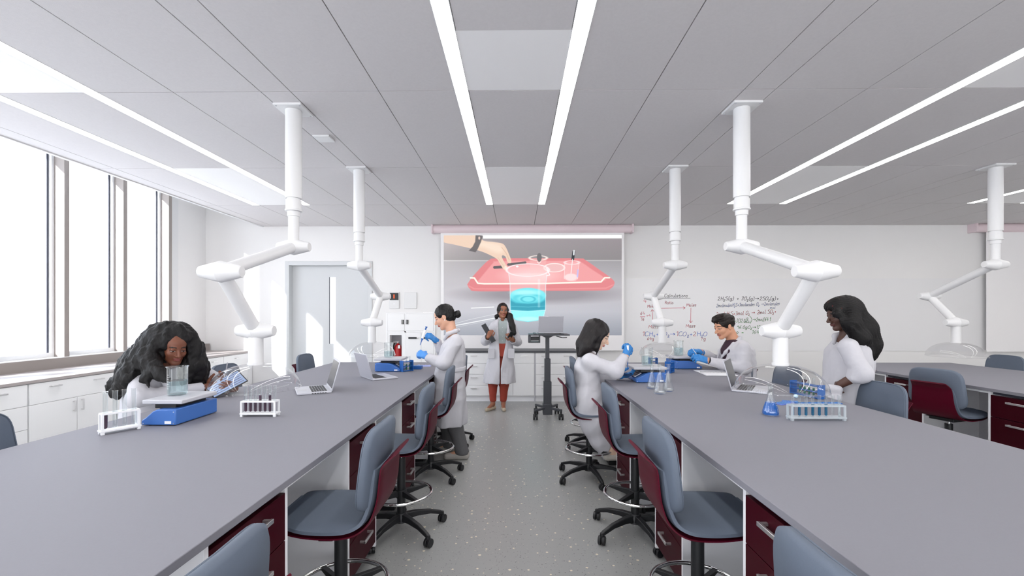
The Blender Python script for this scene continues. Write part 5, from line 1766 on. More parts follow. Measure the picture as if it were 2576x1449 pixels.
cloth_creases(M['coat'])
M['glove'] = mat('blue_nitrile_glove', rgb(46, 126, 196), 0.45, bump=0.1, bscale=90)
M['glove_light'] = mat('light_blue_nitrile_glove', rgb(78, 146, 222), 0.45, bump=0.1, bscale=90)
def hair_mat(nm, r, g, b, sc, rough=0.42, c2=None, axis=2):
    m = mat(nm, rgb(r, g, b), rough, spec=0.3)
    nt = m.node_tree
    bs = nt.nodes['Principled BSDF']
    tc = nt.nodes.new('ShaderNodeTexCoord')
    mp = nt.nodes.new('ShaderNodeMapping')
    mp.inputs['Scale'].default_value = sc
    nt.links.new(tc.outputs['Object'], mp.inputs[0])
    n = nt.nodes.new('ShaderNodeTexNoise')
    n.inputs['Scale'].default_value = 60
    n.inputs['Detail'].default_value = 5
    nt.links.new(mp.outputs[0], n.inputs['Vector'])
    bp = nt.nodes.new('ShaderNodeBump')
    bp.inputs['Strength'].default_value = 0.5
    bp.inputs['Distance'].default_value = 0.006
    nt.links.new(n.outputs['Fac'], bp.inputs['Height'])
    nt.links.new(bp.outputs['Normal'], bs.inputs['Normal'])
    mx = nt.nodes.new('ShaderNodeMix')
    mx.data_type = 'RGBA'
    mx.inputs[6].default_value = rgb(r, g, b)
    mx.inputs[7].default_value = rgb(*(c2 or (min(255, r * 1.35 + 4), min(255, g * 1.35 + 4), min(255, b * 1.35 + 4))))
    rp = nt.nodes.new('ShaderNodeValToRGB')
    rp.color_ramp.elements[0].position = 0.45
    rp.color_ramp.elements[1].position = 0.75
    nt.links.new(n.outputs['Fac'], rp.inputs[0])
    nt.links.new(rp.outputs[0], mx.inputs[0])
    nt.links.new(mx.outputs[2], bs.inputs['Base Color'])
    return m
def A(p):
    return np.array(p, float)
class Who:
    """helper tied to one person: photo pixel + depth offset -> world point"""
    def __init__(s, d):
        s.d = d
    def __call__(s, x, y, dd=0.0):
        return A(at(x, y, s.d + dd))
    def z(s, y, dd=0.0):
        return EYE - (y - HY) * (s.d + dd) / FPX
    def secs(s, rows, depth, dd=0.0):
        """rows (y, x centre, half width px, half depth m) -> loft sections"""
        out = []
        for y, x, hw, hd in rows:
            p = s(x, y, dd)
            out.append((p[2], p[0], p[1], hw * (s.d + dd) / FPX, hd))
        return out
def fine_box(c, r, h):
    c = A(c)
    return (c - r, c + r, h)

# ============================================================ woman standing with a pipette
def person_pipette():
    W = Who(4.52)
    loc = W(1140, 1150); loc[2] = 0
    o = thing('person', 'woman standing at the left bench in a lab coat and blue gloves holding a pipette', 'person', loc)
    hc = W(1118.5, 797)
    R = frame((-0.91, 0.03, -0.40), (-0.40, 0, 0.91))
    neck = W(1137, 842)
    Sn, En, Wn = W(1147, 858, -0.18), W(1117, 915, -0.24), W(1073, 897, -0.17)
    Sf, Ef, Wf = W(1143, 858, 0.17), W(1117, 893, 0.24), W(1097, 857, 0.16)
    an = W(1046, 885, -0.15) - Wn
    af = W(1070, 835, 0.12) - Wf
    torso = W.secs([(856, 1142, 13, 0.10), (874, 1140, 26, 0.16), (905, 1136, 29, 0.165), (935, 1134, 29, 0.15), (975, 1134, 33, 0.18), (1005, 1136, 30, 0.17)], 0)
    hipn, hipf = W(1137, 990, -0.07), W(1133, 990, 0.085)
    kn, kf = W(1146, 1075, -0.06), W(1126, 1070, 0.12)
    an_n, an_f = W(1163, 1140, -0.06), W(1130, 1132, 0.16)
    an_n[2] = 0.075; an_f[2] = 0.075
    tn, tf = an_n + A((-0.15, -0.01, -0.045)), an_f + A((-0.14, 0.0, -0.045))
    skin = skin_mats('tan', 214, 164, 138, (176, 92, 84), (34, 26, 24))
    V = Vol(loc + A((-0.75, -0.5, -0.02)), loc + A((0.45, 0.5, 1.72)), 0.012, [fine_box(hc, 0.14, 0.0032)])
    head(V, hc, R, 1.03, neck)
    V.loft(torso, 0, 0.05)
    for S, E, Wr, a, th, n in ((Sn, En, Wn, an, 1, (0, -0.3, 1)), (Sf, Ef, Wf, af, 1, (0.3, 0.5, 0.6))):
        V.path([S, E, Wr], [0.05, 0.04, 0.027], 0.03)
        V.rc(neck + A((0, 0, -0.06)), S, 0.042, 0.042, 0.04)
        V.rc(Wr, Wr + a * 0.2, 0.02, 0.016, 0.01)
    for h, k_, e, t in ((hipn, kn, an_n, tn), (hipf, kf, an_f, tf)):
        V.path([h, k_, e], [0.075, 0.05, 0.036], 0.03)
        V.rc(e, t, 0.036, 0.026, 0.02)
    v, q = V.mesh()
    np_obj('body', v, q, skin, o, loc, face_paint(v, q, hc, R, 1.03, 0.55))
    # hair: sleek cap swept back into a low bun
    P = lambda r, f, u: hc + R @ (A((r, f, u)) * 1.03)
    V = Vol(hc - 0.2, hc + 0.2, 0.0042)
    V.el(P(0, -0.014, 0.034), A((0.081, 0.100, 0.093)) * 1.03, R, 0.01)
    V.el(P(0, -0.045, -0.03), A((0.066, 0.06, 0.06)), R, 0.03)
    V.el(P(0, 0.088, -0.045), (0.09, 0.062, 0.094), R, 0.012, 'x')       # face opening
    for sg in (-1, 1):
        V.el(P(sg * 0.085, 0.022, -0.035), (0.03, 0.05, 0.05), R, 0.012, 'x')
    V.el(P(0, -0.01, -0.12), (0.1, 0.09, 0.07), R, 0.015, 'x')
    bun = P(0, -0.128, -0.028)
    V.el(bun, (0.036, 0.036, 0.040), R, 0.006)
    for j in range(4):
        t = j * 1.6
        V.rc(bun + R @ A((0.02 * math.cos(t), -0.012, 0.022 * math.sin(t))), bun + R @ A((0.02 * math.cos(t + 1.4), -0.02, 0.022 * math.sin(t + 1.4))), 0.014, 0.012, 0.003)
    V.folds(0.0012, 160, 3, R[:, 1], 0.1)
    v, q = V.mesh()
    np_obj('hair', v, q, [hair_mat('sleek_black_hair', 12, 11, 12, (1, 6, 2))], o, loc)
    ear = P(0.081, -0.004, -0.034) if R[1, 0] < 0 else P(-0.081, -0.004, -0.034)
    V = None
    MBo = MB().ball(tuple(ear - loc), 0.006, M['rack_white'], 10)
    MBo.build('pearl_earring', o)
    # coat
    V = Vol(loc + A((-0.62, -0.45, 0.25)), loc + A((0.45, 0.48, 1.45)), 0.0085)
    V.loft(W.secs([(842, 1143, 13, 0.12), (855, 1143, 21, 0.17), (870, 1140, 30, 0.19), (900, 1136, 35, 0.19), (932, 1132, 38, 0.185), (955, 1131, 39, 0.19), (990, 1131, 41, 0.2), (1030, 1132, 41.5, 0.2), (1066, 1133, 41.5, 0.205)], 0), 0, 0.03, 2.4, 0.05, ruffle=(0.012, 7, loc[2] + 0.3, 0.85))
    for S, E, Wr in ((Sn, En, Wn), (Sf, Ef, Wf)):
        e = Wr + (E - Wr) / np.linalg.norm(E - Wr) * 0.03
        V.path([S, E, e], [0.07, 0.063, 0.05], 0.035)
    V.folds(0.0028, 20, 5, (0.2, 0, 1), 0.5, True)
    V.rc(neck + A((-0.02, 0, 0.0)), neck + A((-0.035, 0, 0.10)), 0.047, 0.052, 0.006, 'x')
    V.rc(neck + A((-0.06, 0, 0.03)), W(1112, 862), 0.022, 0.004, 0.01, 'x')
    for E, Wr in ((En, Wn), (Ef, Wf)):
        d = (Wr - E) / np.linalg.norm(Wr - E)
        V.rc(Wr - d * 0.02, Wr + d * 0.1, 0.034, 0.036, 0.004, 'x')
    v, q = V.mesh()
    co = np_obj('lab_coat', v, q, [M['coat']], o, loc)
    # collar, half belt at the back, pocket
    V = Vol(neck - 0.16, neck + 0.16, 0.005)
    pts = [neck + A((-0.075, -0.03, -0.05)), neck + A((-0.03, -0.075, 0.012)), neck + A((0.045, -0.055, 0.04)), neck + A((0.06, 0.0, 0.045)), neck + A((0.045, 0.055, 0.04)), neck + A((-0.03, 0.075, 0.012)), neck + A((-0.075, 0.03, -0.05))]
    V.path(pts, [0.012, 0.02, 0.021, 0.02, 0.021, 0.02, 0.012], 0.015)
    v, q = V.mesh()
    np_obj('collar', v, q, [M['coat']], co, loc)
    V = Vol(W(1170, 935) - A((0.22, 0.28, 0.12)), W(1170, 935) + A((0.1, 0.28, 0.12)), 0.006)
    zb = W.z(926)
    V.loft([(zb - 0.022, *W(1132, 932)[:2], 38.7 * 4.52 / FPX + 0.004, 0.189), (zb + 0.022, *W(1132, 926)[:2], 38.6 * 4.52 / FPX + 0.004, 0.189)], 0, 0.0, 2.4, 0.006)
    V.half(W(1140, 930), (-1, 0, 0), 0.004)
    v, q = V.mesh()
    np_obj('back_belt', v, q, [M['coat']], co, loc)
    # trousers, shoes
    V = Vol(loc + A((-0.3, -0.35, 0.02)), loc + A((0.35, 0.4, 0.85)), 0.009)
    for h, k_, e in ((hipn, kn, an_n), (hipf, kf, an_f)):
        V.path([h + (k_ - h) * 0.35, k_, e + A((0, 0, 0.0))], [0.07, 0.072, 0.068], 0.03)
    V.folds(0.002, 45, 9, (0, 0, 1), 0.8)
    V.half((0, 0, 0.05), (0, 0, -1), 0.006)
    v, q = V.mesh()
    np_obj('trousers', v, q, [mat('grey_trouser_cloth', rgb(92, 92, 94), 0.85, noise=0.15, nscale=120)], o, loc, keep=True)
    for e, t in ((an_n, tn), (an_f, tf)):
        V = Vol(e - A((0.26, 0.1, 0.08)), e + A((0.1, 0.1, 0.06)), 0.005)
        V.rc(e + A((0.03, 0, -0.035)), t, 0.043, 0.036, 0.02)
        V.rc(e + A((0.02, 0, 0.0)), e + A((-0.03, 0, -0.03)), 0.045, 0.042, 0.02)
        V.half((0, 0, 0.001), (0, 0, -1), 0.004)
        v, q = V.mesh()
        np_obj('shoe', v, q, [mat('pale_shoe', rgb(176, 172, 166), 0.6)], o, loc)
    # gloves
    for nm_, Wr, a, n, th, cu, tc, m in (('glove', Wn, an, (0.1, -0.75, 0.5), 1, (0.95, 1.0, 1.05, 1.05), 0.6, 'glove_light'), ('glove', Wf, af, (0.45, -0.55, 0.7), 1, (0.75, 0.9, 0.95, 1.0), 0.4, 'glove')):
        V = Vol(Wr - 0.2, Wr + 0.2, 0.0036)
        hand(V, Wr, a, n, th, 0.95, cu, 0.0015, tc)
        a_ = a / np.linalg.norm(a)
        V.rc(Wr - a_ * 0.035, Wr + a_ * 0.02, 0.029, 0.03, 0.012)
        v, q = V.mesh()
        np_obj(nm_, v, q, [M[m]], o, loc)
    # pipette, held
    a, b_ = A(W(1070, 830, 0.07)), A(W(1062, 853, 0.05))
    d = b_ - a
    p0 = a
    t = thing('pipette', 'white and blue pipette in the raised hand of the standing woman', 'pipette', p0)
    u = Vector(d).normalized()
    MB().cone((0, 0, 0), u * 0.095, 0.014, 0.012, M['rack_white'], 20).build('grip', t, 0.002)
    MB().cyl(u * -0.03, (0, 0, 0), 0.008, M['rack_blue'], 16).cyl(u * -0.036, u * -0.03, 0.012, M['rack_blue'], 16).build('plunger', t)
    MB().cone(u * 0.095, u * 0.112, 0.013, 0.008, M['rack_blue'], 16).cone(u * 0.112, u * 0.165, 0.006, 0.0025, M['rack_blue'], 14).build('blue_tip', t)
person_pipette()

# ============================================================ presenter facing the room
def person_presenter():
    W = Who(6.79)
    loc = W(1254, 1030); loc[2] = 0
    o = thing('person', 'woman standing before the screen in open lab coat and rust trousers, holding a dark binder', 'person', loc)
    hc = W(1265, 781.5)
    R = frame((0.22, -0.97, -0.02), (0.03, 0, 1))
    neck = W(1265, 806, 0.03)
    # her right arm is on the photo's left
    SR, ER, WR = W(1241, 822), W(1221, 858, 0.0), W(1228, 848, -0.27)
    SL, EL, WL = W(1290, 822), W(1302, 860, 0.0), W(1289, 855, -0.17)
    aR, aL = A((0.04, -0.02, 0.08)), W(1283, 845, -0.25) - WL
    s = 6.79 / FPX
    skin = skin_mats('brown', 150, 98, 74, (150, 84, 76), (28, 20, 18))
    V = Vol(loc + A((-0.42, -0.42, -0.01)), loc + A((0.45, 0.28, 1.70)), 0.011, [fine_box(hc, 0.13, 0.0034), fine_box(WR + A((0, -0.02, 0.03)), 0.09, 0.005), fine_box(WL + A((0, -0.04, 0.03)), 0.09, 0.005)])
    head(V, hc, R, 0.98, neck)
    body = [(0.86, *W(1262, 900)[:2], 0.155, 0.11), (0.95, *W(1262, 890)[:2], 0.15, 0.1), (1.08, *W(1263, 860)[:2], 0.125, 0.09), (1.25, *W(1264, 835)[:2], 0.145, 0.1), (1.36, *W(1265, 815)[:2], 0.12, 0.07)]
    V.loft(body, 0, 0.04)
    for S, E, Wr, a, th, n in ((SR, ER, WR, aR, 1, (0.1, -1.0, 0.1)), (SL, EL, WL, aL, -1, (0.6, -0.4, -0.6))):
        V.rc(neck + A((0, 0, -0.06)), S, 0.045, 0.045, 0.04)
        V.path([S, E, Wr], [0.046, 0.038, 0.026], 0.03)
        hand(V, Wr, a, n, th, 0.98, (1.0, 1.05, 1.1, 1.15) if th > 0 else (0.6, 0.75, 0.85, 0.9), 0.0, 0.3)
    feet = []
    for hx, kx_, ax_, ay, tx in ((1251, 1240, 1240, 1020, -0.085), (1273, 1268, 1266, 1020, 0.02)):
        h, k_, e = W(hx, 905), W(kx_, 965), W(ax_, ay)
        e[2] = 0.085
        t = e + A((tx, -0.15, -0.06))
        V.path([h, k_, e], [0.09, 0.056, 0.034], 0.03)
        V.rc(e, t, 0.032, 0.024, 0.02)
        feet.append((h, k_, e, t))
    v, q = V.mesh()
    np_obj('body', v, q, skin, o, loc, face_paint(v, q, hc, R, 0.98, 1.0))
    # hair, centre parting, long lengths over her left shoulder
    P = lambda r, f, u: hc + R @ A((r, f, u))
    V = Vol(hc - A((0.25, 0.22, 0.5)), hc + A((0.3, 0.25, 0.2)), 0.0055)
    V.el(P(0, -0.018, 0.03), (0.083, 0.104, 0.094), R, 0.01)
    V.path([P(-0.068, -0.02, 0.01), W(1249, 796, 0.02), W(1249, 808, 0.03)], [0.03, 0.024, 0.014], 0.03)
    V.path([P(0.072, 0.012, 0.02), W(1282, 795, -0.05), W(1288, 820, -0.1), W(1293, 838, -0.13)], [0.028, 0.046, 0.05, 0.036], 0.02)
    V.path([P(0, -0.06, 0.0), W(1270, 800, 0.08), W(1276, 822, 0.12)], [0.08, 0.075, 0.06], 0.03)
    V.el(P(0.0, 0.088, -0.042), (0.056, 0.075, 0.09), R, 0.008, 'x')
    V.folds(0.0012, 130, 13, (0.1, 0, 1), 0.03)
    v, q = V.mesh()
    np_obj('hair', v, q, [hair_mat('long_black_hair', 16, 14, 15, (5, 5, 0.7))], o, loc)
    # shirt
    V = Vol(loc + A((-0.25, -0.25, 0.93)), loc + A((0.25, 0.25, 1.5)), 0.0065)
    V.loft([(0.99, *W(1263, 872)[:2], 0.142, 0.105), (1.08, *W(1263, 860)[:2], 0.135, 0.104), (1.25, *W(1264, 835)[:2], 0.155, 0.118), (1.33, *W(1265, 822)[:2], 0.14, 0.1), (1.385, *W(1265, 812)[:2], 0.075, 0.07)], 0, 0, 2.2, 0.04)
    V.rc(neck + A((0, -0.0, -0.02)), neck + A((0, 0.0, 0.09)), 0.05, 0.056, 0.004, 'x')
    V.rc(neck + A((0, -0.07, 0.03)), neck + A((0.0, -0.11, -0.07)), 0.035, 0.004, 0.004, 'x')
    V.folds(0.0013, 60, 17, (0, 0, 1), 0.5)
    v, q = V.mesh()
    sh = np_obj('shirt', v, q, [mat('sage_shirt', rgb(156, 166, 166), 0.8, noise=0.05, nscale=200)], o, loc)
    for k in range(5):
        p = W(1264.5, 812 + k * 11)
        MB().cyl((p[0] - loc[0], p[1] - loc[1] - 0.118, p[2]), (p[0] - loc[0], p[1] - loc[1] - 0.122, p[2]), 0.005, M['scale_grey'], 10).build('button', sh)
    # trousers
    V = Vol(loc + A((-0.3, -0.25, 0.1)), loc + A((0.35, 0.3, 1.06)), 0.008)
    V.loft([(0.82, *W(1262, 905)[:2], 0.165, 0.125), (0.93, *W(1262, 890)[:2], 0.16, 0.118), (1.03, *W(1263, 868)[:2], 0.143, 0.108)], 0, 0.03)
    for h, k_, e, t in feet:
        V.path([h, k_, e + A((0, 0, 0.04))], [0.108, 0.075, 0.048], 0.02)
    V.folds(0.0013, 40, 21, (0, 0, 1), 0.8)
    V.half((0, 0, 0.125), (0, 0, -1), 0.004)
    v, q = V.mesh()
    np_obj('trousers', v, q, [mat('rust_trousers', rgb(150, 56, 40), 0.75, noise=0.05, nscale=90)], o, loc)
    for h, k_, e, t in feet:
        V = Vol(np.minimum(e, t) - A((0.07, 0.07, 0.06)), np.maximum(e, t) + A((0.07, 0.09, 0.06)), 0.004)
        d = (t - e); d[2] = 0
        V.rc(e - d * 0.15 + A((0, 0, -0.055)), t + A((0, 0, -0.0)), 0.036, 0.03, 0.02)
        V.rc(e + d * 0.25 + A((0, 0, 0.02)), e + d * 0.1 + A((0, 0, -0.02)), 0.036, 0.03, 0.006, 'x')
        V.half((0, 0, 0.001), (0, 0, -1), 0.003)
        v, q = V.mesh()
        np_obj('shoe', v, q, [mat('beige_flat_shoe', rgb(176, 162, 142), 0.6, noise=0.25, nscale=160)], o, loc)
    # coat, open at the front
    V = Vol(loc + A((-0.42, -0.35, 0.33)), loc + A((0.42, 0.3, 1.5)), 0.008)
    V.loft([(0.41, *W(1256, 960)[:2], 40 * s, 0.185), (0.6, *W(1258, 930)[:2], 38.5 * s, 0.17), (0.8, *W(1260, 900)[:2], 34 * s, 0.155), (0.98, *W(1261, 868)[:2], 29.5 * s, 0.142), (1.12, *W(1262, 850)[:2], 28 * s, 0.138), (1.25, *W(1264, 830)[:2], 31 * s, 0.142), (1.33, *W(1265, 818)[:2], 30 * s, 0.125), (1.385, *W(1265, 810)[:2], 17 * s, 0.09), (1.41, *W(1265, 806)[:2], 12 * s, 0.075)], 0, 0.02, 2.3, 0.04, ruffle=(0.012, 6, 0.4, 0.9))
    for S, E, Wr in ((SR, ER, WR), (SL, EL, WL)):
        e = Wr + (E - Wr) / np.linalg.norm(E - Wr) * 0.035
        V.path([S, E, e], [0.066, 0.068, 0.062], 0.03)
    V.folds(0.0026, 20, 25, (0, 0, 1), 0.45, True)
    # front opening: a tapering slit
    V.slit([(W.z(y), W(x, y, -0.14)[0], hw_ * s) for y, x, hw_ in ((798, 1265, 13), (812, 1265, 11.5), (835, 1264, 10), (862, 1263.5, 8.5), (895, 1261.5, 4), (925, 1258.8, 1.0), (968, 1258.3, 1.4))], W(1265, 800)[1] - 0.03)
    V.rc(neck + A((0, 0, -0.02)), neck + A((0, 0, 0.09)), 0.056, 0.064, 0.006, 'x')
    for E, Wr in ((ER, WR), (EL, WL)):
        d = (Wr - E) / np.linalg.norm(Wr - E)
        V.rc(Wr - d * 0.03, Wr + d * 0.1, 0.045, 0.047, 0.004, 'x')
    v, q = V.mesh()
    co = np_obj('lab_coat', v, q, [M['coat']], o, loc)
    for sg, xs_ in ((-1, (1253, 1250, 1247, 1250.5, 1253.5)), (1, (1277.5, 1280, 1284, 1278.5, 1274))):      # lapels
        V = Vol(W(1265, 835, -0.1) - A((0.22, 0.2, 0.3)), W(1265, 835, -0.1) + A((0.22, 0.2, 0.3)), 0.005)
        V.path([neck + A((sg * 0.05, 0.03, 0.03)), W(xs_[0], 808, -0.06), W(xs_[1], 820, -0.112), W(xs_[3], 840, -0.125), W(xs_[4], 858, -0.13)], [0.012, 0.014, 0.014, 0.012, 0.006], 0.012)
        v, q = V.mesh()
        np_obj('lapel', v, q, [M['coat']], co, loc)
    for px in (1236, 1286):
        p = W(px, 889, -0.165) - loc
        MB().box(p[0] - 0.05, p[0] + 0.05, p[1] - 0.0, p[1] + 0.012, p[2] - 0.075, p[2] + 0.07, M['coat']).build('pocket', co, 0.005)
    # binder and phone, held
    c, d = W(1229, 838, -0.23), (W(1241, 858, -0.23) - W(1216, 816, -0.23))
    L = np.linalg.norm(d) + 0.0
    t = thing('binder', 'slim dark binder held against the presenter\'s chest', 'binder', c)
    q = MB()
    yx = Vector(d).normalized()
    zx = Vector((0, -1, 0))
    xx = yx.cross(zx).normalized()
    q.X = Matrix((xx, yx, zx)).transposed().to_4x4()
    q.box(-0.033, -0.029, -0.15, 0.15, -0.06, 0.05, M['binder']).box(0.029, 0.033, -0.15, 0.15, -0.06, 0.05, M['binder']).box(-0.033, 0.033, -0.15, 0.15, 0.05, 0.054, M['binder'])
    q.build('cover', t, 0.002)
    q2 = MB(); q2.X = q.X
    q2.box(-0.026, 0.026, -0.143, 0.143, -0.055, 0.049, M['black'])
    q2.build('paper_stack', t)
    c = W(1285, 843, -0.25)
    t = thing('phone', 'small dark phone in the presenter\'s left hand', 'phone', c, 0.4)
    q = MB(); q.X = Matrix.Rotation(0.5, 4, 'X') @ Matrix.Rotation(0.3, 4, 'Y')
    q.box(-0.033, 0.033, -0.006, 0.006, -0.06, 0.06, M['black']); q.build('body', t, 0.004)
person_presenter()
def limb_cut(V, E, Wr, r):
    d = (Wr - E) / np.linalg.norm(Wr - E)
    V.rc(Wr - d * 0.02, Wr + d * 0.1, r, r + 0.002, 0.004, 'x')
def simple_hair_caps(V, P, R):
    V.el(P(0, -0.014, 0.034), (0.082, 0.102, 0.094), R, 0.01)

# ============================================================ woman with long straight hair, seated, pipetting
def person_seated():
    W = Who(3.97)
    s = 3.97 / FPX
    loc = W(1476, 1032); loc[2] = 0
    o = thing('person', 'seated woman with long straight dark hair in a lab coat, pipetting at the right bench', 'person', loc)
    hc = W(1504.5, 843)
    R = frame((0.88, -0.12, -0.45), (0.45, 0, 0.89))
    neck = W(1486, 884)
    Sn, En, Wn = W(1481, 908, -0.16), W(1549, 933, -0.2), W(1574, 894, -0.1)
    Sf, Ef, Wf = W(1483, 908, 0.17), W(1515, 955, 0.2), W(1556, 945, 0.06)
    an = W(1581, 872, -0.08) - Wn
    af = W(1590, 944, 0.02) - Wf
    hn, hf = W(1474, 1020, -0.09), W(1474, 1020, 0.09)
    kn, kf = W(1528, 1088, -0.1), W(1528, 1088, 0.1)
    en, ef = W(1537, 1138, -0.1), W(1537, 1138, 0.1)
    skin = skin_mats('fair', 222, 188, 164, (190, 120, 112), (40, 32, 30))
    V = Vol(loc + A((-0.35, -0.45, 0.1)), loc + A((0.6, 0.4, 1.45)), 0.012, [fine_box(hc, 0.13, 0.0032)])
    head(V, hc, R, 0.98, neck)
    V.loft([(W.z(y), *W(x, y)[:2], hw * s, hd) for y, x, hw, hd in ((893, 1481, 14, 0.13), (915, 1477, 25, 0.16), (950, 1476, 26, 0.14), (985, 1477, 28, 0.15), (1025, 1476, 34, 0.17))], 0, 0.05)
    for S, E, Wr, a in ((Sn, En, Wn, an), (Sf, Ef, Wf, af)):
        V.rc(neck + A((0, 0, -0.06)), S, 0.04, 0.042, 0.04)
        V.path([S, E, Wr, Wr + a * 0.2], [0.044, 0.036, 0.025, 0.018], 0.03)
    for h, k, e in ((hn, kn, en), (hf, kf, ef)):
        V.path([h, k, e], [0.085, 0.056, 0.036], 0.03)
        V.rc(e, e + A((0.14, 0, -0.03)), 0.034, 0.025, 0.02)
    v, q = V.mesh()
    np_obj('body', v, q, skin, o, loc, face_paint(v, q, hc, R, 0.98, 0.45))
    P = lambda r, f, u: hc + R @ A((r, f, u))
    V = Vol(A(W(1440, 905)) - A((0.1, 0.3, 0.1)), A(W(1560, 805)) + A((0, 0.25, 0.06)), 0.0055)
    V.el(P(0, -0.022, 0.035), (0.088, 0.108, 0.097), R, 0.01)
    V.path([P(0, -0.06, 0.03), W(1474, 868, 0.0), W(1463, 892, 0.02)], [0.09, 0.085, 0.045], 0.04)
    for dd, r in ((-0.075, 1), (0.075, 1)):
        V.path([P(0, -0.02, 0.05) + A((0, dd * 0.8, 0)), W(1494, 848, dd), W(1478, 872, dd * 1.2), W(1459, 893, dd * 1.1)], [0.05, 0.05, 0.05, 0.022], 0.03)
        V.path([P(0, 0.03, 0.04) + A((0, dd, 0)), W(1509, 852, dd * 1.1), W(1499, 874, dd * 1.15), W(1499, 890, dd)], [0.03, 0.024, 0.03, 0.012], 0.02)
    V.el(P(0, 0.098, -0.035), (0.12, 0.068, 0.10), R, 0.01, 'x')
    V.folds(0.0012, 140, 31, (0.5, 0, 0.85), 0.03)
    v, q = V.mesh()
    np_obj('hair', v, q, [hair_mat('straight_brown_black_hair', 20, 16, 17, (3, 6, 1))], o, loc)
    V = Vol(loc + A((-0.3, -0.42, 0.12)), loc + A((0.5, 0.4, 1.25)), 0.0085)
    V.loft([(W.z(y), *W(x, y)[:2], hw * s, hd) for y, x, hw, hd in ((888, 1482, 13, 0.11), (899, 1479, 25, 0.16), (920, 1476, 31, 0.19), (950, 1476, 33, 0.18), (980, 1475, 31.5, 0.17), (1010, 1477, 39, 0.19), (1035, 1478, 41, 0.2))], 0, 0.03, 2.4, 0.05)
    for dd in (-0.09, 0.09):
        V.path([W(1474, 1012, dd), W(1496, 1060, dd * 1.1), W(1510, 1105, dd), W(1523, 1140, dd * 0.8)], [0.14, 0.125, 0.09, 0.055], 0.05)
    V.rc(W(1478, 1000, -0.02), W(1514, 1110, -0.06), 0.15, 0.09, 0.04)
    for S, E, Wr in ((Sn, En, Wn), (Sf, Ef, Wf)):
        V.path([S, E, Wr + (E - Wr) / np.linalg.norm(E - Wr) * 0.035], [0.072, 0.066, 0.047], 0.035)
    V.folds(0.003, 20, 35, (0.35, 0, 1), 0.5, True)
    V.rc(neck + A((0.02, 0, -0.01)), neck + A((0.05, 0, 0.1)), 0.05, 0.056, 0.006, 'x')
    for E, Wr in ((En, Wn), (Ef, Wf)):
        limb_cut(V, E, Wr, 0.033)
    v, q = V.mesh()
    co = np_obj('lab_coat', v, q, [M['coat']], o, loc)
    V = Vol(neck - 0.17, neck + 0.17, 0.005)
    V.path([neck + A((0.06, -0.05, -0.05)), neck + A((0.02, -0.075, 0.008)), neck + A((-0.05, -0.05, 0.028)), neck + A((-0.062, 0, 0.03)), neck + A((-0.05, 0.05, 0.028)), neck + A((0.02, 0.075, 0.008)), neck + A((0.06, 0.05, -0.05))], [0.012, 0.02, 0.021, 0.02, 0.021, 0.02, 0.012], 0.015)
    v, q = V.mesh()
    np_obj('collar', v, q, [M['coat']], co, loc)
    p = W(1476, 978)
    V = Vol(p - A((0.18, 0.3, 0.06)), p + A((0.18, 0.3, 0.06)), 0.006)
    V.loft([(W.z(985), *W(1475, 980)[:2], 32.5 * s, 0.176), (W.z(970), *W(1475, 980)[:2], 32.5 * s, 0.178)], 0, 0.0, 2.4, 0.006)
    V.half(W(1492, 980), (1, 0, 0), 0.004)
    v, q = V.mesh()
    np_obj('back_belt', v, q, [M['coat']], co, loc)
    p = W(1513, 1035, -0.24) - loc
    for e in (en, ef):
        V = Vol(e - A((0.12, 0.1, 0.1)), e + A((0.24, 0.1, 0.08)), 0.005)
        V.rc(e + A((-0.03, 0, -0.03)), e + A((0.15, 0, -0.035)), 0.042, 0.033, 0.02)
        v, q = V.mesh()
        np_obj('shoe', v, q, [M['shoe_light']], o, loc)
    for Wr, a, n, th, cu, tc in ((Wn, an, (0.35, -0.85, 0.1), 1, (0.95, 1.0, 1.05, 1.1), 0.1), (Wf, af, (0.0, -0.5, -0.85), -1, (0.45, 0.45, 0.45, 0.45), 0.3)):
        V = Vol(Wr - 0.2, Wr + 0.2, 0.0036)
        hand(V, Wr, a, n, th, 0.95, cu, 0.003, tc)
        a_ = a / np.linalg.norm(a)
        V.rc(Wr - a_ * 0.035, Wr + a_ * 0.02, 0.03, 0.031, 0.012)
        v, q = V.mesh()
        np_obj('glove', v, q, [M['glove']], o, loc)
    a, b_ = W(1579, 886, -0.10), W(1578.5, 931, -0.10)
    t = thing('pipette', 'thin blue pipette held upright by the seated woman with straight hair', 'pipette', a)
    L = a[2] - b_[2]
    MB().cone((0, 0, 0.06), (0, 0, -0.04), 0.011, 0.010, M['rack_white'], 18).build('grip', t)
    MB().cone((0, 0, -0.04), (0, 0, -0.06), 0.01, 0.006, M['rack_blue'], 16).cone((0, 0, -0.06), (0, 0, -L), 0.0055, 0.002, M['rack_blue'], 14).build('blue_tip', t)
    d = W(1577, 942, -0.03)
    t = thing('dish', 'dark blue round dish held by the seated woman with straight hair', 'dish', d)
    MB().lathe([(0.03, -0.012), (0.042, -0.008), (0.045, 0.008), (0.045, 0.012), (0.041, 0.012), (0.039, -0.004), (0.002, -0.006)], M['dish'], n=40).build('bowl', t)
M['shoe_light'] = mat('light_shoe', rgb(188, 182, 174), 0.6)
M['dish'] = mat('dark_blue_dish', rgb(22, 60, 104), 0.25)
person_seated()

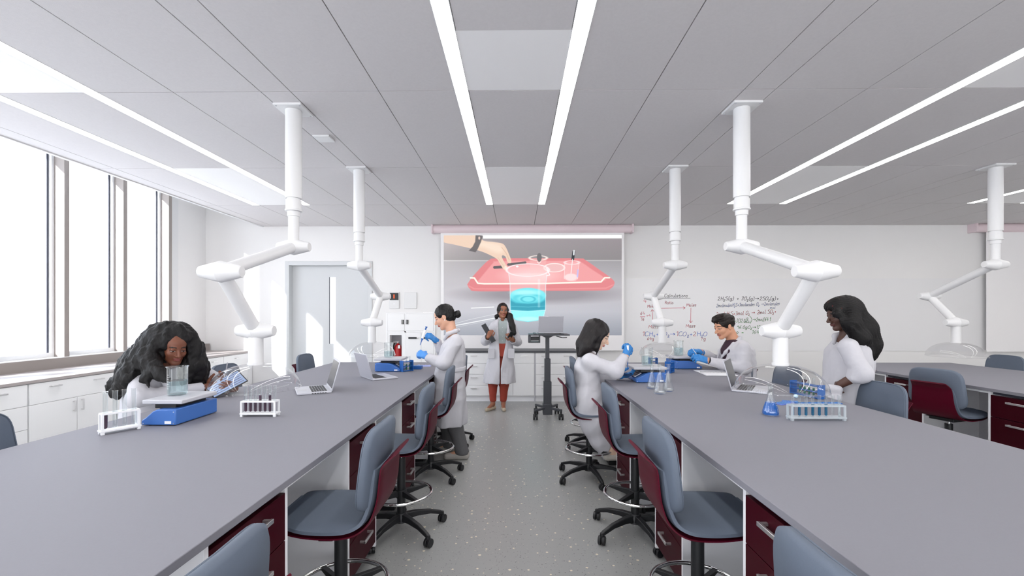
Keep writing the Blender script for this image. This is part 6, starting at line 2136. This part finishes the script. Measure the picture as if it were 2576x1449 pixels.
# ============================================================ man seated behind the balance
def person_man():
    W = Who(4.80)
    s = 4.80 / FPX
    loc = W(1853, 985); loc[2] = 0
    o = thing('person', 'man with short dark hair in a lab coat and blue gloves seated behind a balance', 'person', loc)
    hc = W(1822.5, 822)
    R = frame((-0.93, -0.17, -0.27), (-0.28, -0.03, 0.956))
    neck = W(1846, 858)
    Sn, En, Wn = W(1870, 878, -0.19), W(1871, 927, -0.24), W(1779, 907, -0.14)
    Sf, Ef, Wf = W(1840, 878, 0.18), W(1826, 918, 0.26), W(1762, 886, 0.06)
    an, af = W(1740, 893, -0.12) - Wn, W(1742, 880, 0.02) - Wf
    skin = skin_mats('olive', 206, 152, 122, (172, 104, 92), (34, 28, 24))
    V = Vol(loc + A((-0.6, -0.5, 0.02)), loc + A((0.35, 0.5, 1.5)), 0.012, [fine_box(hc, 0.14, 0.0034)])
    head(V, hc, R, 1.06, neck, True)
    V.loft([(W.z(y), *W(x, y)[:2], hw * s, hd) for y, x, hw, hd in ((868, 1850, 16, 0.14), (890, 1852, 28, 0.18), (930, 1851, 29, 0.16), (985, 1853, 32, 0.17))], 0, 0.05)
    for S, E, Wr, a in ((Sn, En, Wn, an), (Sf, Ef, Wf, af)):
        V.rc(neck + A((0, 0, -0.06)), S, 0.05, 0.045, 0.04)
        V.path([S, E, Wr, Wr + a * 0.2], [0.05, 0.042, 0.028, 0.02], 0.03)
    for dd in (-0.1, 0.1):
        h, k, e = W(1853, 985, dd), W(1853, 985, dd) + A((-0.30, 0, -0.08)), W(1853, 985, dd) + A((-0.22, 0, -0.36))
        V.path([h, k, e], [0.09, 0.065, 0.04], 0.03)
        V.rc(e, e + A((-0.14, 0, -0.03)), 0.038, 0.028, 0.02)
    v, q = V.mesh()
    np_obj('body', v, q, skin, o, loc, face_paint(v, q, hc, R, 1.06, 0.5))
    P = lambda r, f, u: hc + R @ (A((r, f, u)) * 1.06)
    V = Vol(hc - 0.2, hc + 0.22, 0.0045)
    V.el(P(0, -0.018, 0.042), A((0.083, 0.102, 0.094)) * 1.06, R, 0.01)
    V.el(P(0.0, 0.03, 0.105), (0.068, 0.075, 0.034), R, 0.03)
    V.el(P(0.0, 0.085, 0.095), (0.05, 0.032, 0.026), R, 0.02)
    V.el(P(0, 0.102, -0.03), (0.12, 0.075, 0.098), R, 0.008, 'x')
    V.el(P(0, -0.0, -0.115), (0.13, 0.13, 0.085), R, 0.012, 'x')
    for sg in (-1, 1):
        V.el(P(sg * 0.086, -0.002, -0.012), (0.022, 0.024, 0.034), R, 0.006, 'x')
    V.folds(0.0038, 75, 41, R[:, 1], 0.2)
    v, q = V.mesh()
    np_obj('hair', v, q, [hair_mat('short_dark_hair', 26, 19, 16, (2, 2, 2))], o, loc)
    # dark tee
    V = Vol(neck - A((0.25, 0.25, 0.3)), neck + A((0.2, 0.25, 0.12)), 0.007)
    V.loft([(W.z(y), *W(x, y)[:2], hw * s, hd) for y, x, hw, hd in ((853, 1846, 16, 0.085), (862, 1847, 20, 0.12), (880, 1849, 32, 0.17), (920, 1850, 33, 0.16))], 0, 0, 2.2, 0.02)
    V.rc(neck, neck + A((-0.02, 0, 0.1)), 0.055, 0.06, 0.004, 'x')
    v, q = V.mesh()
    np_obj('shirt', v, q, [mat('plum_tee', rgb(54, 32, 46), 0.8)], o, loc)
    V = Vol(loc + A((-0.55, -0.48, 0.5)), loc + A((0.35, 0.48, 1.3)), 0.0085)
    V.loft([(W.z(y), *W(x, y)[:2], hw * s, hd) for y, x, hw, hd in ((851, 1852, 12, 0.10), (860, 1853, 22, 0.16), (876, 1854, 35, 0.205), (905, 1854, 40, 0.21), (935, 1853, 43, 0.2), (965, 1854, 44, 0.2), (1000, 1855, 46, 0.22))], 0, 0.03, 2.3, 0.05)
    for S, E, Wr in ((Sn, En, Wn), (Sf, Ef, Wf)):
        V.path([S, E, Wr + (E - Wr) / np.linalg.norm(E - Wr) * 0.045], [0.076, 0.072, 0.05], 0.035)
    V.folds(0.003, 20, 45, (0.3, 0, 1), 0.5, True)
    V.slit([(W.z(y), x_, w_) for y, x_, w_ in ((842, 0, 0.075), (858, 0, 0.07), (885, 0, 0.045), (925, 0, 0.004))], -0.05, 0.006, -PI / 2 + 0.25, W(1853, 880)[:2])
    V.rc(neck + A((0.0, 0, -0.015)), neck + A((-0.03, 0, 0.1)), 0.062, 0.07, 0.006, 'x')
    for E, Wr in ((En, Wn), (Ef, Wf)):
        limb_cut(V, E, Wr, 0.036)
    v, q = V.mesh()
    co = np_obj('lab_coat', v, q, [M['coat']], o, loc)
    for sg in (-1, 1):
        V = Vol(neck - A((0.26, 0.24, 0.3)), neck + A((0.2, 0.24, 0.14)), 0.005)
        V.path([neck + A((0.07, 0, 0.035)), neck + A((0.035, sg * 0.06, 0.03)), neck + A((-0.045, sg * 0.085, -0.03)), neck + A((-0.12, sg * 0.07, -0.115)), neck + A((-0.165, sg * 0.03, -0.2))], [0.02, 0.02, 0.021, 0.018, 0.006], 0.015)
        v, q = V.mesh()
        np_obj('lapel', v, q, [M['coat']], co, loc)
    for Wr, E, a, n, th, cu, tc in ((Wn, En, an, (0.1, -0.75, 0.65), 1, (0.5, 0.55, 0.65, 0.7), 0.5), (Wf, Ef, af, (0.1, -0.2, 0.97), 1, (0.7, 0.8, 0.85, 0.9), 0.6)):
        V = Vol(Wr - 0.22, Wr + 0.22, 0.004)
        hand(V, Wr, a, n, th, 1.0, cu, 0.003, tc)
        a_ = a / np.linalg.norm(a)
        V.rc(Wr - a_ * 0.02, Wr + a_ * 0.03, 0.033, 0.031, 0.012)
        v, q = V.mesh()
        np_obj('glove', v, q, [M['glove']], o, loc)
    d = (Wn - En) / np.linalg.norm(Wn - En)
    c = Wn - d * 0.028 - loc
    MB().cyl(tuple(c - d * 0.013), tuple(c + d * 0.013), 0.036, M['black'], 28).build('watch', o, 0.004)
    c = Wn - d * 0.048 - loc
    MB().cyl(tuple(c - d * 0.01), tuple(c + d * 0.012), 0.034, mat('plum_cuff', rgb(66, 26, 44), 0.8), 28).build('shirt_cuff', o, 0.004)
    a, b_ = W(1737, 870, -0.02), W(1748, 885, -0.02)
    t = thing('glass_rod', 'thin white rod held between the man\'s gloved fingers', 'rod', a)
    MB().cyl((0, 0, 0), tuple((b_ - a) * 1.3), 0.0035, M['rack_white'], 10).build('shaft', t)
person_man()

# ============================================================ woman with long braids, standing
def person_braids():
    W = Who(3.44)
    s = 3.44 / FPX
    loc = W(2126, 1040); loc[2] = 0
    o = thing('person', 'woman with long dark braids standing in a white coat, hand in pocket', 'person', loc)
    hc = W(2119, 790)
    R = frame((-0.95, 0.10, -0.24), (-0.24, 0, 0.97))
    neck = W(2133, 846)
    Sn, En, Wn = W(2134, 872, -0.17), W(2168, 940, -0.25), W(2112, 968, -0.17)
    Sf, Ef, Wf = W(2138, 872, 0.17), W(2192, 925, 0.24), W(2140, 965, 0.2)
    skin = skin_mats('deep', 82, 54, 44, (96, 56, 52), (18, 14, 13))
    V = Vol(loc + A((-0.4, -0.45, -0.01)), loc + A((0.4, 0.45, 1.65)), 0.012, [fine_box(hc, 0.14, 0.0034)])
    head(V, hc, R, 1.03, neck)
    rows = [(852, 2134, 16, 0.14), (880, 2134, 31, 0.165), (915, 2132, 33, 0.15), (950, 2131, 32, 0.135), (990, 2130, 40, 0.165), (1020, 2130, 40, 0.17)]
    V.loft(W.secs(rows, 0), 0, 0.05)
    for S, E, Wr in ((Sn, En, Wn), (Sf, Ef, Wf)):
        V.rc(neck + A((0, 0, -0.06)), S, 0.045, 0.044, 0.04)
        V.path([S, E, Wr], [0.048, 0.04, 0.028], 0.03)
    hand(V, Wn, W(2097, 974, -0.06) - Wn, (-0.6, -0.8, 0.3), -1, 0.85, (0.5, 0.5, 0.5, 0.5))
    for dd in (-0.08, 0.08):
        h = W(2128, 1015, dd)
        k, e = h + A((-0.01, 0, -0.36)), A((h[0], h[1], 0.08))
        V.path([h, k, e], [0.08, 0.058, 0.038], 0.03)
        V.rc(e, e + A((-0.15, 0, -0.045)), 0.036, 0.027, 0.02)
    v, q = V.mesh()
    np_obj('body', v, q, skin, o, loc, face_paint(v, q, hc, R, 1.03, 0.5))
    P = lambda r, f, u: hc + R @ (A((r, f, u)) * 1.03)
    V = Vol(W(2080, 915) - A((0.05, 0.28, 0.06)), W(2215, 745) + A((0.06, 0.28, 0.05)), 0.0048)
    V.el(P(0, -0.02, 0.036), A((0.092, 0.112, 0.1)) * 1.03, R, 0.01)
    V.el(P(0, 0.03, 0.075), (0.078, 0.075, 0.05), R, 0.03)
    V.path([P(0, -0.05, 0.0), W(2163, 830, 0.0), W(2180, 868, 0.0), W(2184, 893, 0.0)], [0.1, 0.108, 0.09, 0.055], 0.05)
    V.path([P(0, -0.02, 0.02) + A((0, -0.075, 0)), W(2140, 812, -0.11), W(2166, 850, -0.12), W(2182, 890, -0.07)], [0.055, 0.062, 0.06, 0.04], 0.03)
    V.path([P(0, -0.02, 0.02) + A((0, 0.075, 0)), W(2140, 812, 0.11), W(2166, 850, 0.1), W(2182, 890, 0.06)], [0.055, 0.062, 0.06, 0.04], 0.03)
    V.path([P(0.0, 0.055, 0.06) + A((0, -0.068, 0)), W(2106, 790, -0.095), W(2122, 812, -0.105)], [0.03, 0.03, 0.036], 0.02)
    V.el(P(0, 0.108, -0.04), (0.13, 0.062, 0.098), R, 0.01, 'x')
    # rope-like braids: ridges along the fall of the hair
    ax = V.ax
    X, Y, Z = ax[0][:, None, None], ax[1][None, :, None], ax[2][None, None, :]
    c0 = W(2165, 830)
    u = (X - c0[0]) * 0.78 + (Z - c0[2]) * 0.62 + 0.25 * (Z - c0[2]) ** 2 * 2
    w = (X - c0[0]) * 0.6 - (Z - c0[2]) * 0.8
    ph = Y * 230 + u * 215
    V.F -= (np.abs(V.F) < 0.05) * (0.0036 * np.sin(ph + 0.8 * np.sin(w * 30)) * (0.75 + 0.25 * np.sin(w * 330 + np.floor(ph / 6.283) * 2.1))).astype(np.float32)
    v, q = V.mesh()
    hm = hair_mat('braided_hair', 11, 9, 10, (2, 2, 2), 0.55)
    ho = np_obj('braids', v, q, [hm, hair_mat('auburn_strand', 74, 18, 18, (2, 2, 2), 0.5)], o, loc)
    ctr = v[q].mean(1)
    rs = np.random.RandomState(5)
    sel = np.zeros(len(q), np.int32)
    top = hc + R @ A((0, 0.05, 0.09))
    for _ in range(16):
        p = top + rs.normal(size=3) * A((0.06, 0.09, 0.035))
        dd = ctr - p
        t = dd @ A((0.55, 0, -0.83))
        r2 = np.linalg.norm(dd - np.outer(t, A((0.55, 0, -0.83))), axis=1)
        sel[(r2 < 0.0055) & (np.abs(t) < 0.03)] = 1
    ho.data.polygons.foreach_set('material_index', sel)
    V = Vol(loc + A((-0.3, -0.45, 0.28)), loc + A((0.38, 0.45, 1.38)), 0.0085)
    V.loft(W.secs([(846, 2136, 13, 0.11), (858, 2135, 24, 0.16), (880, 2133, 38, 0.185), (915, 2132, 44, 0.19), (950, 2131, 47, 0.185), (985, 2128, 54, 0.2), (1020, 2126, 55, 0.215)], 0) + [(0.4, *W(2126, 1040)[:2], 0.19, 0.23)], 0, 0.03, 2.3, 0.05, ruffle=(0.012, 8, 0.4, 1.1))
    for S, E, Wr in ((Sn, En, Wn), (Sf, Ef, Wf)):
        V.path([S, E, E + (Wr - E) * 0.28], [0.07, 0.068, 0.06], 0.035)
    V.folds(0.003, 20, 55, (0.15, 0, 1), 0.5, True)
    V.rc(neck + A((-0.01, 0, -0.01)), neck + A((-0.03, 0, 0.1)), 0.05, 0.056, 0.006, 'x')
    d = (Wn - En) / np.linalg.norm(Wn - En)
    v, q = V.mesh()
    co = np_obj('lab_coat', v, q, [M['coat']], o, loc)
    V = Vol(neck - 0.18, neck + 0.18, 0.005)
    V.path([neck + A((-0.085, -0.03, -0.055)), neck + A((-0.045, -0.075, 0.0)), neck + A((0.04, -0.06, 0.03)), neck + A((0.06, 0, 0.035)), neck + A((0.04, 0.06, 0.03)), neck + A((-0.045, 0.075, 0.0)), neck + A((-0.085, 0.03, -0.055))], [0.012, 0.02, 0.021, 0.02, 0.021, 0.02, 0.012], 0.015)
    v, q = V.mesh()
    np_obj('collar', v, q, [M['coat']], co, loc)
    V = Vol(W(2090, 990, -0.2) - A((0.14, 0.14, 0.14)), W(2090, 990, -0.2) + A((0.16, 0.14, 0.12)), 0.006)
    V.path([W(2084, 976, -0.19), W(2108, 980, -0.2)], [0.03, 0.03], 0.03)
    V.path([W(2084, 1000, -0.19), W(2106, 1003, -0.2)], [0.034, 0.034], 0.04)
    v, q = V.mesh()
    np_obj('pocket', v, q, [M['coat']], co, loc)
person_braids()

# ============================================================ woman with big curly hair, seated at the left bench
def person_curly():
    W = Who(3.13)
    loc = A((-2.60, 3.12, 0.0))
    o = thing('person', 'seated woman with very big curly dark hair in a lab coat, writing on a tablet', 'person', loc)
    hc = W(437, 873)
    R = frame((0.80, -0.53, -0.30), (0.26, -0.14, 0.95))
    rt = A((-0.5, -0.85, 0))
    ang = math.atan2(-0.85, -0.5)
    neck = hc + R @ A((0, -0.05, -0.14))
    C = A((-2.60, 3.16, 0))
    SR, SL = C + rt * 0.15 + A((0.06, 0.02, 1.05)), C - rt * 0.15 + A((0.04, 0, 1.06))
    ER, WR = W(345, 1003, -0.2), at_z(520, 974, 0.925)
    ER, WR = A(ER), A(WR)
    EL, WL = A((-2.34, 3.46, 0.93)), A(at_z(590, 977, 0.90))
    aR, aL = A(at_z(562, 956, 0.965)) - WR, A((0.02, -0.08, 0.03))
    skin = skin_mats('warm_brown', 118, 70, 50, (132, 70, 64), (24, 18, 16))
    V = Vol(loc + A((-0.35, -0.5, 0.05)), loc + A((0.65, 0.65, 1.4)), 0.012, [fine_box(hc, 0.14, 0.0032), fine_box((WR + WL) / 2 + A((0.03, 0, 0.02)), 0.15, 0.0055)])
    head(V, hc, R, 1.0, neck)
    V.loft([(0.62, C[0] - 0.03, C[1], 0.17, 0.12), (0.85, C[0] - 0.02, C[1], 0.14, 0.1), (1.0, C[0] + 0.02, C[1], 0.145, 0.1), (1.09, C[0] + 0.05, C[1], 0.12, 0.07)], ang, 0.04)
    V.rc(neck, C + A((0.04, 0, 1.03)), 0.05, 0.06, 0.04)
    for S, E, Wr, a, th, n in ((SR, ER, WR, aR, 1, (0.1, 0.35, -0.9)), (SL, EL, WL, aL, -1, (0.9, 0.2, -0.3))):
        V.rc(C + A((0.04, 0, 1.03)), S, 0.045, 0.042, 0.04)
        V.path([S, E, Wr], [0.046, 0.04, 0.027], 0.03)
        hand(V, Wr, a, n, th, 0.95, (0.6, 0.65, 0.7, 0.75) if th > 0 else (0.8, 0.8, 0.85, 0.9), 0, 0.5)
    for sg in (-1, 1):
        h = C + rt * 0.09 * sg + A((0, 0, 0.64))
        k = h + A((0.34, -0.05, -0.03))
        V.path([h, k, k + A((-0.02, 0, -0.4))], [0.09, 0.062, 0.04], 0.03)
    v, q = V.mesh()
    np_obj('body', v, q, skin, o, loc, face_paint(v, q, hc, R, 1.0, 0.4))
    # hair
    P = lambda r, f, u: hc + R @ A((r, f, u))
    V = Vol(W(255, 1005, 0.1) - A((0.1, 0.1, 0.05)), W(535, 815, 0.1) + A((0.12, 0.6, 0.08)), 0.0062)
    V.ax[1] = axis_lines(2.55, 3.75, 0.0062, [])
    V.F = np.full([len(a) for a in V.ax], 1.0, np.float32)
    V.el(P(0, -0.055, 0.035), (0.115, 0.12, 0.10), R, 0.03)
    V.path([P(0.03, -0.04, 0.05), W(392, 868, -0.02), W(364, 905, -0.08), W(328, 948, -0.12), W(297, 990, -0.1)], [0.085, 0.095, 0.085, 0.055, 0.03], 0.05)
    V.path([W(375, 880, 0.1), W(345, 920, 0.12), W(312, 965, 0.12)], [0.1, 0.1, 0.09], 0.05)
    V.path([W(390, 875, -0.06), W(382, 908, -0.12), W(400, 940, -0.18), W(424, 960, -0.2)], [0.055, 0.05, 0.036, 0.014], 0.025)
    V.path([W(374, 920, -0.13), W(366, 955, -0.2), W(374, 975, -0.21)], [0.03, 0.014, 0.006], 0.025)
    V.path([P(-0.02, -0.02, 0.07), W(463, 855, 0.06), W(478, 885, 0.1), W(484, 925, 0.14), W(497, 960, 0.16)], [0.085, 0.075, 0.08, 0.085, 0.06], 0.05)
    V.path([W(480, 925, 0.08), W(468, 955, 0.06)], [0.07, 0.05], 0.05)
    V.path([P(0, -0.1, 0.0), W(410, 930, 0.24), W(400, 975, 0.26)], [0.13, 0.15, 0.12], 0.06)
    V.el(P(0.0, 0.1, -0.036), (0.068, 0.09, 0.096), R, 0.012, 'x')
    V.el(P(0.0, 0.2, -0.06), (0.075, 0.12, 0.10), R, 0.02, 'x')
    V.folds(0.006, 36, 61, (0.1, 0, 1), 0.6)
    V.folds(0.0042, 75, 62, (0.1, 0, 1), 0.5)
    V.folds(0.002, 150, 63, (0.1, 0, 1), 0.3)
    v, q = V.mesh()
    np_obj('curly_hair', v, q, [hair_mat('big_dark_curls', 14, 12, 13, (1.5, 1.5, 0.8), 0.55)], o, loc)
    # shirt and coat
    V = Vol(loc + A((-0.3, -0.35, 0.75)), loc + A((0.35, 0.35, 1.25)), 0.008)
    V.loft([(0.8, C[0] - 0.01, C[1], 0.16, 0.115), (0.96, C[0] + 0.01, C[1], 0.16, 0.115), (1.08, C[0] + 0.05, C[1], 0.12, 0.09), (1.12, C[0] + 0.07, C[1] - 0.01, 0.07, 0.07)], ang, 0, 2.2, 0.03)
    v, q = V.mesh()
    np_obj('shirt', v, q, [mat('navy_shirt', rgb(34, 42, 58), 0.8)], o, loc)
    V = Vol(loc + A((-0.35, -0.5, 0.45)), loc + A((0.6, 0.6, 1.3)), 0.0085)
    V.loft([(0.5, C[0], C[1], 0.22, 0.17), (0.7, C[0] - 0.02, C[1], 0.2, 0.15), (0.85, C[0] - 0.02, C[1], 0.185, 0.135), (0.98, C[0] + 0.02, C[1], 0.185, 0.135), (1.05, C[0] + 0.04, C[1], 0.17, 0.115), (1.10, C[0] + 0.06, C[1], 0.11, 0.09), (1.13, C[0] + 0.07, C[1], 0.08, 0.075)], ang, 0.02, 2.3, 0.05)
    for S, E, Wr in ((SR, ER, WR), (SL, EL, WL)):
        V.path([S, E, Wr + (E - Wr) / np.linalg.norm(E - Wr) * 0.04], [0.07, 0.064, 0.045], 0.035)
    V.folds(0.003, 20, 65, (0.2, 0, 1), 0.5, True)
    V.slit([(z, 0, w_) for z, w_ in ((1.25, 0.08), (1.12, 0.07), (1.0, 0.035), (0.86, 0.01))], -0.055, 0.006, ang + PI if False else ang - PI + PI, (C[0] + 0.02, C[1]))
    V.rc(neck, neck + R[:, 2] * 0.1, 0.06, 0.06, 0.006, 'x')
    for E, Wr in ((ER, WR), (EL, WL)):
        limb_cut(V, E, Wr, 0.033)
    v, q = V.mesh()
    co = np_obj('lab_coat', v, q, [M['coat']], o, loc)
    fd = A((0.85, -0.5, 0))
    for sg in (-1, 1):
        V = Vol(C + A((-0.3, -0.3, 0.8)), C + A((0.35, 0.3, 1.3)), 0.005)
        b0 = C + A((0.08, 0, 1.12))
        V.path([b0 - fd * 0.06, b0 + rt * sg * 0.075 + A((0, 0, 0.005)), b0 + rt * sg * 0.085 + fd * 0.075 + A((0, 0, -0.06)), b0 + rt * sg * 0.05 + fd * 0.125 + A((0, 0, -0.15)), b0 + rt * sg * 0.02 + fd * 0.13 + A((0, 0, -0.24))], [0.018, 0.02, 0.022, 0.018, 0.008], 0.015)
        v, q = V.mesh()
        np_obj('lapel', v, q, [M['coat']], co, loc)
    # tablet and stylus
    c = at_z(570, 966, 0.945)
    t = thing('tablet', 'tablet with bright pale blue screen in the hands of the curly-haired woman', 'tablet', c)
    q = MB()
    e1 = Vector((0.62, 0.60, 0.42)).normalized()
    nn = Vector((-0.05, -0.62, 0.70))
    nn = (nn - e1 * nn.dot(e1)).normalized()
    e2 = nn.cross(e1)
    q.X = Matrix((e1, e2, nn)).transposed().to_4x4()
    q.box(-0.12, 0.12, -0.085, 0.085, -0.004, 0.004, M['laptop_key']).build('case', t, 0.003)
    q = MB(); q.X = Matrix((e1, e2, nn)).transposed().to_4x4()
    q.box(-0.112, 0.112, -0.078, 0.078, 0.004, 0.0046, M['tablet_screen'])
    for k in range(6):
        q.box(-0.1, 0.1, -0.062 + k * 0.024, -0.056 + k * 0.024, 0.0046, 0.005, M['tablet_line'])
    q.build('display', t, smooth=False)
    a, b_ = A(at(572, 912, 3.36)), A(at(567, 946, 3.40))
    t = thing('stylus', 'thin grey stylus in the hand of the curly-haired woman', 'pen', a)
    MB().cone((0, 0, 0), tuple(b_ - a), 0.0042, 0.0042, M['scale_grey'], 12).cone(tuple(b_ - a), tuple((b_ - a) * 1.12), 0.0042, 0.001, M['scale_grey'], 12).build('shaft', t)
M['tablet_screen'] = emit('tablet_display', rgb(178, 200, 240), 0.85)
M['tablet_line'] = mat('tablet_line', rgb(90, 84, 110), 0.4)
person_curly()
place(stool, used, (-2.50, 3.20, 0), PI - 0.1, 'stool under the seated woman with big curly hair', GO)
place(stool, used, (2.29, 4.84, 0), 0, 'stool under the seated man', GO)
